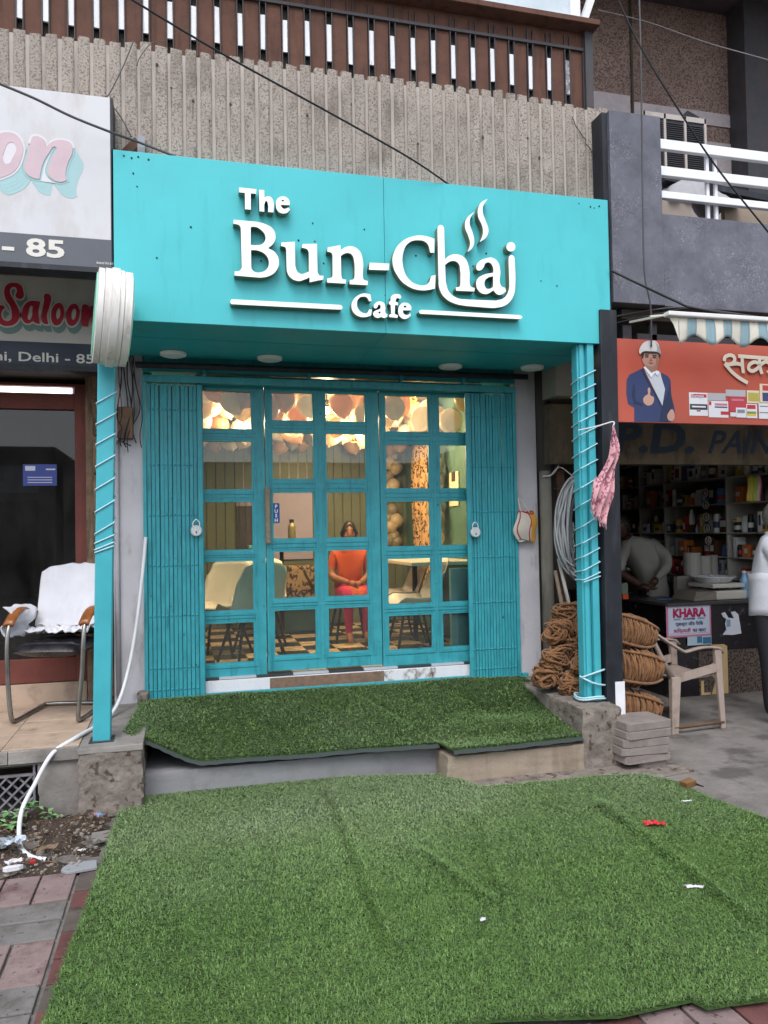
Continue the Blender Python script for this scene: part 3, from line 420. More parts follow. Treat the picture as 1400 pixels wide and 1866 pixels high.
# ---------------------------------------------------------------- saloon building (left)
sal = root('saloon_building', 'saloon shopfront with red brown door frame left of the cafe', 'building', (-1.4, .3, .39))
P('pilaster', OLDST, sal, (-.645,-.47,.12,.5,.39,3.3), jitter=.004)
for zz in np.arange(.42, 2.65, .26):
    P('stone', OLDST, sal, (-.60,-.475,.095,.14,zz+.004,zz+.25), bevel=.008, jitter=.006)
P('step_riser', TILEC, sal, (-4,-.66,.2,.5,.388,.53), bevel=.003)
P('upper_wall', CONC, sal, (-4,-.47,-.1,.3,3.3,4.2))
P('lintel', DARKW, sal, (-4,-.47,-.05,.5,2.66,3.3))
P('inner_wall', DARKW, sal, (-4,-.3,3.0,3.1,.3,3.2), (-4.1,-4,-.6,3.1,.0,3.2), (-4,-.3,.5,3.1,2.9,3.0))
P('inner_floor', DARKW, sal, (-4,-.3,.5,3.0,.4,.5))
sd = root('saloon_door', 'dark glass saloon door in a red brown wooden frame', 'door', (-1.1,.25,.53))
P('frame_post', REDW, sd, (-.73,-.655,.2,.3,.53,2.62), bevel=.004); P('frame_post', REDW, sd, (-2.0,-1.92,.2,.3,.53,2.62), bevel=.004)
P('frame_head', REDW, sd, (-1.92,-.73,.205,.295,2.44,2.55), bevel=.004); P('frame_sill', REDW, sd, (-1.92,-.73,.205,.295,.535,.70), bevel=.004)
P('frame_head', REDW, sd, (-1.92,-.73,.205,.295,2.60,2.622), bevel=.003)
P('pane', glass_mat('dark_window_glass', (.12,.12,.15), rough=.015, dust=.03), sd, (-1.92,-.73,.245,.251,.70,2.44))
P('transom_pane', mat('frosted_transom', '#b9aeb6', rough=.3, var=.4, scale=9, spec=.6), sd, (-1.92,-.735,.24,.25,2.55,2.60)); P('bright_strip', emit_mat('bright_strip_glow', (1,.96,1), 1.6), sd, (-1.25,-.75,.232,.239,2.558,2.595))  # bright band across the transom, set as an emissive strip
STB = mat('blue_paper', '#3a4a92', rough=.5, var=.1); STW = mat('white_paper', '#cfd2dc', rough=.6, var=.05)
stk = root('door_sticker', 'small blue paper notice stuck on the dark saloon glass', 'sticker', (-.9,.24,1.85))
pa, pb_ = at_y(42, 846, .243), at_y(104, 885, .243)
P('sheet', STB, stk, (pa[0], pb_[0], .241, .2435, pb_[2], pa[2]))
P('logo', STW, stk, (pa[0]+.015, pa[0]+.08, .238, .2405, pa[2]-.045, pa[2]-.012)); P('logo', STW, stk, (pa[0]+.15, pb_[0]-.01, .238, .2405, pa[2]-.04, pa[2]-.03))
for i in range(3): P('text_line', STW, stk, (pa[0]+.03, pb_[0]-.03, .238, .2405, pb_[2]+.02+.018*i, pb_[2]+.025+.018*i))
# saloon sign boards
us = root('saloon_signboard', 'large faded white signboard with ghostly pink letters above the saloon', 'sign', (-1.2,-1.0,3.06))
zt, zm, zb = 4.05, 3.225, 3.065
P('board', mat('sun_faded_vinyl', '#c2c2c6', rough=.5, var=.04, scale=3, dirt='#a79f98', damt=.5, dscale=(2,2,1)), us, (-3,-.376,-1.0,-.86,zm,zt), bevel=.003)
P('grey_band', mat('grey_vinyl', '#53575f', rough=.5, var=.12, scale=6, dirt='#9a9da3', damt=.35, dscale=(30,30,5), dlo=.62), us, (-3,-.376,-1.0,-.86,zb,zm-.001))
P('bottom_rail', BLACKP, us, (-3,-.376,-1.005,-.86,zb-.03,zb-.002)); P('side_rail', BLACKP, us, (-.376,-.362,-1.0,-.8,zb-.03,zt))
FP = mat('faded_pink_print', '#bfa9b1', rough=.5, var=.08); FT = mat('faded_teal_print', '#98babd', rough=.5, var=.05); FW = mat('faded_white_print', '#cdc9cf', rough=.5, var=.02)
for kx in ('o', 'n'):
    for q_ in range(5): outline([FADED_SHAPES[kx][0]], 'letter_shadow', FT, us, -1.0012-.0004*(4-q_), .0, shift=(.011*(q_+1),-.017*(q_+1)))
for kx in ('o', 'n'):
    outline([FADED_SHAPES[kx][0]], 'letter_edge', FW, us, -1.0045, .002, offset=.011)
    outline(FADED_SHAPES[kx], 'letter', FP, us, -1.0065, .002)
BEIGE = mat('beige_print', '#cfcbc4', rough=.5, var=.04)
a_, b_ = at_y(3, 452, -1.0), at_y(45, 470, -1.0)
lettering('- 85', 'lettering', BEIGE, us, at_y(1,0,-1)[0], at_y(60, 466, -1.0)[2], .098, -1.003, .002, width=at_y(114,0,-1)[0]-at_y(1,0,-1)[0], bold=.03)
lettering('Animol Art # 1', 'small_lettering', BEIGE, us, at_y(172,0,-1)[0], at_y(190, 482, -1.0)[2], .016, -1.003, .002, width=.09, bold=.01)
ls = root('saloon_signboard', 'shaded signboard lettered Saloon in crimson script', 'sign', (-1.1,-.3,2.65))
P('board', mat('grey_beige_vinyl', '#b5b0ab', rough=.55, var=.06, scale=3, dirt='#8f857f', damt=.5), ls, (-3,-.475,-.3,-.2,2.79,3.24))
P('navy_band', mat('navy_vinyl', '#232b3d', rough=.5, var=.1), ls, (-3,-.475,-.3,-.2,2.645,2.789))
P('frame', BLACKP, ls, (-3,-.475,-.32,-.2,3.241,3.30), (-3,-.475,-.31,-.2,2.61,2.644))
SR = mat('crimson_print', '#a3192f', rough=.5, var=.06); SG = mat('slate_green_print', '#66827f', rough=.5, var=.05); SE = mat('pale_print', '#c3bbb6', rough=.5, var=.03)
for kx in SALOON_SHAPES: outline([SALOON_SHAPES[kx][0]], 'letter_shadow', SG, ls, -.3025, .002, offset=.008, shift=(.012,-.04))
for kx in SALOON_SHAPES:
    outline([SALOON_SHAPES[kx][0]], 'letter_edge', SE, ls, -.305, .002, offset=.0095); outline(SALOON_SHAPES[kx], 'letter', SR, ls, -.3075, .002)
xr = at_y(168, 0, -.3)[0]
lettering('Rohini, Delhi - 85', 'lettering', BEIGE, ls, xr-.815, at_y(100, 660, -.3)[2], .06, -.303, .002, width=.80, bold=.012)
# ---------------------------------------------------------------- cafe building shell
caf = root('cafe_building', 'cafe building with ribbed concrete fascia above the turquoise sign', 'building', (1.2, .2, .39))
P('pilaster', WALLG, caf, (-.46,-.262,.0,.5,.385,2.9), jitter=.003)
P('pilaster', WALLG, caf, (2.545,2.72,.0,.5,.385,2.9), jitter=.003)
P('front_wall', CONC, caf, (-1.4,2.93,-.28,.3,2.9,4.6))
P('fascia', mat('groove_concrete', '#a59c95', rough=.9, var=.15, dirt='#5f564e', damt=.6, dscale=(4,4,.4), rnd=False), caf, (-3,2.93,-.824,-.28,3.2,4.46))
P('upper_floor_slab', CONC, caf, (-3,2.93,-.6,.3,4.461,4.6))
src = None; sp = .0878; k = 0; x = 2.925-.07
while x > -1.9:
    h = 4.5+random.uniform(-.012, .012)
    if k > 36: h -= .02
    b = MB(); w = .070+random.uniform(-.003,.003); z0 = 3.3
    prof = [(0,-.822),(.004,-.833),(.012,-.837),(w-.012,-.837),(w-.004,-.833),(w,-.822)]; h -= random.uniform(.0,.035) if k < 4 else 0
    kk = 7; vs = []; fs = []
    for i in range(kk+1):
        zz = z0+(h-z0)*i/kk
        for (a, y) in prof: vs.append((x+a+random.uniform(-.0015,.0015), y+random.uniform(-.002,.002)+(.006 if i == kk else 0), zz+(random.uniform(-.008,.004) if i == kk else 0)))
    n_ = len(prof)
    for i in range(kk):
        for j in range(n_-1): fs.append((i*n_+j, i*n_+j+1, (i+1)*n_+j+1, (i+1)*n_+j))
    fs.append(tuple(kk*n_+j for j in range(n_))); b._add(vs, fs); b.build('rib', RIBC, caf, smooth=False); x -= sp; k += 1
# crack near the right end of the fascia
ck = [at_y(u, v, -.852) for u, v in ((1042,212),(1056,240),(1070,262),(1085,285),(1088,305),(1102,322))]
b = MB(); b.tube([q_+np.array([random.uniform(-.012,.012),0,0]) for a_, b_2 in zip(ck[:-1], ck[1:]) for q_ in (a_, a_*.66+b_2*.34, a_*.33+b_2*.67)], .0032, 5); b.build('crack', DARKW, caf)
for (u, v) in ((352,184),(382,220),(983,288),(962,252),(762,262),(312,160),(420,190),(286,118),(640,190),(560,210),(880,250)):
    p = at_y(u, v, -.838); b = MB(); r_ = random.uniform(.004,.009); b.ball((p[0], -.838, p[2]), r_, 7, 5, (1,.5,random.uniform(1,2.2))); b.build('hole', DARKW, caf)
    b = MB(); L_ = random.uniform(.05,.2); b._add([(p[0]-r_*.5,-.8385,p[2]),(p[0]+r_*.5,-.8385,p[2]),(p[0]+r_*.2,-.8385,p[2]-L_),(p[0]-r_*.3,-.8385,p[2]-L_)], [(0,1,2,3)]); b.build('rust_streak', mat('faint_rust', '#75675c', rough=.95), caf)
# glazed-in room
GREEN = None
def board_green():
    m, nt, bs, out = node_mat('green_boarded_wall'); v = coords(nt, rnd=False); c = ramp(nt, noise(nt, v, 2.5, 6), [(.3, lin('#575d4c')), (.7, lin('#676d5a'))])
    nt.links.new(c, bs.inputs['Base Color']); bs.inputs['Roughness'].default_value = .6; MATS['green'] = m; return m
GREEN = board_green()
P('room_back_wall', GREEN, caf, (-.3,2.6,2.95,3.1,.4,3.0))
P('room_side_wall', GREEN, caf, (-.4,-.27,.5,2.95,.4,3.0)); P('room_side_wall', mat('sea_green_wall', '#4c6b60', rough=.6, var=.08), caf, (2.5,2.62,.5,2.95,.4,3.0))
P('room_ceiling', mat('ceiling_white', '#cfc6b4', rough=.8, var=.04), caf, (-.4,2.62,.3,3.1,2.86,3.0))
for i in range(27):
    x = -.25+i*.1
    if .52 < x < 1.55 : z0 = 2.03
    else: z0 = .53
    if x > 1.6: z0 = .53
    P('board', GREEN, caf, (x+.003, x+.097, 2.93, 2.949, z0, 2.85), bevel=.004)
P('head_beam', TEALG, caf, (-.262,2.545,.03,.3,2.70,2.9))
P('threshold', OFFW, caf, (.10,2.15,.04,.3,.385,.50), bevel=.004)
P('threshold_inset', mat('bare_brown_stone', '#7d6656', rough=.9, var=.25, scale=30, bump=.6), caf, (.60,1.45,.034,.045,.39,.495)); 
P('flaked_inset', mat('flaked_white_over_brown', '#d8d8da', rough=.85, var=.05, bump=.4, dirt='#6b5546', damt=1.0, dscale=(9,9,7), dlo=.46), caf, (1.452,1.86,.0345,.045,.39,.495))
# checker floor
fl = P('cafe_floor', mat('tile_grout', '#6b5a4b', rough=.8), None, (-.3,2.6,.06,2.95,.40,.51)); tag(fl, 'black and cream chequered cafe floor', None, None, 'structure')
CK = mat('black_tile', '#22211f', rough=.22, var=.15, scale=9, spec=.5); CW = mat('cream_tile', '#d6bc98', rough=.25, var=.08, scale=6, spec=.5)
CK2 = mat('dusty_black_tile', '#3a4446', rough=.4, var=.15, scale=9); CW2 = mat('dusty_white_tile', '#b9bdc6', rough=.4, var=.08)
ts = .265
for i in range(11):
    for j in range(11):
        x = -.29+i*ts; y = .045+j*ts; d = (i+j) % 2
        P('tile', (CK if d else CW) if j else (CK2 if d else CW2), fl, (x+.0015, min(2.6, x+ts-.0015), y+.0015, min(2.95, y+ts-.0015), .505, .52))
# side linings so that no street light leaks in
P('jamb', TEALG, caf, (-.262,-.2,.12,.5,.385,2.72)); P('jamb', TEALG, caf, (2.5,2.545,.12,.5,.385,2.72))
# ---------------------------------------------------------------- upper railing with brown sheets
br = root('balcony_railing', 'balcony railing of brown sheets and white strips above the ribbed fascia', 'railing', (1, -.6, 4.6))
per = .1465; x = 2.86; i = 0
while x > -1.9:
    zt = 5.03+random.uniform(-.006,.006)
    P('brown_sheet', BROWN, br, (x-.098, x, -.6, -.59, 4.60, zt), jitter=.0015)
    for dx in (.003, .043): P('upright', DKMET, br, (x+dx, x+dx+.006, -.615, -.57, 4.6, 5.12))
    top = at_y(600, 80, -.6)[2]
    z1 = 4.93+random.uniform(-.012,.012); z0 = 4.70+random.uniform(-.012,.012)
    P('white_strip' if x < 2.6 else 'flaked_strip', OFFW if x < 2.6 else mat('flaked_strip_paint', '#77757a', rough=.8, var=.4, scale=30, dirt='#e0e0e2', damt=.9, dscale=(20,20,8), dlo=.5), br, (x+.01, x+.042, -.608, -.595, z0, z1), jitter=.002)
    x -= per; i += 1
P('backing', DARKW, br, (-3,2.9,-.57,-.52,4.58,5.2)); P('top_board', BROWN, br, (-3,2.9,-.6,-.585,5.04,5.16)); P('top_rail', DKMET, br, (-3,2.9,-.62,-.58,5.02,5.04))
P('ledge', BROWN, br, (-3,2.95,-.72,-.5,5.16,5.2), bevel=.004); P('corner_post', DKMET, br, (2.87,2.93,-.64,-.56,4.55,5.16))
wf = root('upper_window', 'white framed window standing on the brown ledge', 'window', (2.2,-.6,5.2))
P('frame', OFFW, wf, (-.2,2.86,-.6,-.55,5.2,5.27), (2.78,2.86,-.6,-.55,5.27,6.4)); P('frame', OFFW, wf, (1.2,1.26,-.6,-.55,5.27,6.4)); P('pane', mat('pale_window_sheet', '#b9c4cc', rough=.25, var=.1, spec=.6), wf, (-.2,2.78,-.575,-.57,5.27,6.4))
b = MB(); b.bar(at_y(1062, 42, -.5), (3.3,-.5,6.3), .05); b.build('stay', OFFW, wf)
# ---------------------------------------------------------------- paint shop building (right)
psb = root('paint_shop_building', 'grey granite clad building over the paint shop on the right', 'building', (4.2, .5, 0))
P('granite_pillar', GRAN, psb, (2.83,3.225,-1.0,-.5,3.06,4.375), bevel=.004); P('granite_parapet', GRAN, psb, (3.227,8,-.995,-.75,3.055,3.70), bevel=.004)
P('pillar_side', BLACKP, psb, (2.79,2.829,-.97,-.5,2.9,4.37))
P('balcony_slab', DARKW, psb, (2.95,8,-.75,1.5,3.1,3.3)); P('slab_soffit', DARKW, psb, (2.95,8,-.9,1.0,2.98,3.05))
P('balcony_wall', PEBB, psb, (2.95,8,1.0,1.15,3.3,7.0))
za = at_y(1200, 185, .99)[2]
for (ua, ub, va, vb) in ((1060,1152,162,320), (1154,1360,185,237), (1154,1360,240,425)):
    p, q = at_y(ua, va, .985), at_y(ub, vb, .985); P('pale_panel', PEBL, psb, (p[0], q[0], .985, .999, q[2], p[2]))
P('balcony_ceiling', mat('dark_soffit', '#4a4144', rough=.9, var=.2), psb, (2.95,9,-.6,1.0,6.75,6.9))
px = at_y(1395, 200, .5)[0]; P('door_reveal', DKMET, psb, (px, px+.35, .75, 1.0, 3.3, 7.0)); P('joint', DARKW, psb, (at_y(1149,100,.99)[0], at_y(1149,100,.99)[0]+.02, .98, .999, 3.3, 7))
SHW = mat('dingy_shop_wall', '#8a8277', rough=.9, var=.2, scale=3)
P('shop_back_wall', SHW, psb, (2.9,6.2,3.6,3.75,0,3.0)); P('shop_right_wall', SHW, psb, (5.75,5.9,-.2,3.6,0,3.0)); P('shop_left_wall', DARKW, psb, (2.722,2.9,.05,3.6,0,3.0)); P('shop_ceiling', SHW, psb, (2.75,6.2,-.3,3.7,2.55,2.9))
P('front_pier', GRAN, psb, (5.95,8,-.9,.5,0,2.98))
# old painted lintel with lettering
lt = root('painted_lintel', 'old grimy lintel board with dark blue P.D. PAINT lettering', 'sign', (3.8,-.2,2.05))
P('board', mat('shaded_grimy_ochre', '#54493a', rough=.9, var=.3, scale=4, bump=.3, dirt='#211b15', damt=.85, dscale=(3,3,1.2), dlo=.48), lt, (2.74,5.9,-.2,-.1,2.04,2.5))  # ochre darkened for the shade under the banner, with grime over it
NAVY = mat('navy_sign_paint', '#1a2836', rough=.7, var=.25, scale=12)
pz = at_y(1200, 822, -.2)[2]
lettering('P.D.', 'lettering', NAVY, lt, at_y(1096,0,-.2)[0], pz-.005, .235, -.203, .002, width=at_y(1243,800,-.2)[0]-at_y(1096,800,-.2)[0], bold=.035, shear=.15)
lettering('PAINT', 'lettering', NAVY, lt, at_y(1264,0,-.2)[0], pz-.01, .19, -.203, .002, width=.85, bold=.015, shear=.35)
# steel frame and beams behind the cafe sign, gutters
# ---------------------------------------------------------------- houses across the street, behind the viewer (they close the street and show in the glass)
for k, (x0, x1, h, hx, lab) in enumerate(((-14,-3.2,3.9,'#7d7168','brownish house across the street mirrored in the saloon glass'),(-3.0,7.5,3.5,'#8a857c','grey house across the street mirrored in the cafe glass'),(7.7,18,3.9,'#6f6a68','dark grey house across the street beyond the frame'))):
    ob_ = root('opposite_house', lab, 'house', ((x0+x1)/2,-15.5,0)); P('wall', mat('house_'+hx[1:], hx, rough=.9, var=.15, scale=1.5, dirt='#4a443d', damt=.5, dscale=(1,1,.3)), ob_, (x0,x1,-20,-15.5,0,h))
    P('shop_opening', DARKW, ob_, (x0+.4,x1-.4,-15.49,-15.44,0,2.5)); P('signboard', mat('far_sign', '#9aa0a8', rough=.6), ob_, (x0+.4,x1-.4,-15.48,-15.4,2.7,3.4))
    for i in range(4):
        for j in range(2):
            xa = x0+1+i*2.5; P('window', mat('far_glass', '#2a2f35', rough=.2), ob_, (xa, xa+1.3, -15.48,-15.45, .4+1.1*j, 1.2+1.1*j))
# ================================================================ cafe signboard
sg = root('cafe_signboard', 'long turquoise cafe signboard with raised white letters', 'sign', (1.2,-.9,2.77))
SX0, SX1, SZ0, SZ1, SY = -.372, 2.802, 2.772, 3.752, -1.0
xm = at_y(702, 500, SY)[0]
P('panel', TEAL, sg, (SX0, xm-.0012, SY, SY+.02, SZ0, SZ1), bevel=.002); P('panel', TEAL, sg, (xm+.0012, SX1, SY, SY+.02, SZ0, SZ1), bevel=.002)
P('side_panel', TEAL, sg, (SX0+.001, SX0+.02, SY+.021, -.3, SZ0+.021, SZ1-.005)); P('side_panel', TEAL, sg, (SX1-.02, SX1-.001, SY+.021, -.3, SZ0+.021, SZ1-.005)); P('top_panel', TEAL, sg, (SX0+.021, SX1-.021, SY+.021, -.85, SZ1-.02, SZ1-.002))
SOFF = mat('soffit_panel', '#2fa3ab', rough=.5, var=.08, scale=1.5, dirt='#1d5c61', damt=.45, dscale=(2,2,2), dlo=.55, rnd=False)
s1 = MB(); s1.prismz([(SX0,SY+.021),(xm-.0015,SY+.021),(xm-.0015,-.09),(SX0,-.09)], SZ0+.002, SZ0+.02); s1.build('soffit', SOFF, sg)
s1 = MB(); s1.prismz([(xm+.0015,SY+.021),(SX1,SY+.021),(SX1,-.55),(SX1-.06,-.10),(xm+.0015,-.09)], SZ0+.002, SZ0+.02); s1.build('soffit', SOFF, sg)
P('joint_strip', SOFF, sg, (SX0+.02, SX1-.05, -.62, -.612, SZ0-.001, SZ0+.0015))
for (u, v) in ((316,643),(492,651),(821,666),(970,668)):
    p = at_z(u, v, SZ0); b = MB(); b.lathe([(.07,-.006),(.085,0),(.09,.016),(.06,.02)], (p[0], p[1], SZ0-.018), 24); o = b.build('downlight', mat('frosted_light_disc', '#e3e6e6', rough=.4, var=.05), sg, smooth=False)
names = {'-':'hyphen','line1':'underline','line2':'underline','steam1':'steam_mark','steam2':'steam_mark','dot':'letter_dot'}
LD = .058
for k, ct in SIGN_SHAPES.items():
    d = LD if k not in ('T','h','e','C2','a2','f2','e2') else .055
    o = outline(ct, names.get(k, 'letter'), WHITEP, sg, -1.062, d)
    o.data.materials.append(LSIDE); pl = o.data.polygons
    for p_ in pl:
        if abs(p_.normal.y) < .5: p_.material_index = 1
DOT = mat('screw_hole', '#0f2d31', rough=.9)
for (u, v) in ((348,414),(544,438),(570,407),(574,440),(590,480),(664,418),(476,476),(758,466),(886,462),(862,485),(986,512),(1015,521),(1055,371),(1076,377),(1083,379),(1092,376),(226,284),(240,288),(252,286),(271,291),(702,538),(840,500),(286,470),(243,316),(250,340)):
    p = at_y(u, v, SY); r = random.uniform(.0035,.0065); b = MB(); b.lathe([(r,-.003),(r*.7,.004)], (p[0], SY, p[2]), 7, 'y'); b.build('screw_hole', DOT, sg)
# bracket above the sign
bk = root('sign_bracket', 'small steel angle bracket on top of the turquoise signboard', 'bracket', tuple(at_y(252, 268, -.87)))
p = at_y(258, 275, -.87); P('plate', mat('galvanised', '#7d8086', rough=.5, var=.2, metal=.5), bk, (p[0]-.022, p[0]+.02, -.875, -.865, p[2]-.04, p[2]+.09)); b = MB(); b.bar((p[0]-.09,-.87,p[2]-.02), (p[0]-.02,-.87,p[2]+.06), .05, .008, up=(0,1,0)); b.build('gusset', BROWN, bk)
# round projecting light box on the left post
rs = root('round_lightbox', 'round white plastic blade sign projecting above the left turquoise post', 'sign', (-.352,-1.22,2.72))
LBX = mat('aged_white_plastic', '#d8d6d2', rough=.45, var=.05, scale=5, dirt='#8a7a68', damt=.55, dscale=(6,6,.7), dlo=.5)
LBF = mat('mint_face_film', '#8fd0b8', rough=.4, var=.04)
def disc(name, m, prof):
    b = MB(); b.lathe(prof, (0,0,0), 96, 'x'); o = b.build(name, m, None, smooth=False); o.parent = rs; return o
R_ = .252
disc('rim', LBX, [(R_-.02,-.115),(R_,-.11),(R_,-.075),(R_-.006,-.072),(R_+.004,-.068),(R_+.004,.05),(R_-.006,.053),(R_,.058),(R_,.1),(R_-.02,.105)])
disc('band', LBX, [(R_+.004,-.03),(R_+.012,-.028),(R_+.012,.02),(R_+.004,.022)])
disc('face', LBF, [(R_-.022,.100),(R_-.03,.112),(.001,.116)]); disc('face', LBF, [(.001,-.126),(R_-.03,-.122),(R_-.022,-.112)])
tx = lettering('Bun-Chai', 'face_lettering', WHITEP, None, 0, 0, .075, 0, .003, rot=((.119,-.17,-.02),(0,1,0),(0,0,1),(1,0,0)), bold=.02); tx.parent = rs
tx = lettering('Cafe', 'face_lettering', WHITEP, None, 0, 0, .05, 0, .003, rot=((.119,-.07,-.11),(0,1,0),(0,0,1),(1,0,0)), bold=.02); tx.parent = rs
rs.rotation_euler = (0, math.radians(4), math.radians(8)); rs.scale = (.80,1,1)
# ---------------------------------------------------------------- posts
def cord_wrap(name, label, cx, cy, hw, hd, zs, m, r=.0055, lean=0.):
    pts = []
    cor = [(-hw,-hd),(hw,-hd),(hw,hd),(-hw,hd)]
    n = len(zs)
    for i in range(n-1):
        z0, z1 = zs[i], zs[i+1]
        for q in range(4):
            t = q/4; z = z0+(z1-z0)*t; lx = lean*z
            dz = (-.03, .034, .03, -.03)[q]
            pts.append((cx+lx+cor[q][0]*1.06, cy+cor[q][1]*1.06, z+dz*.5))
    b = MB(); b.tube([Vector(pts[i])*(1-t)+Vector(pts[i+1])*t for i in range(len(pts)-1) for t in (0,.08,.5,.92)], r, 6); return tag(b.build(name, m, None, smooth=True), label, 'cord')
LEDW = mat('white_light_cord', '#a8c9d2', rough=.35, var=.05, spec=.5)
pl_ = at_z(187, 1347, .39)
lp = root('steel_post', 'turquoise square steel post at the left under the round sign', 'post', (pl_[0], -.95, .39))
lx = pl_[0]; b = MB(); ln = .045/2.4
b._add([(lx-.047,-.985,.39),(lx+.047,-.985,.39),(lx+.047,-.895,.39),(lx-.047,-.895,.39),(lx-.047+.048,-.985,2.79),(lx+.047+.048,-.985,2.79),(lx+.047+.048,-.895,2.79),(lx-.047+.048,-.895,2.79)],[(0,3,2,1),(4,5,6,7),(0,1,5,4),(1,2,6,5),(2,3,7,6),(3,0,4,7)])
b.build('shaft', TEALP, lp, bevel=.006); P('base_plate', DKMET, lp, (lx-.065, lx+.065, -1.005, -.875, .385, .397))
zs = [at_y(195, v, -.995)[2] for v in (690, 730, 768, 805, 845, 887, 928, 968, 985, 997, 1002)]
cord_wrap('light_cord', 'pale cord wound around the left turquoise post', lx-.006, -.94, .048, .047, zs[::-1], LEDW, r=.0045, lean=ln*1.05)
pr_ = at_z(1078, 1276, .392)
rp = root('steel_post', 'turquoise twin channel steel post at the right on the cement block', 'post', (pr_[0], -.92, .392))
rx = pr_[0]
P('channel', TEALP, rp, (rx+.004, rx+.052, -.985, -.91, .392, 2.775), bevel=.004)
P('channel', TEALP, rp, (rx-.058, rx+.002, -.955, -.88, .392, 2.774), bevel=.004); P('web', TEALP, rp, (rx-.045, rx-.016, -.970, -.954, .392, 2.774), bevel=.003); P('base_plate', DKMET, rp, (rx-.09, rx+.09, -1.0, -.85, .388, .399))
zs = [at_y(1062, v, -.95)[2] for v in (660, 688, 712, 738, 766, 790, 822, 850, 885, 915, 955, 985, 1010, 1035, 1052, 1056)]
cord_wrap('light_cord', 'pale cord wound up the right turquoise post', rx-.003, -.933, .058, .056, zs[::-1], LEDW, r=.0042)
b = MB(); c0 = Vector((rx, -.93, .41)); b.tube(smooth_path([c0+Vector((.11*math.cos(a), .09*math.sin(a), .004+.006*math.sin(3*a)+(.012 if a > 6 else 0))) for a in np.linspace(0, 11.5, 26)], 3), .007, 6)
b.tube(smooth_path([(rx-.09,-.95,.56),(rx-.02,-1.0,.52),(rx+.085,-.99,.50),(rx+.09,-.9,.55),(rx+.085,-.985,.60),(rx,-1.0,.585),(rx-.085,-.96,.55)], 5), .0065, 6)
tag(b.build('cord_coil', LEDW, None, smooth=True), 'loops of white cord lying round the foot of the right post', 'cord')
bp_ = root('black_post', 'square black steel post with a white painted foot', 'post', (2.77,-.98,.36))
b = MB(); bx, by = 2.775, -.97; hw = .062
b._add([(bx-hw-.02,by-.05,.30),(bx+hw-.02,by-.05,.30),(bx+hw-.02,by+.07,.30),(bx-hw-.02,by+.07,.30),(bx-hw+.0,by-.05,3.0),(bx+hw+.0,by-.05,3.0),(bx+hw,by+.07,3.0),(bx-hw,by+.07,3.0)],[(0,3,2,1),(4,5,6,7),(0,1,5,4),(1,2,6,5),(2,3,7,6),(3,0,4,7)])
b.build('shaft', BLACKP, bp_, bevel=.004); P('white_foot', OFFW, bp_, (bx-.02, bx+hw-.012, by-.054, by-.0505, .30, .52)); P('white_foot', OFFW, bp_, (bx+hw-.0195, bx+hw-.013, by-.0505, by+.07, .30, .52))
P('plinth', CONCB, bp_, (bx-hw-.03, bx+hw+.0, by-.07, by+.09, .0, .30), jitter=.004)
# ---------------------------------------------------------------- sliding grille gates
def gate(name, label, x0, x1, n, lean_from=None):
    r = root(name, label, 'gate', ((x0+x1)/2, -.02, .39), group=None)
    z0, z1 = .40, 2.60; stp = (x1-x0)/n; riv = MB(); lk = MB()
    for i in range(n):
        x = x0+stp*(i+.5); sp = .0
        w = stp*.415; lean = random.uniform(-.003,.003)
        if lean_from and i > lean_from: lean = random.uniform(-.008,.008)
        b = MB(); t = .004
        # folded channel: web and two flanges
        for (a0, a1, y0, y1) in ((-w, w, -.012, -.008), (-w, -w+t, -.0078, .012), (w-t, w, -.0078, .012)):
            b._add([(x+a0,y0,z0),(x+a1,y0,z0),(x+a1,y1,z0),(x+a0,y1,z0),(x+a0+lean,y0,z1),(x+a1+lean,y0,z1),(x+a1+lean,y1,z1),(x+a0+lean,y1,z1)],[(0,3,2,1),(4,5,6,7),(0,1,5,4),(1,2,6,5),(2,3,7,6),(3,0,4,7)])
        b.build('picket', TEALG, r)
        P('inner_flat', TEALG, r, (x+stp*.5-stp*.4, x+stp*.5+stp*.4, .026, .029, z0, z1))
        for zr in (.47, .62, .98, 1.33, 1.68, 2.03, 2.42):
            riv.ball((x+lean*(zr-z0)/2.2, -.0125, zr+random.uniform(-.002,.002)), .0085, 7, 5, (1,.8,1))
    for zr in (.62, 1.33, 2.03):
        for i in range(n-1):
            xa = x0+stp*(i+.5); lk.bar((xa, .02, zr-.17), (xa+stp, .02, zr), .012, .003, up=(0,1,0)); lk.bar((xa, .025, zr), (xa+stp, .025, zr-.17), .012, .003, up=(0,1,0))
    riv.build('rivets', TEALG, r, kind='stuff'); lk.build('scissor_links', TEALG, r, kind='stuff')
    return r
gl_ = gate('sliding_gate', 'folded turquoise grille gate on the left of the door', -.235, .135, 13)
gr_ = gate('sliding_gate', 'folded turquoise grille gate on the right of the door', 2.125, 2.515, 16, 9)
P('end_post', TEALG, gl_, (-.262,-.238,-.02,.03,.39,2.62), bevel=.003); P('end_post', TEALG, gr_, (2.517,2.543,-.02,.03,.39,2.62), bevel=.003)
P('lock_post', TEALG, gl_, (.108,.142,-.03,-.0135,.40,2.60), bevel=.003); P('lock_post', TEALG, gr_, (2.118,2.150,-.03,-.0135,.40,2.60), bevel=.003)
tr = root('gate_track', 'turquoise steel tracks guiding the grille gates above and below', 'track', (1.2, 0, .39))
P('bottom_track', TEALG, tr, (-.3,2.57,-.045,.035,.386,.398), bevel=.003); P('bottom_rail', TEALG, tr, (.15,2.11,-.03,-.005,.398,.428), bevel=.003); P('end_shoe', TEALG, tr, (-.31,-.27,-.05,.04,.385,.43), bevel=.003); P('end_shoe', TEALG, tr, (2.545,2.59,-.05,.04,.385,.42), bevel=.003)
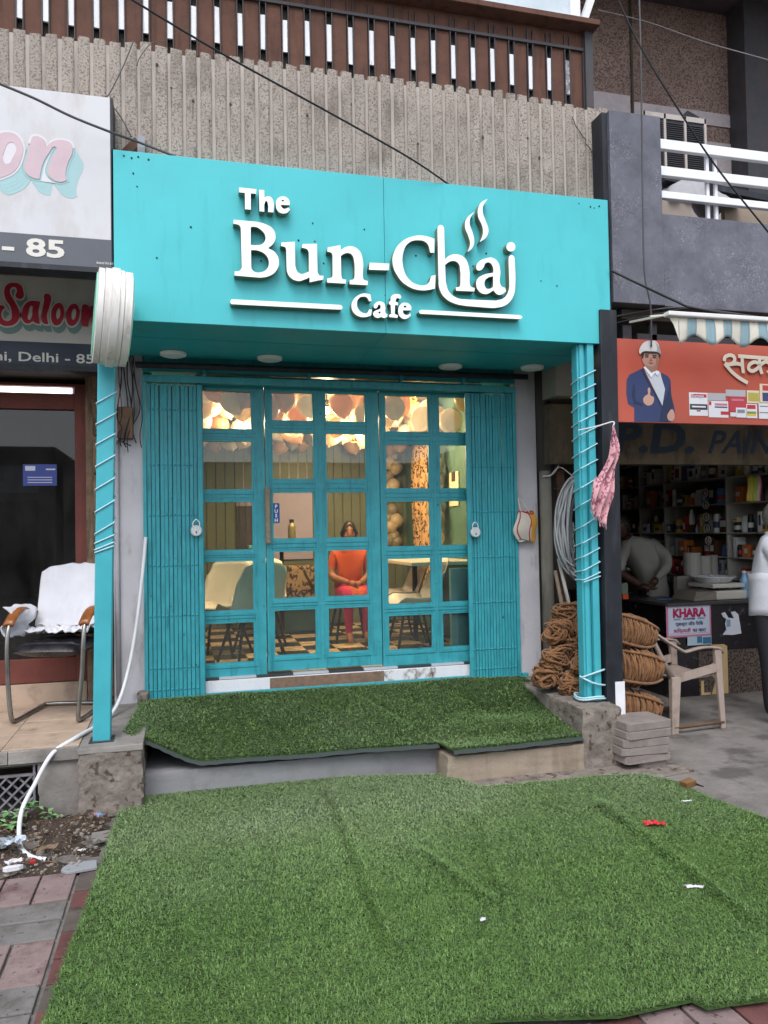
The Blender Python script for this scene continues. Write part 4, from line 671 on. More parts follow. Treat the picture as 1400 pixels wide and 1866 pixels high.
P('top_track', TEALG, tr, (-.262,2.545,-.03,.045,2.61,2.66), bevel=.003); P('top_bar', TEALG, tr, (-.262,2.545,.0,.02,2.69,2.715)); P('top_bar', TEALG, tr, (-.262,2.545,-.055,-.035,2.715,2.74))
for x in (.15, .9, 1.6, 2.1): P('hanger', TEALG, tr, (x, x+.02, -.035, .02, 2.66, 2.76))
b = MB(); b.cyl((-.3,-.12,2.705), (2.6,-.12,2.72), .022, n=10); b.build('conduit', BLACKP, tr, smooth=True)
STEEL = mat('bright_steel', '#dfe2e4', rough=.28, var=.05, metal=.35, spec=.6)
def padlock(label, u, v):
    p = at_y(u, v, -.05); r = root('padlock', label, 'padlock', (p[0], -.055, p[2]), group=None)
    b = MB(); b.lathe([(.001,-.014),(.034,-.014),(.039,-.009),(.039,.009),(.034,.014),(.001,.014)], (p[0], -.055, p[2]), 24, 'y'); b.build('body', STEEL, r, smooth=False)
    b = MB(); b.tube(smooth_path([(p[0]-.021,-.055,p[2]+.02),(p[0]-.021,-.055,p[2]+.055),(p[0],-.055,p[2]+.078),(p[0]+.021,-.055,p[2]+.055),(p[0]+.021,-.055,p[2]+.02)], 5), .0045, 8); b.build('shackle', STEEL, r, smooth=True)
    b = MB(); b.ball((p[0], -.0695, p[2]-.012), .005, 8, 5, (1,.4,1.6)); b.build('keyhole', BLACKP, r)
    return r
padlock('round steel padlock hanging on the left grille gate', 358, 967); padlock('round steel padlock hanging on the right grille gate', 866, 970)
# ---------------------------------------------------------------- glazed screens and door
GLASS = glass_mat('shop_glass', (.90,.93,.91), rough=.01, dust=.038)
def zrow(u, rows): return [at_y(u, v, .1)[2] for v in rows]
def screen(name, label, cat, x0, x1, cols, u, rows, zbot, ztop, yf=.075, yb=.125):
    r = root(name, label, cat, ((x0+x1)/2, .1, zbot))
    zr = zrow(u, rows); panes = [(zr[i+1], zr[i]) for i in range(0, len(rows), 2)]
    edges = [x0]+[c for pr in cols for c in pr]+[x1]
    for i in range(0, len(edges), 2): P('stile', TEALG, r, (edges[i], edges[i+1], yf, yb, zbot, ztop), bevel=.002)
    zs = [ztop]+[z for p_ in panes for z in (p_[1], p_[0])]+[zbot]
    for (ca, cb) in cols:
        for i in range(0, len(zs), 2):
            if zs[i]-zs[i+1] > .004: P('rail', TEALG, r, (ca+.0005, cb-.0005, yf+.002, yb-.002, zs[i+1], zs[i]), bevel=.002)
        for (za, zb_) in panes:
            g_ = P('pane', GLASS, r, (ca, cb, .0985, .1015, za, zb_))
            b = MB(); w = .013; y0, y1 = yf-.004, .097
            for (o_, ww) in ((0, w), (-.012, .005)):
                # raised moulding around the pane
                a0, a1, c0, c1 = ca+o_-(.0 if o_ == 0 else .012), cb-o_+(.0 if o_ == 0 else .012), za+o_-(.0 if o_ == 0 else .012), zb_-o_+(.0 if o_ == 0 else .012)
                yy0 = y0 if o_ else yf+.004
                b.box(a0, a0+ww, yy0, y1-.0 if o_ == 0 else yf+.001, c0, c1); b.box(a1-ww, a1, yy0, y1 if o_ == 0 else yf+.001, c0, c1)
                b.box(a0+ww, a1-ww, yy0, y1 if o_ == 0 else yf+.001, c0, c0+ww); b.box(a0+ww, a1-ww, yy0, y1 if o_ == 0 else yf+.001, c1-ww, c1)
            b.build('glazing_bead', TEALG, g_)
    return r
# panes are measured at the door plane
xl = [at_y(u, 960, .1)[0] for u in (370, 463)]
screen('glazed_screen', 'fixed turquoise window screen with one column of panes left of the door', 'window', .10, .585, [(xl[0]-.005, xl[1])], 415, (710,785,802,895,912,1005,1020,1115,1132,1210), .50, 2.69)
xd = [at_y(u, 960, .1)[0] for u in (495, 575, 593, 670)]
dr = screen('cafe_door', 'turquoise glazed cafe door with ten panes and a push sign', 'door', .592, 1.452, [(xd[0], xd[1]), (xd[2], xd[3])], 535, (714,770,787,876,895,984,1002,1092,1108,1195), .535, 2.69)
xq = [at_y(u, 960, .1)[0] for u in (702, 785, 800)]
screen('glazed_screen', 'fixed turquoise window screen with two columns of panes right of the door', 'window', 1.459, 2.30, [(xq[0], xq[1]), (xq[2], 2.20)], 740, (720,790,808,893,911,998,1015,1102,1118,1185), .52, 2.69)
p, q = at_y(487, 888, .06), at_y(487, 991, .06)
HND = mat('mottled_stone_handle', '#86796a', rough=.6, var=.35, scale=60, bump=.5, bscale=60)
P('handle', HND, dr, (p[0]-.018, p[0]+.02, .028, .058, q[2], p[2]), bevel=.01); P('handle_stud', STEEL, dr, (p[0]-.006, p[0]+.006, .058, .075, q[2]+.04, q[2]+.05)); P('handle_stud', STEEL, dr, (p[0]-.006, p[0]+.006, .058, .075, p[2]-.05, p[2]-.04))
p, q = at_y(497, 917, .096), at_y(509, 953, .096)
ps = root('push_sticker', 'blue vertical PUSH sticker on the door glass', 'sticker', (p[0], .095, q[2]))
P('sheet', mat('royal_blue_vinyl', '#1d4b96', rough=.4, var=.05), ps, (p[0], p[0]+.05, .0935, .0965, q[2], p[2]))
for i, ch in enumerate('PUSH'): lettering(ch, 'letter', WHITEP, ps, p[0]+.025, p[2]-.036-.034*i, .026, .0925, .001, align='CENTER', bold=.03)
# ================================================================ cafe interior
SHELL = mat('white_shell_plastic', '#e6e1da', rough=.35, var=.04, spec=.45); BLKM = mat('black_dowel', '#1c1a19', rough=.5, var=.2)
def shell_chair(label, loc, rz):
    r = root('shell_chair', label, 'chair', (0,0,0), 0, 'moulded shell chairs inside the cafe')
    b = MB()
    def fn(u, v):
        # v: 0 front lip -> 1 top of back; u: -1..1 across
        u = u*2-1; s = v
        if s < .5: t = s/.5; y = -.22+.36*t; z = .42-.035*math.sin(t*math.pi*.8)+(.0 if t > .12 else -.02*(1-t/.12)); w = .235-.02*abs(t-.5)
        else: t = (s-.5)/.5; a = t; y = .14+.09*math.sin(a*1.57)+.045*a; z = .405+.39*a**1.12+.02*a*(1-a); w = .23-.03*a-.05*max(0, a-.75)*2
        x = u*w; lift = abs(u)**2.6*(.075 if s < .5 else .035*(1-max(0, (s-.8)/.2)*.6)); 
        if s < .5: z += lift*min(1, s/.12)
        else: y -= lift*1.9
        if s > .85: z -= abs(u)**4*.035
        return (x, y, z)
    b.grid(fn, 14, 18); b.build('shell', SHELL, r, smooth=True, solid=.008)
    for sx in (-1, 1):
        for sy in (-1, 1): b = MB(); b.cyl((sx*.11, -.02+sy*.1, .39), (sx*.21, -.01+sy*.2, .0), .014, .011, 8); b.build('leg', BLKM, r, smooth=True)
    b = MB()
    for sx in (-1, 1): b.cyl((sx*.13,-.11,.33), (-sx*.13,.1,.33), .006, n=6); b.cyl((sx*.16,-.15,.2), (sx*.16,.15,.2), .005, n=6)
    b.cyl((-.11,-.12,.385),(.11,.1,.385), .01, n=6); b.build('brace', BLKM, r); r.location = loc; r.rotation_euler = (0,0,rz); return r
FZ = .52
shell_chair('white shell chair turned away nearest the left panes', (.53, .62, FZ), math.radians(180+20))
shell_chair('shell chair facing out behind the left panes', (.30, 1.15, FZ), math.radians(-28))
shell_chair('second shell chair partly hidden behind the white one at left', (.66, 1.35, FZ), math.radians(-12))
shell_chair('white shell chair seen side on at the right panes', (1.93, .78, FZ), math.radians(-92))
shell_chair('shell chair pushed in behind the side on one at right', (1.98, 1.45, FZ), math.radians(-88))
tb = root('cafe_table', 'white rectangular table top by the right cafe wall', 'table', (2.2,1.1,FZ)); P('table_top', mat('white_laminate', '#d9d3c8', rough=.35, var=.03), tb, (1.86,2.49,.62,1.75,1.245,1.275), bevel=.004)
for x_, y_ in ((2.15,.9),(2.15,1.5)): b = MB(); b.cyl((x_,y_,FZ),(x_,y_,1.245),.025,n=10); b.build('leg', BLKM, tb, smooth=True)
SEAG = mat('sea_green_board', '#5aa5ab', rough=.5, var=.06)
pnl = P('low_screen', SEAG, None, (2.04,2.49,.16,.2,FZ,1.24)); tag(pnl, 'plain sea green low panel behind the rightmost lower panes', 'panel')
# pale doorway, peacock cushion sofa, bottle, phone
dw = root('inner_doorway', 'lavender doorway opening in the boarded green back wall', 'doorway', (1.0,2.95,FZ)); p, q = at_y(430, 842, 2.92), at_y(571, 1010, 2.92)
P('reveal', mat('lavender_wall', '#a49bb0', rough=.8, var=.05), dw, (p[0], q[0], 2.931, 2.948, 1.25, p[2])); P('dark_frame', DKMET, dw, (p[0], p[0]+.28, 2.915, 2.93, 1.35, p[2]-.48));  # dark sheet behind the doorway bars
for i in range(4): P('bar', DKMET, dw, (p[0]+.03+.07*i, p[0]+.036+.07*i, 2.905, 2.912, 1.35, 1.9))
def floral(name, base, dark, scale, mirror=False):
    m, nt, bs, out = node_mat(name); v = coords(nt, (1,1,.7), False)
    nz = noise(nt, v, scale, 2.5, .55); n2 = noise(nt, v, scale*2.3, 2, .5)
    f = ramp(nt, nz, [(.47, (0,0,0)), (.5, (1,1,1))]); f2 = ramp(nt, n2, [(.46, (0,0,0)), (.5, (1,1,1))]); ff = mixc(nt, 1., f, f2, 'MULTIPLY')
    nt.links.new(mixc(nt, ff, base, dark), bs.inputs['Base Color']); bs.inputs['Roughness'].default_value = .8; MATS[name] = m; return m
FLOR = floral('leaf_print_cloth', lin('#d2a570'), lin('#4a3422'), 22); PEAC = floral('peacock_print_cloth', lin('#9c8160'), lin('#3d3025'), 16)
sofa = root('sofa', 'low sofa with dark peacock print backrest seen through the door', 'sofa', (1.0,2.5,FZ)); p, q = at_y(496, 1032, 2.4), at_y(575, 1092, 2.4)
P('backrest', PEAC, sofa, (p[0]-.08, q[0]+.1, 2.4, 2.55, q[2]-.03, p[2]), bevel=.03); P('seat', mat('dark_green_vinyl', '#2f4a43', rough=.5), sofa, (p[0]-.12, q[0]+.12, 2.2, 2.6, FZ, q[2]-.03), bevel=.03)
BIRD = mat('brown_print', '#3a2a1e', rough=.8)
for sx in (-1, 1):
    cx = (p[0]+q[0])/2+.01; zc = (p[2]+q[2])/2
    pts = [(cx+sx*.10, zc+.13), (cx+sx*.105, zc+.10), (cx+sx*.13, zc+.05), (cx+sx*.18, zc-.04), (cx+sx*.22, zc-.13)]
    for i in range(len(pts)-1): pass
    ribbon_strip(pts, .028, 'printed_peacock', BIRD, sofa, 2.397, .002); ribbon_strip([(cx+sx*.02, zc-.14), (cx+sx*.08, zc-.08), (cx+sx*.17, zc-.09), (cx+sx*.2, zc-.02)], .014, 'printed_branch', BIRD, sofa, 2.396, .002)
cu = root('fabric_column', 'tall leaf print fabric panel on the right cafe wall', 'curtain', (2.47,2.1,FZ)); ya, yb_ = at_x(752, 950, 2.46)[1], at_x(785, 950, 2.46)[1]
b = MB(); b.grid(lambda u, v: (2.46+.025*math.sin(u*18)+.01*math.sin(v*7), ya+.1*(1-v)*0+(yb_-ya)*u*(1-.0)+(.28*(1-u)*-max(0, v-.75)*2), .9+v*1.75), 24, 16); b.build('cloth', FLOR, cu, smooth=True, solid=.006)
for i, (u0, v0, u1, v1) in enumerate(((818,862,835,893),(818,903,835,921))):
    p, q = at_x(u0, v0, 2.485), at_x(u1, v1, 2.485)
    pp = root('wall_poster', ('small cream poster with a sketch on the right cafe wall' if i == 0 else 'small cream card below the poster on the right cafe wall'), 'poster', (2.49, (p[1]+q[1])/2, q[2]))
    P('sheet', mat('cream_paper', '#d9c9a8', rough=.7, var=.05), pp, (2.488, 2.496, min(p[1],q[1]), max(p[1],q[1]), q[2], p[2]))
    if i == 0: P('sketch', BIRD, pp, (2.484, 2.487, (p[1]+q[1])/2-.05, (p[1]+q[1])/2+.05, (p[2]+q[2])/2, (p[2]+q[2])/2+.09))
bt = root('water_bottle', 'olive steel bottle standing on the ledge behind the PUSH sign', 'bottle', tuple(at_y(532, 983, 1.9))); p = at_y(532, 983, 1.9); zb0 = p[2]-.05
b = MB(); b.lathe([(.035,0),(.038,.01),(.038,.17),(.03,.19),(.02,.2),(.02,.215)], (p[0],1.9,zb0), 16); b.build('body', mat('olive_steel', '#7d744f', rough=.35, var=.1, metal=.4), bt, smooth=True); b = MB(); b.cyl((p[0],1.9,zb0+.215),(p[0],1.9,zb0+.245),.022,n=12); b.build('cap', BLKM, bt)
ld = root('counter_ledge', 'narrow ledge across the room carrying the bottle', 'ledge', (p[0],1.95,FZ)); P('slab', SEAG, ld, (p[0]-.42,p[0]+.2,1.82,2.0,zb0-.03,zb0), bevel=.003); b = MB(); b.cyl((p[0]-.1,1.91,FZ),(p[0]-.1,1.91,zb0-.03),.02,n=10); b.build('leg', BLKM, ld, smooth=True)
# balloons
def balloon_mat(name, hx):
    m = mat(name, hx, rough=.3, var=.03, spec=.5); nt = m.node_tree; bs = nt.nodes['Principled BSDF']; tl = N(nt, 'ShaderNodeBsdfTranslucent'); tl.inputs[0].default_value = (*lin(hx), 1)
    mx = N(nt, 'ShaderNodeMixShader'); mx.inputs[0].default_value = .5; nt.links.new(bs.outputs[0], mx.inputs[1]); nt.links.new(tl.outputs[0], mx.inputs[2]); nt.links.new(mx.outputs[0], nt.nodes['Material Output'].inputs[0]); return m
BAL = [balloon_mat('cream_balloon', '#e6d3b4'), balloon_mat('tan_balloon', '#cfa272'), balloon_mat('grey_balloon', '#b3a996'), balloon_mat('white_balloon', '#efe7da')]
bb = MB(); bb.lathe([(.001,-.155),(.012,-.152),(.007,-.142),(.03,-.13),(.075,-.095),(.108,-.045),(.12,.01),(.113,.06),(.085,.1),(.045,.122),(.001,.13)], (0,0,0), 18); bsrc = bb.build('balloon', BAL[0], None, smooth=True)
bmesh_by = [bsrc.data]
for m in BAL[1:]:
    d = bsrc.data.copy(); d.materials[0] = m; bmesh_by.append(d)
bpy.data.objects.remove(bsrc)
cnames = ['cream', 'tan', 'grey', 'white']; bcount = 0
def balloon(x, y, z, r, c, label, grp):
    o = bpy.data.objects.new('balloon', bmesh_by[c]); COL.objects.link(o); o.location = (x, y, z); o.scale = (r/.12,)*3
    o.rotation_euler = (random.uniform(-.6,.6), random.uniform(-.6,.6), random.uniform(0,6)); tag(o, label, 'balloon', grp)
LAMPS = [tuple(at_y(u, v, yy)[:2]) for u, v, yy in ((452,752,1.2),(655,795,1.6),(735,728,1.2),(596,748,1.0))]; spots = []
for k in range(118):
    for _ in range(60):
        x, y = random.uniform(0.0, 2.35), random.uniform(.55, 2.75); z = 2.86-.14-random.uniform(0,.24)
        if all((x-a)**2+(y-b_)**2+(z-c)**2 > .015 for a, b_, c in spots) and all((x-a)**2+(y-b_)**2 > .06 for a, b_ in LAMPS): break
    spots.append((x, y, z)); c = random.choice((0,0,1,1,3,2))
    side = 'above the left panes' if x < .8 else ('above the glazed door' if x < 1.6 else 'above the right panes')
    balloon(x, y, z, random.uniform(.078,.118), c, f'{cnames[c]} balloon in the ceiling cluster {side}', f'{cnames[c]} ceiling balloons {side}')
def garland(label, col, uvs, x):
    for (u, v, r, c) in uvs:
        p = at_x(u, v, x)
        if p[1] > 2.8: p = at_y(u, v, 2.82)
        balloon(min(p[0], x-.06), p[1], p[2], r, c, f'{cnames[c]} balloon in the {label}', f'{cnames[c]} balloons in the {label}')
garland('garland down the right cafe wall', 0, [(712,800,.075,2),(722,815,.07,2),(716,828,.06,0),(710,845,.075,0),(720,853,.08,0),(708,868,.06,2),(716,885,.08,0),(706,892,.07,0),(714,930,.07,2),(708,945,.06,2),(720,950,.09,0),(712,960,.08,0),(718,978,.07,2),(708,985,.07,2),(722,988,.075,2)], 2.44)
garland('garland beside the leaf print panel', 0, [(803,830,.07,2),(806,848,.075,2),(804,872,.09,2),(806,895,.08,2),(804,930,.09,2),(808,945,.08,2),(804,965,.08,0),(808,980,.075,0)], 2.44)
garland('bunch at the top of the right panes', 0, [(760,752,.07,0),(768,745,.07,0),(752,760,.065,0),(745,768,.07,2),(757,770,.065,2),(770,775,.08,0),(780,762,.07,0)], 2.3)
# pendant lamps
BULB = emit_mat('warm_bulb', (1.0,.62,.25), 60.0); GOLD = mat('gold_wire', '#b98a3d', rough=.35, var=.1, metal=.7)
def pendant(label, p, r=.12, h=.12, watts=27):
    t = root('pendant_lamp', label, 'lamp', (p[0], p[1], p[2])); b = MB()
    for i in range(10):
        a = 2*math.pi*i/10; b.tube([(p[0]+.02*math.cos(a), p[1]+.02*math.sin(a), p[2]+h*.6), (p[0]+r*.8*math.cos(a), p[1]+r*.8*math.sin(a), p[2]+h*.35), (p[0]+r*math.cos(a), p[1]+r*math.sin(a), p[2]), (p[0]+r*.7*math.cos(a), p[1]+r*.7*math.sin(a), p[2]-h*.4)], .0035, 5)
    for rr, dz in ((r,0),(r*.7,-h*.4),(r*.8,h*.35)): b.tube([(p[0]+rr*math.cos(a), p[1]+rr*math.sin(a), p[2]+dz) for a in np.linspace(0, 2*math.pi, 20)[:-1]], .0035, 5, closed=True)
    b.build('cage', GOLD, t); b = MB(); b.ball((p[0],p[1],p[2]-.0), .028, 10, 8, (1,1,1.3)); b.build('bulb', BULB, t, smooth=True); b = MB(); b.cyl((p[0],p[1],p[2]+.03),(p[0],p[1],2.86),.006,n=6); b.cyl((p[0],p[1],p[2]+.03),(p[0],p[1],p[2]+.09),.02,n=10); b.build('flex', BLKM, t)
    l = bpy.data.lights.new('lamp_light', 'POINT'); l.energy = watts; l.color = (1.0,.72,.42); l.shadow_soft_size = .06; lo = bpy.data.objects.new('lamp_light', l); COL.objects.link(lo); lo.parent = t; lo.location = (0,0,-.07)
pendant('gold cage pendant lamp in the top left pane', at_y(452, 752, 1.2), .11)
pendant('gold cage pendant lamp hanging above the door', at_y(655, 795, 1.6), .12)
pendant('gold cage pendant lamp at the top of the right panes', at_y(735, 728, 1.2), .13)
pendant('gold cage pendant lamp between the two top door panes', at_y(596, 748, 1.0), .1, watts=14)
# ================================================================ people
SKIN = mat('brown_skin', '#976750', rough=.55, var=.08, scale=12, spec=.35); SKIND = mat('dark_brown_skin', '#452c20', rough=.55, var=.08, spec=.35)
HAIR = mat('dark_hair', '#1a1411', rough=.5, var=.3, scale=30); HAIRG = mat('grey_hair', '#77746f', rough=.6, var=.35, scale=60); EYEW = mat('eye_white', '#8f847a', rough=.3); EYEB = mat('eye_dark', '#140d0a', rough=.2)
def head_mesh(c, face, size=1.0, tilt=0.):
    """head as a shaped closed surface; face = unit vector (x, y) the face looks along"""
    fx, fy = face; L = math.hypot(fx, fy); fx /= L; fy /= L; rx, ry = fy*1.0, -fx*1.0
    vs = []; fs = []; nu, nv = 24, 18
    for i in range(nv+1):
        th = math.pi*i/nv; zc = math.cos(th); sr = math.sin(th)
        for j in range(nu):
            ph = 2*math.pi*j/nu; a = math.sin(ph)*sr; b = math.cos(ph)*sr   # a: sideways, b: forwards
            X = a*.075; Y = b*.092; Zz = zc*.118
            if zc < 0: X *= 1-.33*(-zc)**1.4; Y *= 1-.12*(-zc)
            fr = max(0, b)
            g = lambda x0, z0, sx, sz: math.exp(-((a-x0)/sx)**2-((zc-z0)/sz)**2)*fr
            Y += .026*g(0,-.18,.16,.16)+.012*g(0,.0,.13,.2)-.013*(g(.38,.08,.2,.12)+g(-.38,.08,.2,.12))+.008*(g(0,-.47,.28,.07)+g(0,-.55,.26,.07))+.012*g(0,-.82,.35,.15)+.006*g(0,.25,.6,.1)
            X += .018*math.exp(-((abs(a)-1)/.14)**2-((zc+.02)/.22)**2-((b+.05)/.25)**2)*(1 if a > 0 else -1)
            X, Y, Zz = X*size, Y*size, Zz*size
            Yt = Y*math.cos(tilt)+Zz*math.sin(tilt); Zt = -Y*math.sin(tilt)+Zz*math.cos(tilt)
            vs.append((c[0]+X*rx+Yt*fx, c[1]+X*ry+Yt*fy, c[2]+Zt))
    for i in range(nv):
        for j in range(nu): fs.append((i*nu+j, (i+1)*nu+j, (i+1)*nu+(j+1) % nu, i*nu+(j+1) % nu))
    def at(a, f, z): return (c[0]+(a*rx+f*fx)*size, c[1]+(a*ry+f*fy)*size, c[2]+z*size)
    return vs, fs, at
def hand_tubes(wrist, to, side, size=1.0, curl=.5):
    """five bent fingers and a palm as short tapered tubes"""
    w = Vector(wrist); d = (Vector(to)-w).normalized(); s = Vector(side).normalized(); nrm = d.cross(s).normalized(); b = MB(); out = []
    b.tube([w, w+d*.04*size, w+d*.085*size], [.024*size,.036*size,.032*size], 8)
    for k, (o, L) in enumerate(((-.026,.062),(-.009,.074),(.009,.07),(.025,.055))):
        p0 = w+d*.078*size+s*o*size; p1 = p0+(d*math.cos(curl*.5)+nrm*math.sin(curl*.5))*L*.5*size; p2 = p1+(d*math.cos(curl*1.6)+nrm*math.sin(curl*1.6))*L*.5*size
        b.tube([p0-d*.015*size, p0, p1, p2], [.009*size,.0095*size,.0085*size,.006*size], 6)
    p0 = w+d*.025*size-s*.028*size; b.tube([p0, p0+(d*.6-s*.8)*.03*size, p0+(d*.85-s*.5+nrm*.3)*.062*size], [.012*size,.011*size,.007*size], 6); return b
def person(label, joints, bones, mats, hair_m, head_c, face, hsize, loc, tilt=0., hands=(), hair='short'):
    """joints: name -> (pos, radius); bones: (a, b, material index); first joint is the pelvis"""
    r = root('person', label, 'person', loc); names_ = list(joints); idx = {n: i for i, n in enumerate(names_)}
    me = bpy.data.meshes.new('sk'); me.from_pydata([joints[n][0] for n in names_], [(idx[a], idx[b]) for a, b, _ in bones], [])
    ob = bpy.data.objects.new('sk', me); COL.objects.link(ob); md = ob.modifiers.new('skin', 'SKIN'); md.use_smooth_shade = True
    for i, n in enumerate(names_):
        rad = joints[n][1]; me.skin_vertices[0].data[i].radius = (rad if isinstance(rad, tuple) else (rad, rad)); me.skin_vertices[0].data[i].use_root = (i == 0)
    sb = ob.modifiers.new('sub', 'SUBSURF'); sb.levels = 2; sb.render_levels = 2; bpy.context.view_layer.update()
    ev = bpy.data.meshes.new_from_object(ob.evaluated_get(bpy.context.evaluated_depsgraph_get())); bpy.data.objects.remove(ob)
    mb = MB(); mb.v = [tuple(v.co) for v in ev.vertices]; rad_ = lambda n: (sum(joints[n][1])/2 if isinstance(joints[n][1], tuple) else joints[n][1]); segs = [(Vector(joints[a][0]), Vector(joints[b][0]), m, rad_(a), rad_(b)) for a, b, m in bones]
    for p in ev.polygons:
        c = p.center; best = None
        for (a, b, m, ra, rb) in segs:
            ab = b-a; t = max(0, min(1, (c-a).dot(ab)/max(1e-9, ab.length_squared))); d = (c-a-ab*t).length/(ra+(rb-ra)*t)
            if best is None or d < best[0]: best = (d, m)
        mb.f.append(tuple(p.vertices)); mb.mi.append(best[1])
    bpy.data.meshes.remove(ev); mb.cur = 0
    hv, hf, at = head_mesh(head_c, face, hsize, tilt); mb._add(hv, hf)
    for (w, t, s, sz) in hands: hb = hand_tubes(w, t, s, sz); mb._add(hb.v, hb.f)
    mb.build('body', mats, r, smooth=True)
    for s in (-1, 1):
        e = MB(); e.ball(at(s*.03, .0745, .010), .0115*hsize, 10, 7, (1,1,.75)); eo = e.build('eye', EYEW, r, smooth=True); e = MB(); e.ball(at(s*.03, .083, .010), .0058*hsize, 8, 6); e.build('pupil', EYEB, eo)
        e = MB(); e.bar(at(s*.014, .089, .034), at(s*.046, .082, .036), .004, .005); e.build('eyebrow', HAIR if hair_m is HAIR else hair_m, r)
    e = MB(); e.bar(at(-.02, .083, -.056), at(.02, .083, -.056), .006, .007); e.build('mouth', mat('lip', '#5a2f28', rough=.5), r)
    # hair cap following the skull, hairline open towards the face
    hv, hf, at2 = head_mesh((0,0,0), face, hsize*1.07, tilt); h = MB(); L = math.hypot(*face); keep = []
    for f in hf:
        c = sum((Vector(hv[i]) for i in f), Vector())/4; fwd = (c.x*face[0]+c.y*face[1])/L
        lo = -.055 if hair == 'short' else -.09
        if c.z > lo*hsize+max(0, fwd)*1.55 and fwd < .075*hsize: keep.append(f)
    h._add([(v[0]+head_c[0], v[1]+head_c[1], v[2]+head_c[2]) for v in hv], keep)
    if hair == 'bun': h.ball(at(0,-.11,-.02), .045*hsize, 10, 8)
    h.build('hair', hair_m, r, smooth=True, solid=.006)
    return r
ORG = mat('orange_cotton', '#c04d20', rough=.85, var=.12, scale=9, bump=.3, sheen=.2); MAG = mat('magenta_cotton', '#b5224f', rough=.85, var=.15, scale=9, bump=.3)
wx, wy = 1.565, 1.75
J = {'pelvis':((wx,wy,.99),(.15,.12)),'waist':((wx,wy,1.12),(.135,.105)),'chest':((wx,wy+.01,1.27),(.14,.10)),'neck0':((wx,wy,1.40),.06),'neck':((wx,wy-.01,1.47),.048),
 'hl':((wx-.10,wy-.03,.97),.095),'hr':((wx+.10,wy-.03,.97),.095),'kl':((wx-.11,wy-.42,.99),.068),'kr':((wx+.09,wy-.42,.99),.068),'al':((wx-.10,wy-.40,.60),.036),'ar':((wx+.08,wy-.40,.60),.036),'tl':((wx-.11,wy-.54,.55),.03),'tr':((wx+.08,wy-.54,.55),.03),
 'sl':((wx-.16,wy+.01,1.35),.066),'sr':((wx+.16,wy+.01,1.35),.066),'ml':((wx-.195,wy-.0,1.22),.055),'mr':((wx+.195,wy-.0,1.22),.055),'el':((wx-.21,wy-.03,1.13),.045),'er':((wx+.21,wy-.03,1.13),.045),'wl':((wx-.06,wy-.27,1.08),.028),'wr':((wx+.06,wy-.27,1.08),.028)}
Bn = [('pelvis','waist',1),('waist','chest',1),('chest','neck0',1),('neck0','neck',0),('pelvis','hl',1),('pelvis','hr',1),('hl','kl',2),('hr','kr',2),('kl','al',2),('kr','ar',2),('al','tl',0),('ar','tr',0),('chest','sl',1),('chest','sr',1),('sl','ml',1),('sr','mr',1),('ml','el',0),('mr','er',0),('el','wl',0),('er','wr',0)]
wmn = person('seated woman in orange tunic and magenta trousers behind the cafe door', J, Bn, [SKIN, ORG, MAG], HAIR, (wx-.005,wy-.03,1.56), (-.1,-1), .98, (wx,wy,FZ), hands=(((wx-.06,wy-.27,1.08),(wx+.04,wy-.36,1.05),(0,-.5,.8),.9),((wx+.06,wy-.27,1.08),(wx-.04,wy-.34,1.04),(0,-.5,.8),.9)), hair='bun')
b = MB(); b.grid(lambda u, v: (wx-.17+.34*u+.01*math.sin(v*9), wy-.1-.36*v, 1.075-.015*v-.11*abs(u*2-1)**3-.04*math.sin(u*math.pi)*v-(.0 if v < .85 else .5*(v-.85))+.008*math.sin(u*22)), 20, 14); b.build('tunic_skirt', ORG, wmn, smooth=True, solid=.006)
wmn.scale = (.9,.9,.97)
st = root('stool', 'dark stool under the seated woman', 'stool', (wx,wy,FZ)); b = MB(); b.lathe([(.17,0),(.18,.01),(.18,.03),(.16,.04)], (wx,wy,.86), 20); b.build('seat', BLKM, st)
for sx in (-1,1):
    for sy in (-1,1): b = MB(); b.cyl((wx+sx*.11,wy+sy*.11,.86),(wx+sx*.17,wy+sy*.17,FZ),.013,n=8); b.build('leg', BLKM, st)
# man in white shirt at the right edge
WSH = mat('white_striped_shirt', '#c9cbd2', rough=.8, var=.06, scale=12, bump=.25, bscale=30, sheen=.2); BTR = mat('black_trousers', '#1d1d22', rough=.8, var=.2, bump=.2); SHOE = mat('black_leather', '#15151a', rough=.4)
mx, my = 4.515, -.45
J = {'pelvis':((mx,my,.92),.135),'waist':((mx,my,1.05),.15),'chest':((mx,my,1.28),.15),'neck0':((mx+.01,my,1.45),.07),'neck':((mx+.02,my,1.51),.052),
 'hl':((mx-.09,my,.87),.105),'hr':((mx+.09,my,.87),.105),'kl':((mx-.10,my-.06,.48),.072),'kr':((mx+.12,my+.08,.48),.072),'al':((mx-.12,my-.08,.09),.05),'ar':((mx+.13,my+.12,.09),.05),'tl':((mx-.03,my-.17,.04),.036),'tr':((mx+.23,my+.04,.04),.036),
 'sl':((mx-.11,my-.1,1.39),.072),'sr':((mx+.12,my+.1,1.39),.072),'ml':((mx-.06,my-.19,1.22),.066),'mr':((mx+.17,my+.1,1.2),.064),'el':((mx+.0,my-.23,1.12),.045),'er':((mx+.2,my+.08,1.11),.045),'wl':((mx+.2,my-.32,1.0),.03),'wr':((mx+.27,my-.05,.9),.03)}
Bn = [('pelvis','waist',1),('waist','chest',1),('chest','neck0',1),('neck0','neck',0),('pelvis','hl',2),('pelvis','hr',2),('hl','kl',2),('hr','kr',2),('kl','al',2),('kr','ar',2),('al','tl',3),('ar','tr',3),('chest','sl',1),('chest','sr',1),('sl','ml',1),('sr','mr',1),('ml','el',0),('mr','er',0),('el','wl',0),('er','wr',0)]
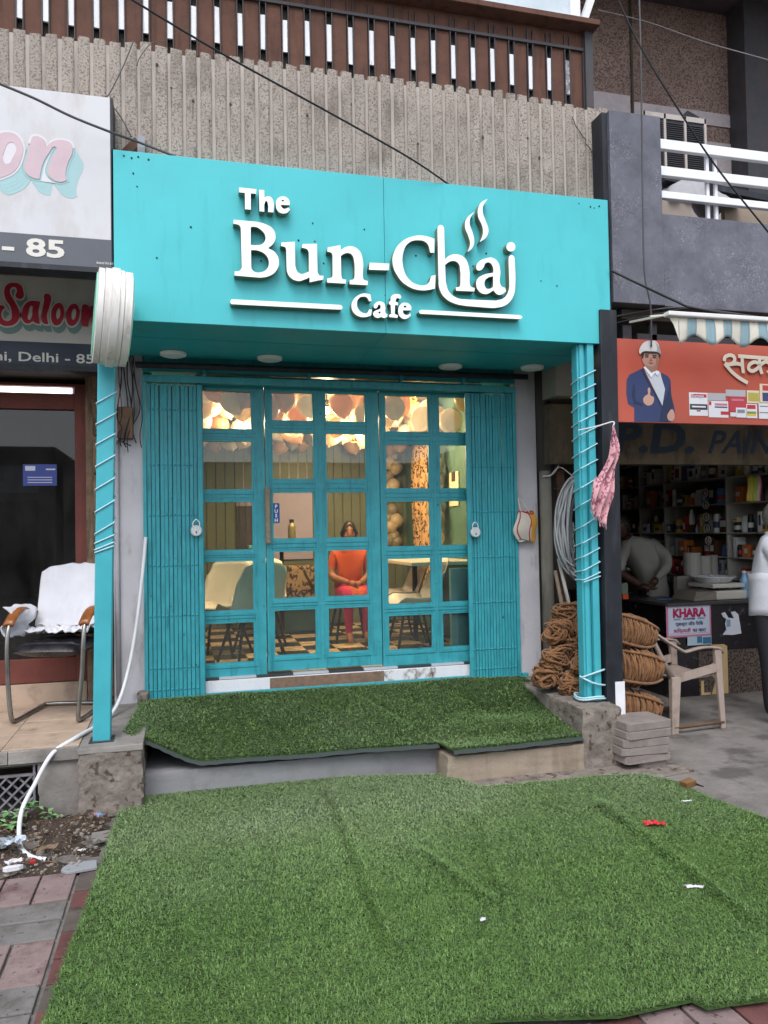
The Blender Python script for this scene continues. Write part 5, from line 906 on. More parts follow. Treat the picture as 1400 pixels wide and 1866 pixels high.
man = person('standing man in white short sleeved shirt at the right edge', J, Bn, [SKIN, WSH, BTR, SHOE], HAIRG, (mx+.035,my-.02,1.60), (.55,-.8), 1.0, (mx,my,0), hands=(((mx+.2,my-.32,1.0),(mx+.3,my-.33,.98),(0,0,1),1.0),((mx+.27,my-.05,.9),(mx+.28,my-.1,.8),(1,0,0),1.0)))
b = MB(); b.grid(lambda u, v: (mx+(.172+.006*v)*math.cos(u*6.2832)+.006*math.sin(u*31+v*3), my+(.172+.006*v)*math.sin(u*6.2832), 1.16-.33*v+.008*math.sin(u*25)), 28, 6, wrapu=True); b.build('shirt_tail', WSH, man, smooth=True, solid=.004)
# shopkeeper bending behind the counter
GSH = mat('grey_kurta', '#8b8880', rough=.85, var=.12, scale=8, bump=.4, bscale=20)
kx, ky = 4.45, 1.25
J = {'pelvis':((kx+.14,ky,.86),(.15,.12)),'waist':((kx+.12,ky,1.0),(.15,.12)),'chest':((kx-.02,ky,1.24),(.17,.13)),'neck0':((kx-.14,ky,1.41),.075),'neck':((kx-.18,ky-.01,1.46),.055),
 'hl':((kx+.05,ky,.82),.1),'hr':((kx+.22,ky,.82),.1),'kl':((kx+.05,ky,.45),.075),'kr':((kx+.22,ky,.45),.075),'al':((kx+.05,ky,.07),.05),'ar':((kx+.22,ky,.07),.05),'tl':((kx+.05,ky-.13,.04),.04),'tr':((kx+.22,ky-.13,.04),.04),
 'sl':((kx-.18,ky-.02,1.36),.075),'sr':((kx+.12,ky-.02,1.34),.085),'ml':((kx-.30,ky-.1,1.22),.065),'mr':((kx+.20,ky-.12,1.24),.07),'el':((kx-.34,ky-.15,1.1),.05),'er':((kx+.15,ky-.2,1.14),.055),'wl':((kx-.2,ky-.3,.98),.03),'wr':((kx-.05,ky-.32,1.04),.03)}
Bn = [('pelvis','waist',1),('waist','chest',1),('chest','neck0',1),('neck0','neck',0),('pelvis','hl',2),('pelvis','hr',2),('hl','kl',2),('hr','kr',2),('kl','al',2),('kr','ar',2),('al','tl',3),('ar','tr',3),('chest','sl',1),('chest','sr',1),('sl','ml',1),('sr','mr',1),('ml','el',1),('mr','er',1),('el','wl',0),('er','wr',1)]
person('shopkeeper in grey shirt bending behind the dark counter', J, Bn, [SKIND, GSH, BTR, SHOE], HAIR, (kx-.24,ky-.04,1.55), (-.8,-.5), 1.0, (kx,ky,0), hands=(((kx-.2,ky-.3,.98),(kx-.12,ky-.36,.94),(1,0,0),1.0),((kx-.05,ky-.32,1.04),(kx-.12,ky-.36,1.0),(0,0,1),1.0)))
# ================================================================ saloon side objects
CHR = mat('worn_chrome', '#8f8c88', rough=.3, var=.2, metal=.85, dirt='#5a4a3c', damt=.4); VIN = mat('black_vinyl', '#17161c', rough=.28, var=.15, spec=.6, bump=.2, bscale=15); WOODA = mat('varnished_arm_wood', '#8a5228', rough=.35, var=.3, scale=18, spec=.5)
vc = root('visitor_chair', 'black vinyl visitor chair with wooden armrests outside the saloon', 'chair', (0,0,0))
b = MB()
def cushion(u, v):
    x = (u*2-1); y = (v*2-1); e = (1-abs(x)**5)*(1-abs(y)**5); return (x*.215, -.02+y*.21, .44+.055*e**.5)
b.grid(cushion, 16, 16); b.grid(lambda u, v: (lambda x, y: (x*.21, -.02+y*.205, .44-.045*(1-abs(x)**6)*(1-abs(y)**6)))(u*2-1, v*2-1), 10, 10); b.build('seat', VIN, vc, smooth=True)
b = MB(); b.grid(lambda u, v: ((u*2-1)*(.20+.02*math.sin(v*3)), .19+.13*v-.03*math.cos((u*2-1)*1.5), .50+.42*v-.05*abs(u*2-1)**4*v), 12, 10); b.build('backrest', VIN, vc, smooth=True, solid=.04)
for s in (-1, 1):
    x = s*.235; b = MB(); b.tube(smooth_path([(x*.86,.24,.02),(x*.86,.0,.015),(x*.86,-.2,.015),(x*.88,-.245,.06),(x*.97,-.24,.3),(x,-.23,.5),(x,-.20,.60),(x,-.12,.655),(x,.05,.645),(x*.96,.22,.60)], 6), .014, 10); b.build('side_frame', CHR, vc, smooth=True)
    b = MB(); b.grid(lambda u, v: (x+.03*(u*2-1), -.215+.36*v, .60+.085*math.sin(min(1, v*2.2)*1.57)-.04*max(0, v-.55)*2+.012*(1-(u*2-1)**2)), 4, 14); b.build('armrest', WOODA, vc, smooth=True, solid=.022)
b = MB(); b.tube(smooth_path([(-.2,.24,.02),(-.1,.26,.02),(.1,.26,.02),(.2,.24,.02)], 5), .014, 10); b.build('floor_bar', CHR, vc, smooth=True)
vc.location = (-.775, -.2, .39); vc.rotation_euler = (0,0,math.radians(-14)); vc.scale = (1.0,1.0,1.0)
TOW = mat('white_towel', '#cfcfd5', rough=.95, var=.06, scale=8, bump=.25, bscale=160, sheen=.3)
tw = MB()
from mathutils import noise as mn
def towel(u, v):
    s = u*2-1; w = .235
    # v: 0 behind the back, .25 top edge, then down over the front of the back and crumpled on the seat
    if v < .2: t = v/.2; p = Vector((s*w*(.9+.1*t), .37, .62+.335*t))
    elif v < .72: t = (v-.2)/.52; p = Vector((s*w*(1.02-.16*t), .285-.185*t-.02*t, .965-.415*t-.05*abs(s)**3*(1-t)))
    else: t = (v-.72)/.28; p = Vector((s*(w*.84)+.012*math.sin(v*20), .125-.20*t, .545-.012*t))
    n = mn.noise_vector(Vector((s*4, v*6, 2.2)))*.012; fold = .012*math.sin(s*9+v*5)*max(0, v-.3)
    if v > .66: q = min(1, (v-.66)/.08); n += mn.noise_vector(Vector((s*3.2, v*11, 5)))*.012*q; p.z += (.020*math.sin(s*5+v*26)**2+.010*math.sin(s*11-v*38)**2)*q
    return p+n+Vector((0, -abs(fold), 0))
tw.grid(towel, 48, 90); tt = tw.build('towel', TOW, None, smooth=True, solid=.006)
t2 = MB(); t2.grid(lambda u, v: Vector((-.25+.035*math.sin(v*6)+.075*(u-.5)+.03*v, -.17+.20*u+.02*math.sin(v*9), .72-.20*v))+mn.noise_vector(Vector((u*5, v*6, 9)))*.014, 14, 16)
tt.location = vc.location; tt.rotation_euler = vc.rotation_euler; tt.scale = vc.scale; tag(tt, 'white towel draped over the back and seat of the visitor chair', 'towel')
to2 = t2.build('towel', TOW, None, smooth=True, solid=.008); to2.location = vc.location; to2.rotation_euler = vc.rotation_euler; to2.scale = vc.scale; tag(to2, 'small white cloth hanging over the left armrest', 'towel')
HOSE = mat('white_hose', '#dcdde0', rough=.35, var=.04, spec=.5)
hp = [(-.245,-.06,1.53),(-.265,-.08,1.3),(-.30,-.1,1.0),(-.345,-.14,.72),(-.40,-.25,.50),(-.455,-.42,.41),(-.52,-.66,.402),(-.60,-.90,.402),(-.70,-1.03,.36),(-.78,-1.08,.22),(-.835,-1.15,.10),(-.80,-1.38,.02),(-.72,-1.56,.018),(-.635,-1.63,.02)]
b = MB(); b.tube(smooth_path(hp, 7), .0118, 10, caps=False); tag(b.build('water_hose', HOSE, None, smooth=True), 'white water hose running from the wall down over the plinth', 'hose')
b = MB(); xw = -.435; b.tube([(xw,-.015,2.2),(xw,-.015,1.2),(xw+.004,-.018,.45)], .017, 8); pv = b.build('conduit', mat('painted_conduit', '#a3a0a6', rough=.7, var=.1, dirt='#5d5852', damt=.6), None, smooth=True); tag(pv, 'grey white conduit pipe running down the left pilaster', 'pipe')
mbx = root('meter_box', 'rusty meter box with tangled black wires on the left pilaster', 'box', (-.4,-.03,2.15)); p, q = at_y(214, 742, -.04), at_y(243, 800, -.04); P('case', mat('rusty_box', '#6b5343', rough=.8, var=.3, scale=14, dirt='#241a14', damt=.8), mbx, (p[0], q[0], -.07, .0, q[2], p[2]), bevel=.005)
WIRE = mat('black_cable', '#15151a', rough=.5, var=.1)
for k in range(9):
    x = -.42+random.uniform(-.03,.12); pts = [(x+random.uniform(-.03,.03), -.03-random.uniform(0,.04), 2.85)]
    for zz in (2.6, 2.4, 2.25, 2.15): pts.append((x+random.uniform(-.05,.05), -.04-random.uniform(0,.05), zz+random.uniform(-.04,.04)))
    b = MB(); b.tube(smooth_path(pts, 5), random.uniform(.0025,.005), 5); b.build('wire', WIRE, mbx)
tag(rough_box('plaster_chunk', CONCB, None, -.31,-.235,-.09,-.005,.388,.47,6,.008,None,4), 'broken plaster chunk at the foot of the left pilaster', 'rubble')
# soil, weeds, litter
soil_m = mat('damp_soil', '#443b35', rough=.95, var=.35, scale=22, bump=1.0, bscale=60, spec=.1, speck='#8d8176', sscale=70, slo=.66)
b = MB(); b.grid(lambda u, v: (-1.9+1.55*u, -1.83+.86*v, -.006+max(0, .018+.05*mn.noise(Vector((u*9, v*6, 3)))+.025*mn.noise(Vector((u*30, v*18, 7)))+.07*max(0, v-.55)*(1 if u < .88 else .3))*min(1, min(v*9, (1-u)*7))), 90, 50); so = b.build('soil', soil_m, None, smooth=True); tag(so, 'damp littered soil between the pavers and the plinth', None, None, 'stuff')
crumb = MB()
for i in range(420):
    x, y = random.uniform(-1.3,-.42), random.uniform(-1.8,-1.05); s = random.choice((.003,.005,.008,.012)); crumb.ball((x, y, .028+s*.3), s, 5, 3, (random.uniform(.7,1.4), random.uniform(.7,1.4), .6))
tag(crumb.build('rubble', mat('rubble_grey', '#857a70', rough=.95, var=.4, scale=9), None), 'scattered small rubble on the damp soil', None, None, 'stuff')
tw_ = MB()
for i in range(150):
    x, y = random.uniform(-1.2,-.4), random.uniform(-1.7,-1.07); a = random.uniform(0,6.28); L = random.uniform(.02,.09); tw_.tube([(x,y,.035),(x+L*.5*math.cos(a),y+L*.5*math.sin(a),.042+random.uniform(0,.01)),(x+L*math.cos(a+.3),y+L*math.sin(a+.3),.034)], random.uniform(.001,.0025), 4)
tag(tw_.build('dry_debris', mat('dry_twigs', '#6b5844', rough=.95, var=.4, scale=5), None), 'dry twigs and straw strewn on the soil', None, None, 'stuff')
def flat_piece(name, label, cat, u, v, z, w, d, th, m, rz=0., n=8, irr=.2, parent=None, curlz=0.):
    p = at_z(u, v, z); ca, sa = math.cos(rz), math.sin(rz); bm = MB(); sd_ = random.uniform(0,50)
    if curlz:   # crumpled sheet
        def fn(a, b):
            x, y = (a-.5)*w, (b-.5)*d; q = mn.noise_vector(Vector((a*3.1+sd_, b*3.1, 2.))); x += q.x*w*irr*1.3; y += q.y*d*irr*1.3
            return (p[0]+x*ca-y*sa, p[1]+x*sa+y*ca, z-.004+curlz*(.6+.9*mn.noise(Vector((a*5+sd_, b*5, 7.)))))
        bm.grid(fn, 9, 7); return tag(bm.build(name, m, None, solid=.0012), label, cat)
    r = []
    for i in range(n):
        a = 2*math.pi*i/n; k = 1+random.uniform(-irr, irr); sq = max(abs(math.cos(a)), abs(math.sin(a))); x, y = w/2*math.cos(a)/sq*k, d/2*math.sin(a)/sq*k; r.append((x*ca-y*sa, x*sa+y*ca))
    vs = [(p[0]+x, p[1]+y, z+lv*th+random.uniform(-.001,.001)) for lv in (0, 1) for (x, y) in r]
    bm._add(vs, [tuple(range(n-1,-1,-1)), tuple(range(n, 2*n))]+[(i, (i+1) % n, n+(i+1) % n, n+i) for i in range(n)])
    return tag(bm.build(name, m, None, bevel=min(.002, th*.15)), label, cat)
flat_piece('stone_slab', 'pale grey flat stone lying at the corner of the pavers', 'stone', 143, 1583, .016, .15, .10, .012, mat('pale_slate', '#8d8f93', rough=.8, var=.08, bump=.3), .1, 9, .12)
flat_piece('stone_slab', 'small grey flat stone beside the turf edge', 'stone', 188, 1526, .03, .10, .13, .012, mat('grey_slate', '#7d7873', rough=.85, var=.12, bump=.3), .2, 8, .15)
PAP = mat('dirty_white_paper', '#cdccd0', rough=.8, var=.08, bump=.3)
flat_piece('paper_scrap', 'white folded carton scrap near the hose end', 'litter', 24, 1586, .045, .09, .025, .02, PAP, .15, 6, .1)
flat_piece('paper_scrap', 'crumpled pale paper above the white carton scrap', 'litter', 22, 1573, .055, .06, .03, .025, PAP, .3, 7, .3, curlz=.02)
flat_piece('plastic_scrap', 'bluish white plastic scrap by the weeds', 'litter', 28, 1538, .06, .08, .06, .01, mat('bluish_plastic', '#b4bdc9', rough=.35, var=.1), .5, 6, .35, curlz=.03)
flat_piece('plastic_scrap', 'grey plastic sheet scrap at the left edge', 'litter', 6, 1540, .05, .10, .08, .01, mat('grey_plastic', '#8a9094', rough=.4, var=.15), .9, 6, .3, curlz=.03)
flat_piece('paper_scrap', 'tiny torn white paper on the dark soil', 'litter', 150, 1548, .03, .035, .02, .004, PAP, .2, 6, .3, curlz=.005)
flat_piece('bottle_cap', 'small red bottle cap near the hose end', 'litter', 60, 1572, .035, .025, .025, .012, mat('red_cap', '#b02a30', rough=.5), 0, 8, .05)
flat_piece('wrapper', 'blue and pink wrapper under the cement block', 'litter', 180, 1487, .06, .03, .05, .025, mat('blue_pink_wrapper', '#5d8fb0', rough=.4, var=.4, scale=30, speck='#c27a86', sscale=25, slo=.5), .6, 6, .2, curlz=.02)
flat_piece('leaf_litter', 'brown curled dead leaf beside the hose', 'litter', 85, 1548, .04, .09, .035, .006, mat('dead_leaf', '#7d6a57', rough=.9, var=.2), .4, 6, .3, curlz=.02)
LEAF = mat('weed_leaf', '#6f9460', rough=.5, var=.25, scale=10, spec=.4)
def weed(label, u, v, y, n, h, spread):
    p = at_y(u, v, y); r = root('weed', label, 'plant', (p[0], y, max(.02, p[2])))
    for i in range(n):
        a = random.uniform(0, 6.28); el = random.uniform(.2,1.2); L = h*random.uniform(.5,1); tip = Vector((p[0]+spread*math.cos(a)*math.cos(el), y-.02+spread*.6*math.sin(a)*math.cos(el)-.02, max(.02,p[2])+L*math.sin(el)))
        b = MB(); b.tube(smooth_path([(p[0],y,max(.02,p[2])), tuple((Vector((p[0],y,max(.02,p[2])+L*.4))+tip)/2), tuple(tip)], 3), .0018, 4); so_ = b.build('stem', LEAF, r)
        for q in range(3):
            dirv = Vector((math.cos(a+q*2.1), math.sin(a+q*2.1)*.8-.3, random.uniform(-.35,.2))).normalized(); sd_ = dirv.cross(Vector((0,0,1))).normalized(); Lf = random.uniform(.03,.055); wd = Lf*.34
            c_ = tip+dirv*Lf; lb = MB(); lb._add([tip, tip+dirv*Lf*.45+sd_*wd+Vector((0,0,.006)), c_, tip+dirv*Lf*.45-sd_*wd+Vector((0,0,.006)), tip+dirv*Lf*.5-Vector((0,0,.004))], [(0,1,4),(1,2,4),(2,3,4),(3,0,4)]); lb.build('leaf', LEAF, so_)
weed('broad leaved weed growing through the drain grate', 30, 1495, -1.05, 6, .09, .09); weed('pale leaved weed beside the hose in front of the grate', 58, 1470, -1.04, 4, .09, .06); weed('small yellow green seedling at the plinth foot', 96, 1500, -1.04, 3, .06, .04); weed('low leafy weed at the left edge of the soil', 40, 1525, -1.15, 5, .05, .09)
# ================================================================ stacked pavers and right foreground
STK = mat('dusty_paver', '#857c77', rough=.9, var=.14, scale=7, bump=.6, bscale=60, spec=.15, dirt='#5f544d', damt=.5)
ords = ['lowest','second','third','fourth','fifth','topmost']
for i in range(6):
    z = i*.051; w, d = (.335, .26) if i else (.2, .2); r0 = random.uniform(-.05,.05)+.05; cx, cy = 2.83+random.uniform(-.016,.016), -1.135+random.uniform(-.012,.012)
    if i == 0: cx += .05
    b = MB(); b.prismz([(-w/2+.02,-d/2),(w/2-.01,-d/2),(w/2,-d/2+.012),(w/2,d/2-.02),(w/2-.13,d/2),(-w/2+.01,d/2),(-w/2,d/2-.012),(-w/2,-d/2+.02)], .001, .049)
    o = b.build('paver_block', STK, None, bevel=.0025, jitter=.003); o.location = (cx, cy, z); o.rotation_euler = (0,0,r0); tag(o, f'{ords[i]} paving block of the stack beside the cement block' if i else 'half paving block at the bottom of the stack', 'paver', 'paving blocks stacked by the right post')
# coir rope rolls
COIR = mat('coir_rope', '#845c3a', rough=.98, var=.35, scale=18, bump=1.0, bscale=140, spec=.1, sheen=.2)
def fuzz(b, pts, n=260):
    for i in range(n):
        p = Vector(random.choice(pts)); d = Vector((random.gauss(0,1), random.gauss(0,1), random.gauss(0,1))).normalized()*random.uniform(.012,.03); b.tube([p, p+d], [.0012,.0004], 3, caps=False)
def rope_roll(label, c, axis, L, R, turns=25, wraps=4, squash=.9):
    r = root('rope_roll', label, 'rope', tuple(c), 0, None); ax = Vector(axis).normalized(); u = Vector((0,0,1)); u = (u-ax*u.dot(ax)).normalized(); w = ax.cross(u); c = Vector(c); b = MB()
    for layer in range(3):
        pts = []; n = turns*18; ph = random.uniform(0,6.28)
        for k in range(n+1):
            t = -1+2*k/n; a = 2*math.pi*turns*k/n+ph; R2 = R*(1-.10*layer)*(1-.42*abs(t)**3.2)*(1+.10*mn.noise(Vector((t*5, a*.22, layer*5+L)))+.03*mn.noise(Vector((t*30, a, 2)))); j = .03*mn.noise(Vector((a*.8, layer*7, 3)))
            pts.append(c+ax*(t*L/2*(1+.02*layer)+j)+(u*math.cos(a)+w*math.sin(a)*squash)*R2)
        b.tube(pts, .0088, 5)
    fuzz(b, pts)
    for s in (-1, 1):
        pts = []
        for k in range(60):
            q = k/59; a = 2*math.pi*4*q; pts.append(c+ax*s*(L/2+.012*q)+(u*math.cos(a)+w*math.sin(a)*squash)*R*(.60-.52*q))
        b.tube(pts, .009, 5)
    b.build('strands', COIR, r, kind='stuff', smooth=True)
    for k in range(wraps):
        a0 = 2*math.pi*k/wraps+.6; b = MB(); pts = [c+ax*(t*L/2*1.03)+(u*math.cos(a0+.35*t)+w*math.sin(a0+.35*t)*squash)*(R*(1-.42*abs(t)**3.2)+.012) for t in np.linspace(-1, 1, 14)]; b.tube(pts, .011, 6); b.build('binding', COIR, r, smooth=True)
    return r
def rope_hank(label, c, R, n=11, stretch=(1.2,.8,.8)):
    r = root('rope_hank', label, 'rope', tuple(c)); b = MB(); c = Vector(c)
    for i in range(n):
        nx = Vector((random.uniform(-1,1), random.uniform(-1,1), random.uniform(-1,1))).normalized(); u = nx.orthogonal().normalized(); w = nx.cross(u); rr = R*random.uniform(.45,1.0); o = mn.noise_vector(Vector((i*3.1, 1, 2)))*R*.25
        b.tube([c+o+Vector(((u*math.cos(a)+w*math.sin(a)*.6)[q]*rr*stretch[q] for q in range(3)))+mn.noise_vector(Vector((a*2, i, 3)))*.012 for a in np.linspace(0, 2*math.pi, 20)[:-1]], .0085, 5, closed=True)
    b.build('strands', COIR, r, kind='stuff', smooth=True); return r
rope_roll('upper coir rope roll lying across the pile beside the black post', (3.02,-.62,.80), (1,.12,-.18), .62, .125)
rope_roll('lower coir rope roll with its end towards the plastic chair', (3.03,-.66,.54), (1,.05,-.08), .60, .135)
rope_roll('bottom coir rope roll flattened under the pile', (2.98,-.66,.27), (1,-.1,-.12), .62, .12)
hk = [(2.60,-.55,.80,.11),(2.55,-.60,.63,.12),(2.46,-.62,.50,.10),(2.62,-.72,.47,.11),(2.70,-.55,.70,.12),(2.68,-.74,.60,.09),(2.56,-.42,.48,.10),(2.74,-.42,.90,.12)]
hl = ['topmost tangled','upper left','leftmost round','front middle','central bulky','small front','rear low','highest rear']
for (x, y, z, R), s in zip(hk, hl): rope_hank(f'{s} coir rope hank in the heap behind the right turquoise post', (x, y, z), R*1.12, 44)
b = MB(); b.box(2.725,3.25,-.85,-.25,.0,.14); tag(b.build('rope_pallet', mat('grey_plank', '#5d534a', rough=.9, var=.2), None, bevel=.01), 'low dark plank base under the coir rope pile', 'plank')
# plastic armchair
PLAS = mat('dusty_beige_plastic', '#9c8c82', rough=.6, var=.1, scale=6, bump=.15, dirt='#6b5a4d', damt=.55, dscale=(5,5,5), dlo=.5); STICK = mat('worn_stick', '#5f4a38', rough=.85, var=.25, scale=12)
pc = root('plastic_chair', 'dusty beige plastic armchair standing in front of the paint shop', 'chair', (0,0,0))
b = MB(); b.grid(lambda u, v: (-.21+.43*u, (v*2-1)*(.215+.02*u), .415-.02*math.sin(u*3.1)-.012*math.sin(v*3.1)-(.03*(u-.9)*10*.3 if u > .9 else 0)), 14, 12); b.build('seat', PLAS, pc, smooth=True, solid=.012)
def leg(x0, y0, x1, y1, z1, w0, w1):
    b = MB(); c0 = Vector((x0,y0,0)); c1 = Vector((x1,y1,z1)); vs = []
    for c, w in ((c0,w0),(c1,w1)):
        for sx, sy in ((-1,-1),(1,-1),(1,1),(-1,1)): vs.append(c+Vector((sx*w, sy*w*.55, 0)))
    b._add(vs, [(0,3,2,1),(4,5,6,7),(0,1,5,4),(1,2,6,5),(2,3,7,6),(3,0,4,7)]); return b.build('leg', PLAS, pc, bevel=.006)
for s in (-1, 1):
    leg(.235, s*.255, .205, s*.245, .60, .022, .032); leg(-.215, s*.25, -.175, s*.225, .42, .03, .042)
    b = MB(); b.grid(lambda u, v: (lambda t: (-.40+.66*t+.0*u, s*(.225+.03*math.sin(t*2.6)+.022*(u*2-1)), .80-.20*min(1, t/.45)**.8+.025*math.sin(max(0, t-.45)/.55*3.1)-(.03 if t > .97 else 0)))(v), 3, 18); b.build('arm', PLAS, pc, smooth=True, solid=.016)
    b = MB(); b.bar((.225, s*.25, .47), (-.19, s*.235, .40), .022, .06); b.build('side_rail', PLAS, pc)
    b = MB(); b.tube([(-.40,s*.205,.80),(-.30,s*.21,.6),(-.205,s*.215,.42)], [.018,.02,.024], 8); b.build('back_post', PLAS, pc, smooth=True)
    b = MB(); b.cyl((-.22,s*.25,.05),(.24,s*.255,.05),.016,n=8); b.build('floor_stick', STICK, pc, smooth=True)
b = MB(); b.cyl((-.2,-.24,.06),(.22,.25,.07),.014,n=8); b.build('floor_stick', STICK, pc, smooth=True)
b = MB(); b.grid(lambda u, v: (-.40-.035*math.sin(u*3.14)+.04*v, (u*2-1)*.215, .80+.025*math.sin(u*3.14)-.07*v), 12, 3); b.build('back_rail', PLAS, pc, smooth=True, solid=.016)
b = MB(); b.grid(lambda u, v: (-.26-.03*math.sin(u*3.14)+.03*v, (u*2-1)*.215, .50-.06*v), 12, 3); b.build('back_rail', PLAS, pc, smooth=True, solid=.014)
for i in range(8):
    y = -.17+.34*i/7; bow = -.035*math.sin((y/.43+.5)*3.14); b = MB(); b.bar((-.375+bow, y, .74), (-.26+bow, y*.95, .49), .022, .012, up=(1,0,0)); b.build('back_slat', PLAS, pc)
pc.location = (3.70,-.30,0); pc.rotation_euler = (0,0,math.radians(5))
# ================================================================ paint shop front
BNO = None
def banner_mat():
    m, nt, bs, out = node_mat('orange_flex_print'); v = coords(nt, rnd=False); c = ramp(nt, noise(nt, v, 1.1, 3), [(.3, lin('#a34433')), (.7, lin('#b5553f'))])
    nt.links.new(c, bs.inputs['Base Color']); bs.inputs['Roughness'].default_value = .45; MATS['banner'] = m; return m
bn = root('shop_banner', 'orange printed banner with a man in a white helmet giving a thumbs up', 'banner', (4.0,-1.0,2.25))
P('sheet', banner_mat(), bn, (2.805,5.9,-1.0,-.96,2.25,2.815))
FLAT = lambda n, c: mat(n, c, rough=.5, var=.05, scale=6)
cols = {'suit':('navy_print','#2c3860'),'jacket_lapel':('dark_navy_print','#1f2947'),'shirt':('print_white','#b5b9c1'),'face':('print_skin','#a87f70'),'hair':('print_hair','#2a1d1b'),'helmet':('print_helmet','#bdbab9'),'hand':('print_hand','#b98f7f'),'hand2':('print_hand','#b98f7f'),'brow1':('print_hair','#2a1d1b'),'brow2':('print_hair','#2a1d1b'),'eye1':('print_hair','#2a1d1b'),'eye2':('print_hair','#2a1d1b'),'mouth':('print_lip','#9c5550'),'nose':('print_shade','#8f6557'),'face_shade':('print_shade','#8f6557'),'beard_shade':('print_jaw','#8a6a5e'),'helmet_shade':('print_helmet_dark','#8f8c8d'),'sleeve_shade':('dark_navy_print','#1f2947'),'coat_shade':('dark_navy_print','#1f2947'),'collar':('print_collar','#d3d6dd')}
lay = {'suit':1,'jacket_lapel':2,'coat_shade':2,'sleeve_shade':2,'shirt':3,'face':4,'beard_shade':5,'face_shade':6,'hair':7,'helmet':8,'helmet_shade':9,'collar':7,'hand':3,'hand2':3}
for k, ct in PORTRAIT_SHAPES.items(): outline(ct, 'printed_'+{'brow1':'brow','brow2':'brow','eye1':'eye','eye2':'eye','hand2':'hand','jacket_lapel':'lapel'}.get(k, k), FLAT(*cols[k]), bn, -1.0-.0012*lay.get(k, 7), .001)
def brect(n, c, x0, y0, x1, y1, l=1, nm='printed_pack'):
    p, q = at_y(1080+x0/4.375, 560+y0/4.375, -1.0), at_y(1080+x1/4.375, 560+y1/4.375, -1.0); b = MB(); b.box(p[0], q[0], -1.0-.0012*l, -1.0-.0012*l+.001, q[2], p[2]); return b.build(nm, FLAT(n, c), bn)
brect('pack_white','#d3d3d8',768,678,920,866); brect('pack_red','#b52a30',783,690,907,720,2); brect('pack_black','#33363b',775,770,915,818,2); brect('pack_white','#d3d3d8',790,785,900,800,3); brect('pack_red','#b52a30',830,820,860,830,3)
brect('pack_silver','#a9a7ac',915,682,1060,745,2); brect('pack_white','#d3d3d8',922,745,1083,880,2); brect('pack_red','#b52a30',1020,830,1090,858,3); brect('pack_red','#b52a30',926,750,945,780,3); brect('pack_navy','#3a3f6e',972,790,1072,803,3); brect('pack_rose','#c0707c',972,765,1072,785,3)
brect('pack_silver','#a9a7ac',1058,656,1218,714,3); brect('pack_crimson','#b33a45',1085,712,1225,835,3); brect('pack_rose','#c0707c',1105,730,1200,750,4); brect('pack_white','#d3d3d8',1095,838,1140,872,4); brect('pack_white','#d3d3d8',1140,800,1222,880,4); brect('pack_grey','#7f8186',1150,815,1210,845,5)
brect('pack_cream','#cfc6a8',1228,662,1330,766,2); brect('pack_olive','#a89f4a',1238,680,1325,750,3); brect('pack_white','#d3d3d8',1222,770,1310,885,4); brect('pack_green','#6a8f4a',1228,830,1300,850,5); brect('pack_red','#b52a30',1228,778,1296,812,5); brect('pack_yellow','#d3b340',1228,850,1300,868,5)
brect('pack_white','#d3d3d8',1320,765,1400,890,4); brect('pack_grey','#7f8186',1328,785,1396,795,5); brect('pack_grey','#7f8186',1328,835,1396,845,5); brect('pack_cream','#cfc6a8',1330,610,1480,764,2); brect('pack_crimson','#b33a45',1352,622,1480,668,3); brect('pack_navy','#3a3f6e',1352,680,1480,752,3)
p = at_y(1080+785/4.375, 560+716/4.375, -1.0); lettering('Europa', 'printed_lettering', FLAT('print_white', '#c9cdd6'), bn, p[0], p[2], .022, -1.004, .001, width=.1, bold=.03)
GOLDP = mat('raised_cream_letter', '#c9bfae', rough=.5, var=.06)
def zz_(pts): return [(lambda q: (q[0], q[2]))(at_y(1080+a/4.375, 560+b_/4.375, -1.0)) for a, b_ in pts]
for pts in ([(1042,432),(1050,398),(1090,384),(1122,402),(1118,440),(1080,458),(1046,452)], [(1046,452),(1100,515),(1160,565),(1228,605)], [(1085,458),(1140,452),(1183,462)], [(1182,392),(1184,460),(1192,528)], [(1150,392),(1280,402),(1420,412)], [(1318,400),(1322,470),(1338,535)], [(1322,455),(1280,440),(1240,460),(1232,495),(1262,512),(1300,492),(1322,465)], [(1328,460),(1365,438),(1400,455),(1405,500),(1380,525)], [(1460,412),(1464,535)], [(1430,455),(1500,470)]):
    stroke_y = globals().get('stroke_y', -1.010)-.0009; ribbon_strip(zz_(pts), .026, 'letter_stroke', GOLDP, bn, stroke_y, .0005)
# awning
AWH = mat('awning_cream', '#c7c2b6', rough=.8, var=.08, dirt='#8a8276', damt=.5, dscale=(6,6,1)); AWB = mat('awning_blue_grey', '#7f98a0', rough=.8, var=.08, dirt='#5c6a6c', damt=.5, dscale=(6,6,1))
aw = root('awning', 'rolled striped awning with scalloped cream and grey blue valance', 'awning', (3.6,-1.45,2.7))
x = 2.965; i = 0; ztop = 2.825
while x < 5.2:
    w = .064; b = MB()
    def va(u, v, x=x, w=w):
        X = x+w*u; zb = 2.685-.03*math.cos((X-2.965)/.235*2*math.pi)*(1 if True else 0)+.008; return (X, -1.5-.012*math.sin(X*18)*v-.02*v*(1-v), ztop+(zb-ztop)*v)
    b.grid(va, 4, 6); b.build('valance_stripe', AWB if i % 2 else AWH, aw, smooth=True, solid=.003); x += w; i += 1
b = MB(); b._add([(2.90,-1.49,2.835),(2.964,-1.50,2.825),(2.964,-1.50,2.69),(2.93,-1.50,2.78)], [(0,1,2,3)]); b.build('valance_end', AWH, aw, solid=.003)
P('front_bar', mat('white_bar', '#d5d4d2', rough=.4, var=.05), aw, (2.88,5.3,-1.53,-1.47,2.828,2.856), bevel=.006)
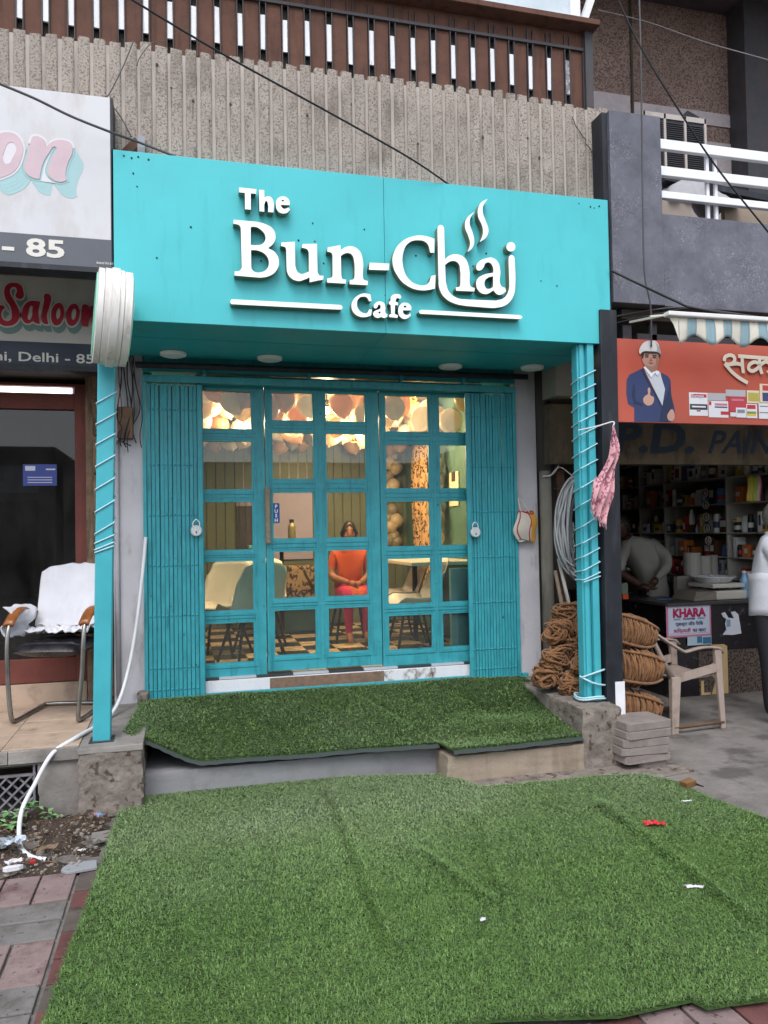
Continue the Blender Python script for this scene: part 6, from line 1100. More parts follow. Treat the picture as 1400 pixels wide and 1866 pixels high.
b = MB(); b.bar((2.9,-1.48,2.845),(2.95,-1.0,2.93), .014); b.bar((2.80,-1.45,2.835),(2.9,-1.47,2.845), .012); b.build('side_arm', AWH, aw)
# ---------------------------------------------------------------- counter and its bills
MARB = mat('black_marble', '#1e1b1e', rough=.25, var=.3, scale=5, spec=.5, speck='#4a4648', sscale=14, slo=.68); SPKL = mat('brown_speckled_granite', '#5f5148', rough=.6, var=.35, scale=45, speck='#2a211d', sscale=50, slo=.52); TOPM = mat('dark_counter_top', '#3a3836', rough=.35, var=.2, spec=.5)
ct = root('shop_counter', 'dark marble counter at the front of the paint shop', 'counter', (4.8,.9,0))
P('front_panel', MARB, ct, (4.22,5.75,.5,.6,.40,.82)); P('lower_panel', SPKL, ct, (4.52,5.75,.49,.6,.0,.398)); P('corner_panel', MARB, ct, (4.22,4.518,.5,.6,.0,.398)); P('side_panel', MARB, ct, (4.22,4.3,.601,2.3,0,.82)); P('top', TOPM, ct, (4.19,5.75,.46,1.05,.822,.85), bevel=.004); P('top', TOPM, ct, (4.19,4.6,1.051,2.35,.822,.85), bevel=.004)
pk = mat('peeled_cream_sticker', '#c4a877', rough=.7, var=.08); p, q = at_y(1295, 1175, .485), at_y(1328, 1263, .485)
b = MB(); b.prism([(p[0],q[2]),(q[0],q[2]),(q[0],p[2]-.02),(q[0]-.04,p[2]),(p[0]+.0,p[2]),(p[0]+.05,p[2]-.06),(p[0]+.06,p[2]-.13),(p[0]-.02,p[2]-.2),(p[0]+.0,p[2]-.27),(p[0]+.05,p[2]-.32)], .486, .489); b.build('sticker_remnant', pk, ct)
b = MB(); x0 = p[0]-.11; b.prism([(x0,q[2]),(x0+.1,q[2]),(x0+.1,q[2]+.02),(x0+.03,q[2]+.02),(x0+.03,q[2]+.13),(x0,q[2]+.13)], .486, .489); b.build('sticker_remnant', pk, ct)
kb = root('khara_poster', 'pink bordered KHARA plaster poster on the counter front', 'poster', (4.5,.49,.5)); p, q = at_y(1214, 1101, .48), at_y(1297, 1158, .48)
PINK = mat('pink_print', '#c47a95', rough=.5, var=.05); CRI = mat('magenta_print', '#a5174f', rough=.5); BLU = mat('ink_blue_print', '#26334f', rough=.5); PPW = mat('poster_white', '#c3cbdc', rough=.5, var=.03); GRYP = mat('print_bar', '#7f97a4', rough=.5)
P('border', PINK, kb, (p[0], q[0], .482, .488, q[2], p[2])); W_ = q[0]-p[0]; H_ = p[2]-q[2]; P('sheet', PPW, kb, (p[0]+.018, q[0]-.018, .479, .4815, q[2]+.018, p[2]-.018)); P('inner_rule', PINK, kb, (p[0]+.03, q[0]-.03, .4782, .4788, p[2]-.034, p[2]-.03), (p[0]+.03, q[0]-.03, .4782, .4788, q[2]+.03, q[2]+.034))
cx_ = (p[0]+q[0])/2
lettering('KHARA', 'lettering', CRI, kb, cx_, p[2]-H_*.40, H_*.25, .476, .002, align='CENTER', width=W_*.74, bold=.05); lettering('PLASTER', 'lettering', BLU, kb, cx_, p[2]-H_*.49, H_*.055, .476, .002, align='CENTER', width=W_*.27, bold=.03)
for s in (-1, 1): P('bar', GRYP, kb, (cx_+s*W_*.27-.035, cx_+s*W_*.27+.035, .477, .4782, p[2]-H_*.49, p[2]-H_*.44))
lettering('प्लास्टर ऑफ पैरिस', 'lettering', BLU, kb, cx_, p[2]-H_*.66, H_*.10, .476, .002, align='CENTER', width=W_*.62, bold=.015); lettering('किफ़ायती', 'lettering', CRI, kb, cx_-W_*.35, p[2]-H_*.86, H_*.10, .476, .002, width=W_*.38, bold=.015); lettering('का वादा', 'lettering', BLU, kb, cx_+W_*.07, p[2]-H_*.86, H_*.10, .476, .002, width=W_*.30, bold=.015)
tb_ = root('torn_bill', 'torn white paper bill on the dark counter front', 'poster', tuple(at_y(1333, 1140, .49))); PB = lambda pts, y0, y1: [(lambda w: (w[0], w[2]))(at_y(1080+a/4.375, 840+b_/4.375, .49)) for a, b_ in pts]
b = MB(); b.prism(PB([(1030,1215),(1060,1205),(1085,1250),(1130,1255),(1105,1205),(1140,1198),(1165,1225),(1180,1310),(1190,1375),(1120,1388),(1040,1385),(1070,1345),(1060,1300),(1070,1260),(1045,1245)],0,0), .494, .498); b.build('sheet', STW, tb_); b = MB(); b.prism(PB([(1070,1265),(1100,1265),(1100,1320),(1072,1322)],0,0), .490, .493); b.build('printed_block', FLAT('print_blue', '#7f97ae'), tb_)
sb = root('blue_bill', 'small blue and white bill below the KHARA poster', 'poster', tuple(at_y(1275, 1162, .48))); p, q = at_y(1253, 1159, .483), at_y(1297, 1172, .483); P('sheet', FLAT('bill_pale', '#a9bfca'), sb, (p[0], q[0], .4835, .487, q[2]-.01, p[2])); P('printed_block', FLAT('bill_blue', '#3d6f92'), sb, (p[0]+.1, q[0]-.1, .481, .483, q[2]+.01, p[2]-.01)); P('printed_block', FLAT('bill_blue', '#3d6f92'), sb, (q[0]-.09, q[0]-.005, .481, .483, q[2], p[2]-.02))
# weighing scale
sc = root('weighing_scale', 'white electronic weighing scale with steel pan on the counter', 'scale', (4.95,.72,.85)); SCW = mat('scale_white', '#b9b5ab', rough=.5, var=.06); p0, p1 = at_y(1257, 1088, .62), at_y(1352, 1088, .62)
xm_ = p0[0]+(p1[0]-p0[0])*.42; b = MB(); b._add([(p0[0],.56,.852),(xm_,.56,.852),(xm_,.9,.852),(p0[0],.9,.852),(p0[0]+.07,.62,.93),(xm_,.58,.93),(xm_,.9,.94),(p0[0]+.07,.9,.93)],[(0,3,2,1),(4,5,6,7),(0,1,5,4),(1,2,6,5),(2,3,7,6),(3,0,4,7)]); b.build('keypad', mat('scale_grey', '#6f685e', rough=.5, var=.1), sc, bevel=.004)
P('body', SCW, sc, (xm_+.001, p1[0], .55, .92, .852, .935), bevel=.012); P('platform', SCW, sc, (xm_-.03, p1[0]-.01, .56, .93, .96, 1.0), bevel=.006); P('neck', DKMET, sc, (xm_+.08, xm_+.14, .7, .8, .935, .96)); b = MB(); b.lathe([(.14,0),(.15,.01),(.2,.055),(.205,.06)], (xm_+.12,.75,1.001), 24, caps=False); b.build('pan', STEEL, sc, smooth=True, solid=.004)
# jars and small goods on the counter
def jar(label, x, y, z, r, h, m, capm, cat='tub'):
    t = root('tub', label, cat, (x, y, z)); b = MB(); b.lathe([(r*.9,0),(r,.02*h),(r,.9*h),(r*.94,.95*h)], (x,y,z), 16); b.build('body', m, t, smooth=False); b = MB(); b.lathe([(r*1.03,0),(r*1.03,.09*h),(r*.9,.1*h)], (x,y,z+.951*h), 16); b.build('lid', capm, t); return t
WPL = mat('white_tub_plastic', '#b3afa6', rough=.5, var=.06)
for k, (u, v, yy, r, h) in enumerate(((1262,1048,1.3,.085,.22),(1284,1050,1.3,.075,.2),(1298,1048,1.35,.06,.2))):
    p = at_y(u, v, yy); jar(['large white plastic tub on the ledge behind the scale','middle white plastic tub on the ledge behind the scale','right hand white plastic tub on the ledge behind the scale'][k], p[0], yy, p[2], r, h, WPL, WPL)
P2 = at_y(1280, 1052, 1.3); lg = root('counter_ledge', 'dark ledge carrying the white tubs behind the counter', 'shelf', (P2[0],1.3,0)); P('board', DKMET, lg, (P2[0]-.35, P2[0]+.55, 1.15, 1.5, P2[2]-.06, P2[2]-.03)); P('support', DKMET, lg, (P2[0]-.33, P2[0]+.5, 1.3, 1.4, 0, P2[2]-.061))
p = at_y(1244, 1078, .95); pnl_ = P('side_box', mat('pale_grey_board', '#8b857c', rough=.7), None, (p[0]-.02, p[0]+.22, 1.0, 1.06, .852, 1.05)); tag(pnl_, 'pale grey board standing on the counter behind the scale', 'board')
for (u, v, y_, w, d, h, m, lab, cat) in ((1136,1072,1.3,.07,.06,.13,FLAT('goods_pale_green','#a9b8a6'),'pale green box at the counter end','box'),(1138,1083,1.0,.06,.05,.05,FLAT('goods_orange','#d9582c'),'small orange packet at the counter end','packet'),(1210,1083,.8,.16,.04,.008,FLAT('goods_blue','#4a6a9c'),'flat blue packet lying on the counter','packet')):
    p = at_y(u, v, y_); b = MB(); b.box(p[0]-w/2, p[0]+w/2, y_-d/2, y_+d/2, .852, .852+h); tag(b.build('carton', m, None, bevel=.003), lab, cat)
p = at_y(1357, 1085, .62); jr = root('water_bottle', 'clear blue plastic water bottle beside the scale', 'bottle', (p[0], .62, .852)); b = MB(); b.lathe([(.035,0),(.04,.01),(.04,.06),(.034,.07),(.04,.08),(.04,.17),(.02,.22),(.016,.235)], (p[0],.62,.852), 16); b.build('body', mat('blue_pet', '#6f9cbf', rough=.15, var=.1, spec=.6), jr, smooth=True); b = MB(); b.cyl((p[0],.62,1.087),(p[0],.62,1.11),.018,n=12); b.build('cap', FLAT('goods_white','#d5d5d5'), jr)
# ---------------------------------------------------------------- shelves with goods on the right wall
SHB = mat('grey_shelf_board', '#b0ada5', rough=.7, var=.1, dirt='#4a4640', damt=.5)
sh = root('wall_shelves', 'tall grey shelving packed with hardware on the paint shop wall', 'shelf', (5.5,2.0,.5)); zsv = [1.0, 1.22, 1.47, 1.77, 2.04, 2.30]; X0, X1 = 5.38, 5.74
for z in zsv: P('board', SHB, sh, (X0, X1, .45, 3.5, z-.012, z), bevel=.002)
for y in (.45, 1.15, 2.2, 2.7, 3.5): P('divider', SHB, sh, (X0+.002, X1, y-.012, y+.012, .9, 2.5), bevel=.002)
P('back', MATS['dingy_shop_wall'], sh, (5.741,5.749,.45,3.5,.9,2.5))
gcol = [('white','#e4e4e0'),('white','#dcdfe0'),('white','#e0dccf'),('white','#e6e6e4'),('navy','#252c48'),('brown','#5a3a2a'),('orange','#d0743a'),('red','#b83434'),('blue','#4a86b8'),('grey','#8f8f90'),('cream','#d8c89c'),('black','#1c1c20'),('green','#4a6a4a'),('yellow','#c9a83a')]
lvl = ['lowest','second','third','fourth','fifth','topmost']
def carton(x0, x1, y0, y1, z0, z1, nm, hx, label, grp):
    m = mat('carton_'+hx[1:], hx, rough=.5, var=.1, scale=8); k = random.random(); b = MB(); w = y1-y0; pale = nm in ('white','cream','grey','yellow'); lm = FLAT('carton_label_blue', '#3f4f70') if pale and random.random() < .5 else (FLAT('carton_label_red', '#a83a3a') if random.random() < .4 else FLAT('carton_label_pale', '#d5d3ca'))
    if k < .32 and w > .045:      # tin or jar
        r = w/2; cx, cy = x0+r, (y0+y1)/2; b.lathe([(r*.95,0),(r,.004),(r,(z1-z0)*.86),(r*.8,(z1-z0)*.9),(r*.8,(z1-z0))], (cx, cy, z0), 12); o = b.build('carton', m, None); tag(o, label.replace('goods box', 'goods tin'), 'tin', grp); b = MB(); b.lathe([(r*1.015,(z1-z0)*.25),(r*1.015,(z1-z0)*random.uniform(.5,.7))], (cx, cy, z0), 12, caps=False); b.build('label_print', lm, o); o.name = 'tin'
    elif k < .5:                  # soft bag or pouch
        cx, cy, cz = (x0+x1)/2, (y0+y1)/2, z0; b.grid(lambda u, v: (cx+(.03+.02*math.sin(v*3.1))*math.cos(u*6.283)*(1-.6*v), cy+w*.5*math.sin(u*6.283)*(1-.25*v), cz+(z1-z0)*v+.004*math.sin(u*19)), 12, 6, wrapu=True); o = b.build('carton', m, None, smooth=True); tag(o, label.replace('goods box', 'goods pouch'), 'pouch', grp); o.name = 'pouch'
    else:
        b.box(x0, x1, y0, y1, z0, z1); o = b.build('carton', m, None, bevel=.002, jitter=.0015); tag(o, label, 'box', grp)
        if w > .045: q0, q1 = random.uniform(.1,.3), random.uniform(.65,.95); b = MB(); b.box(x0-.0015, x0, y0+w*q0, y0+w*q1, z0+(z1-z0)*random.uniform(.2,.4), z0+(z1-z0)*random.uniform(.55,.85)); b.build('label_print', lm, o)
for si, z in enumerate(zsv):
    hmax = (zsv[si+1]-z-.03) if si < 5 else .2; y = .5
    bay = 0
    while y < 3.42:
        w = random.choice((.04,.05,.06,.08,.1,.12)); 
        if any(y < d < y+w for d in (1.14, 2.19, 2.69)): y += w; continue
        nm, hx = random.choice(gcol); h = random.uniform(.08, min(.2, hmax)); d0 = X0+random.uniform(.004,.035)
        by = 'near' if y < 1.15 else ('middle' if y < 2.2 else 'far')
        if random.random() < .95:
            carton(d0, d0+.12, y, y+w-.004, z+.001, z+h, nm, hx, f'{nm} goods box on the {lvl[si]} shelf in the {by} bay', f'{nm} boxes on {lvl[si]} shelf {by} bay')
            if h < hmax*.5 and random.random() < .6:
                nm2, hx2 = random.choice(gcol); h2 = random.uniform(.03, hmax-h-.01); carton(d0+.005, d0+.11, y+.003, y+w-.008, z+h+.001, z+h+h2, nm2, hx2, f'{nm2} goods box stacked on another on the {lvl[si]} shelf in the {by} bay', f'stacked {nm2} boxes on {lvl[si]} shelf {by} bay')
        y += w+random.choice((0,0,.01,.03))
same = {}
for o in [o for o in bpy.data.objects if ' goods ' in o.get('label', '')]: same.setdefault(o['label'], []).append(o)
for lb, os_ in same.items():
    if len(os_) > 1:
        os_.sort(key=lambda o: -max(v.co.y for v in o.data.vertices))
        for k, o in enumerate(os_): o['label'] = (('leftmost','second','third','fourth','fifth','sixth','seventh','eighth','ninth')[k]+' '+(lb.replace(' on the ', ' from the left on the ', 1) if k else lb)).replace('stacked on another', 'stacked')
RED_ = FLAT('dark_red_card', '#3a1614'); ICON = FLAT('icon_white', '#c5c0b8')
for i, (u, v) in enumerate(((1287,898),(1288,920),(1289,942),(1290,963),(1293,985))):
    p = at_x(u, v, 5.36); t = root('round_plaque', f'{["topmost","second","third","fourth","lowest"][i]} round white emblem plaque on the shelf upright', 'plaque', (5.36, p[1], p[2]))
    b = MB(); b.lathe([(.055,-.006),(.055,.0)], (5.357,p[1],p[2]), 20, 'x'); b.build('card', RED_, t); b = MB(); b.tube([(5.348,p[1]+.042*math.cos(a),p[2]+.042*math.sin(a)) for a in np.linspace(0,6.283,20)[:-1]], .006, 6, closed=True); b.build('ring', ICON, t); b = MB(); b.ball((5.348,p[1],p[2]-.008), .02, 8, 6, (.3,.9,1.1)); b.ball((5.348,p[1],p[2]+.018), .011, 8, 6, (.4,1,1)); b.build('figure', ICON, t)
hp_ = root('hanging_pouches', 'yellow and green plastic pouches hanging at the shop opening', 'pouch', tuple(at_y(1372, 890, .5)))
for i, (hx, dx) in enumerate((('#b9a83a',-.03),('#8fae3a',.02),('#c98f9c',.05))):
    p = at_y(1372, 890, .5); b = MB(); b.grid(lambda u, v: (p[0]+dx+(u-.5)*.06+.01*math.sin(v*5), .5+.012*math.sin(u*6+i)-.01*i, p[2]+.12-.24*v), 5, 8); b.build('pouch', FLAT('pouch_'+hx[1:], hx), hp_, smooth=True, solid=.006)
# ---------------------------------------------------------------- things hung between the posts
drp = root('drain_pipe', 'grey cement drain pipe beside the right pilaster', 'pipe', (2.785,-.0,.39)); PIPE = mat('grey_cement_pipe', '#77736a', rough=.85, var=.15, dirt='#37332d', damt=.6, dscale=(6,6,.8))
b = MB(); b.tube([(2.785,-.02,.392),(2.783,-.02,1.3),(2.78,-.02,2.0)], .048, 14); b.build('lower_length', PIPE, drp, smooth=True); b = MB(); b.cyl((2.78,-.02,2.0),(2.775,-.02,2.9), .058, n=14); b.build('upper_length', mat('dark_grey_pipe', '#3d3b38', rough=.85, var=.2), drp, smooth=True); b = MB(); b.tube(smooth_path([(2.73,-.085,1.95),(2.785,-.09,1.955),(2.84,-.08,1.99),(2.87,-.1,2.06)], 5), .006, 5); b.tube(smooth_path([(2.8,-.09,1.96),(2.86,-.12,2.02),(2.98,-.1,1.95)], 5), .005, 5); b.build('tie_string', PAP, drp)  # upper length of the pipe in a darker grey
rb = P('board', mat('rotten_brown_board', '#4a3429', rough=.95, var=.4, scale=12, bump=.6), None, (2.87,2.93,-.06,-.02,.3,2.0), jitter=.004); rb.name = 'timber_board'; tag(rb, 'dark rotten timber board standing behind the grey wire coil', 'board')
cl = root('wire_coil', 'thick coil of grey wire hanging behind the right turquoise post', 'coil', tuple(at_y(1050, 965, -.4))); c0 = Vector(at_y(1052, 965, -.4)); GW = mat('grey_plastic_wire', '#9c9ea0', rough=.45, var=.12, spec=.4); GW2 = mat('dark_grey_wire', '#55585c', rough=.45, var=.15)
b = MB(); b2 = MB()
for i in range(26):
    rx_, rz_ = .135+random.uniform(-.03,.03), .33+random.uniform(-.05,.04); off = Vector((random.uniform(-.03,.03)+.02, random.uniform(-.03,.03), random.uniform(-.02,.02)))
    (b if i < 15 else b2).tube([c0+off+(Vector((.03,0,-.04)) if i >= 15 else Vector((-.03,0,.03)))+Vector((rx_*math.cos(a)*(1-.15*math.sin(a)), .02*math.cos(3*a+i), rz_*math.sin(a))) for a in np.linspace(0, 6.283, 30)[:-1]], .0085 if i < 15 else .006, 6, closed=True)
b.build('pale_loops', GW, cl, kind='stuff', smooth=True); b2.build('dark_loops', GW2, cl, kind='stuff', smooth=True)
b = MB(); b.bar(c0+Vector((0,.03,.30)), c0+Vector((0,.4,.33)), .012); b.build('hook', DKMET, cl)
chn = root('steel_chain', 'strands of small steel chain hanging under the wire coil', 'chain', tuple(at_y(1040, 1000, -.35)))
for s_ in range(4):
    p = Vector(at_y(1030+7*s_, 955, -.33)); n = 15+random.randint(0,3)
    b = MB()
    for k in range(n):
        cc = p+Vector((.004*math.sin(k), 0, -.022*k)); d1 = Vector((1,0,0)) if k % 2 else Vector((0,1,0)); b.tube([cc+d1*(.0075*math.cos(a))+Vector((0,0,.015*math.sin(a))) for a in np.linspace(0,6.283,9)[:-1]], .0022, 4, closed=True)
    b.build('strand', STEEL, chn, smooth=True)
for i, (a, c_, m, lab) in enumerate((((1018,1018),(1046,1140),mat('white_pvc','#a8a6a0',rough=.5,var=.1),'pale plastic pipe leaning against the rope heap'),((1012,1040),(1033,1150),mat('grey_stick','#77685a',rough=.9,var=.2),'grey wooden stick leaning beside the pale pipe'),((1022,1085),(1028,1165),mat('orange_stick','#8a5a35',rough=.9,var=.2),'short brown handle standing among the rope'))):
    b = MB(); b.tube([at_y(*a, -.30-.03*i), at_y(*c_, -.42-.03*i)], .014, 8); tag(b.build('stick', m, None, smooth=True), lab, 'stick')
bg = root('cloth_bag', 'small white and yellow bag with red trim hanging on the right pilaster', 'bag', tuple(at_y(958, 980, -.05))); c0 = Vector(at_y(958, 953, -.06)); BGW = mat('bag_white', '#c9c0b6', rough=.8, var=.08); BGY = mat('bag_yellow', '#c9973a', rough=.8, var=.1); BGR = mat('bag_red', '#a8272c', rough=.8)
def bagf(u, v): 
    a = u*6.2832; w = .06+.03*math.sin(v*3.14)**.7+.012*v; return c0+Vector((w*math.cos(a)+.012*math.sin(v*7), .032*math.sin(a)*math.sin(max(.05, v)*3.0), .085-.22*v+.012*math.sin(a*2)))
b = MB(); b.grid(bagf, 24, 12, wrapu=True); o = b.build('body', [BGW, BGY], bg, smooth=True)
for p_ in o.data.polygons:
    if p_.center.x > .03: p_.material_index = 1
b = MB(); b.tube([bagf(i/24, .02) for i in range(24)], .005, 5, closed=True); b.tube([bagf(.8, t) for t in np.linspace(0, 1, 10)], .005, 5); b.tube([bagf(.62, t) for t in np.linspace(0, 1, 10)], .005, 5); b.build('trim', BGR, bg); b = MB(); b.tube(smooth_path([c0+Vector((-.04,-.01,.09)), c0+Vector((-.055,0,.19)), c0+Vector((.03,-.01,.085))], 6), .005, 5); b.build('strap', BGW, bg)
# pink printed cloth tied to the black post
PKC = floral('pink_printed_cloth', lin('#c9979d'), lin('#8a4f63'), 26); pcl = root('pink_cloth', 'faded pink printed cloth tied to the black post', 'cloth', tuple(at_y(1118, 778, -1.12))); tp = Vector(at_y(1118, 776, -1.10))
def clo(u, v):
    s = u*2-1; w = .012+.058*min(1, v*1.25)*(1-.45*max(0, v-.7)/.3); z = tp.z-.60*v-(.06*s if v > .6 else 0)*v; x = tp.x+.0-.135*v**1.6+s*w+.02*math.sin(v*6); return (x, tp.y+.022*math.sin(s*7+v*4)*min(1, v*3)-.02*v+.012*math.sin(v*15+s), z+.03*max(0, v-.66)*math.sin(s*9))
b = MB(); b.grid(clo, 22, 34); b.build('cloth', PKC, pcl, smooth=True, solid=.003); b = MB()
for i in range(26): q = Vector(clo(i/25, 1.0)); b.tube([q, q+Vector((random.uniform(-.006,.006), 0, -random.uniform(.012,.025)))], .0012, 4)
b.build('fringe', mat('pale_fringe', '#d3aab0', rough=.9), pcl, kind='stuff'); b = MB(); b.tube(smooth_path([tp+Vector((0,0,.0)), tp+Vector((.01,.02,.03)), tp+Vector((-.1,.03,.0)), tp+Vector((-.2,.1,-.02))], 5), .005, 5); b.build('tie', PAP, pcl)
# ---------------------------------------------------------------- balcony of the granite building
wr = root('balcony_rail', 'white painted steel rails above the granite parapet', 'railing', (4.0,-.95,3.7)); WR = mat('white_rail_paint', '#dcdde2', rough=.4, var=.04)
for (va, vb) in ((256,274),(305,322),(350,363)):
    za_, zb_ = at_y(1210, va, -.95)[2], at_y(1210, vb, -.95)[2]; P('rail', WR, wr, (3.227,8,-.97,-.93,zb_,za_), bevel=.004)
for u in (1294, 1309): x_ = at_y(u, 330, -.95)[0]; P('post', WR, wr, (x_-.012,x_+.012,-.929,-.905,3.70,4.22), bevel=.003)
P('wide_post', mat('shade_grey_steel', '#5d5c64', rough=.5, var=.1), wr, (at_y(1297,330,-.9)[0], at_y(1308,330,-.9)[0], -.90,-.86,3.70,4.2))
ac = root('air_cooler', 'metal air cooler with three louvred vents on the balcony', 'cooler', tuple(at_y(1230, 300, .1))); p, q = at_y(1176, 196, .0), at_y(1295, 306, .0); ACM = mat('cooler_beige', '#a89f9a', rough=.6, var=.1, dirt='#6a605a', damt=.5); zt_ = p[2]; zb_ = q[2]-.1
P('case', ACM, ac, (p[0], q[0], .06, .5, zb_, zt_), bevel=.004); P('side_case', DKMET, ac, (p[0]-.1, p[0]-.001, .1, .5, zb_, zt_-.01))
wv_ = (q[0]-p[0])/3
for i in range(3):
    xa = p[0]+.03+i*(wv_-.008); xb = xa+wv_-.04; P('vent', BLACKP, ac, (xa, xb, .05, .0595, zb_+.08, zt_-.05)); nl = 22
    for k in range(nl): z = zb_+.09+(zt_-.15-zb_)*k/nl; b = MB(); b.bar((xa,.045,z),(xb,.045,z),.012,.005); b.build('louvre', DKMET, ac)
for i in range(4): xa = p[0]+.005+i*(wv_-.008); P('mullion', ACM, ac, (xa, xa+.022, .04, .0595, zb_, zt_), bevel=.002)
P('top_rail', ACM, ac, (p[0], q[0], .04, .0595, zt_-.045, zt_-.002))
fp = at_y(1258, 190, .1); b = MB(); b._add([(fp[0]-.12,.1,zt_+.005),(fp[0]+.1,.1,zt_+.01),(fp[0]+.12,.3,zt_+.015),(fp[0]-.08,.3,zt_+.01),(fp[0]-.03,.1,zt_+.09),(fp[0]+.1,.12,zt_+.06)], [(0,1,2,3),(0,1,5,4),(1,2,5),(0,4,3),(4,5,2,3)]); tag(b.build('folded_tarp', BLACKP, None), 'black folded sheet lying on top of the air cooler', 'tarp')
tc = root('grey_tarpaulin', 'crumpled grey tarpaulin heap behind the white balcony rails', 'tarpaulin', tuple(at_y(1270, 340, -.4))); p, q = at_y(1205, 300, -.45), at_y(1345, 345, -.45)
b = MB(); b.grid(lambda u, v: Vector((p[0]+(q[0]-p[0])*u, -.55+.5*v, q[2]-.15+.26*math.sin(u*3.1)**.6*math.sin(min(1, v*1.4)*2.2)+.0))+mn.noise_vector(Vector((u*7, v*5, 4)))*.05, 26, 16); b.build('sheet', mat('grey_tarp_cloth', '#9a989c', rough=.7, var=.12, bump=.4, bscale=12), tc, smooth=True, solid=.004)
b = MB(); pa_, pb2 = at_y(1205, 328, -.3), at_y(1420, 372, -.3); b.bar(pa_, pb2, .12, .05); tag(b.build('plank', BLACKP, None), 'dark plank leaning under the tarpaulin on the balcony', 'plank')
for i, (u, v, w, h, hx, lab, nm) in enumerate(((1230,385,.30,.22,'#a3968c','pale carton leaning behind the lowest balcony rail','carton'),(1252,372,.07,.2,'#8a5a48','narrow brown carton edge behind the lowest balcony rail','carton'),(1370,385,.5,.12,'#8f8172','flat brown board pile at the right of the balcony','board'))):
    p = at_y(u, v, -.5+.05*i); b = MB(); b.box(p[0]-w/2, p[0]+w/2, -.5+.05*i, -.45+.05*i, 3.5, p[2]+h*.5); tag(b.build(nm, mat('card_'+hx[1:], hx, rough=.85, var=.12), None, bevel=.004, jitter=.006), lab, nm)
# ---------------------------------------------------------------- overhead cables
def cable(label, pts, r=.006, m=None, n=8):
    P3 = [at_y(u, v, y) for (u, v, y) in pts]; b = MB(); b.tube(smooth_path(P3, n), r, 6); tag(b.build('cable', m or WIRE, None, smooth=True), label, 'cable')
GREYC = mat('grey_cable', '#4c4a4c', rough=.6, var=.15)
cable('long dark cable slanting down across the ribbed fascia to the sign', [(225,-10,-1.6),(400,95,-1.45),(600,205,-1.25),(750,290,-1.1),(830,345,-.96)], .006)
cable('dark cable sagging over the faded saloon board to the sign bracket', [(-20,145,-1.25),(60,178,-1.2),(130,212,-1.15),(200,240,-1.1),(255,260,-.92),(320,285,-.9)], .007, GREYC)
cable('thin wire looping from the fascia down to the bracket', [(243,75,-.86),(225,120,-.87),(200,170,-.87),(190,180,-.88),(215,205,-.88),(240,250,-.88)], .004, GREYC)
cable('thin curled wire on the ribbed fascia', [(300,75,-.86),(275,80,-.87),(255,105,-.87),(250,120,-.86)], .0025, GREYC)
cable('grey vertical cable hanging past the granite pillar to the banner', [(1165,-10,-1.2),(1168,100,-1.2),(1170,250,-1.15),(1172,400,-1.12),(1175,500,-1.1),(1186,560,-1.08),(1187,632,-1.02)], .006, GREYC)
cable('dark cable slanting across the balcony to the right edge', [(1122,-10,-1.5),(1170,90,-1.5),(1240,205,-1.5),(1310,310,-1.5),(1410,435,-1.5),(1640,720,-1.5)], .006)
cable('pale string across the balcony opening', [(1090,18,.6),(1180,40,.5),(1290,78,.3),(1410,112,.1),(1700,195,-.3)], .005, mat('pale_string', '#8f8a8c', rough=.8, var=.2))
cable('black cable from the sign end down to the awning', [(1112,492,-1.02),(1170,520,-1.12),(1230,548,-1.2),(1268,562,-1.3),(1400,585,-1.45),(1430,590,-1.45)], .008)
cable('thin grey cable along the underside of the granite parapet', [(1114,578,-.92),(1180,566,-.95),(1250,560,-1.1),(1330,570,-1.2),(1420,583,-1.3)], .005, GREYC)
cable('second black cable drooping behind the awning bar', [(1116,590,-.9),(1200,572,-1.0),(1262,562,-1.15),(1340,578,-1.3),(1420,594,-1.4)], .006)
clp = root('clamp_bracket', 'dark steel clutter of brackets under the granite parapet', 'bracket', (3.0,-.8,2.85))
for (x0,x1,y0,y1,z0,z1) in ((2.86,2.9,-.9,-.86,2.83,3.0),(2.98,3.05,-.86,-.8,2.84,2.95),(3.1,3.9,-.85,-.8,2.84,2.9),(3.2,3.26,-.85,-.8,2.84,3.0)): P('bracket_bar', DKMET, clp, (x0,x1,y0,y1,z0,z1), bevel=.003)
# ================================================================ artificial turf
def turf_mat():
    m, nt, bs, out = node_mat('turf_blades'); at = N(nt, 'ShaderNodeAttribute', attribute_name='tone'); c = ramp(nt, at.outputs['Fac'], [(0, lin('#34501f')), (.45, lin('#527530')), (.8, lin('#7b9650')), (1, lin('#a5b07c'))]); du = N(nt, 'ShaderNodeAttribute', attribute_name='dust'); c = mixc(nt, du.outputs['Fac'], c, lin('#93a07f'))  # second attribute mixes in a grey-green veil for sheen and dust
    nt.links.new(c, bs.inputs['Base Color']); bs.inputs['Roughness'].default_value = .5; bs.inputs['Specular IOR Level'].default_value = .4; bs.inputs['Sheen Weight'].default_value = .06
    try: bs.inputs['Subsurface Weight'].default_value = 0
    except Exception: pass
    MATS['turf'] = m; return m
TURF = turf_mat(); BASEM = mat('turf_base', '#3a5626', rough=.95, var=.25, scale=60, rnd=False); BACKM = mat('turf_backing', '#343d3c', rough=.8, var=.12)
def inside(poly, X, Y):
    r = np.zeros(len(X), bool); n = len(poly)
    for i in range(n):
        x1, y1 = poly[i]; x2, y2 = poly[(i+1) % n]; c = ((y1 > Y) != (y2 > Y)) & (X < (x2-x1)*(Y-y1)/(y2-y1+1e-12)+x1); r ^= c
    return r
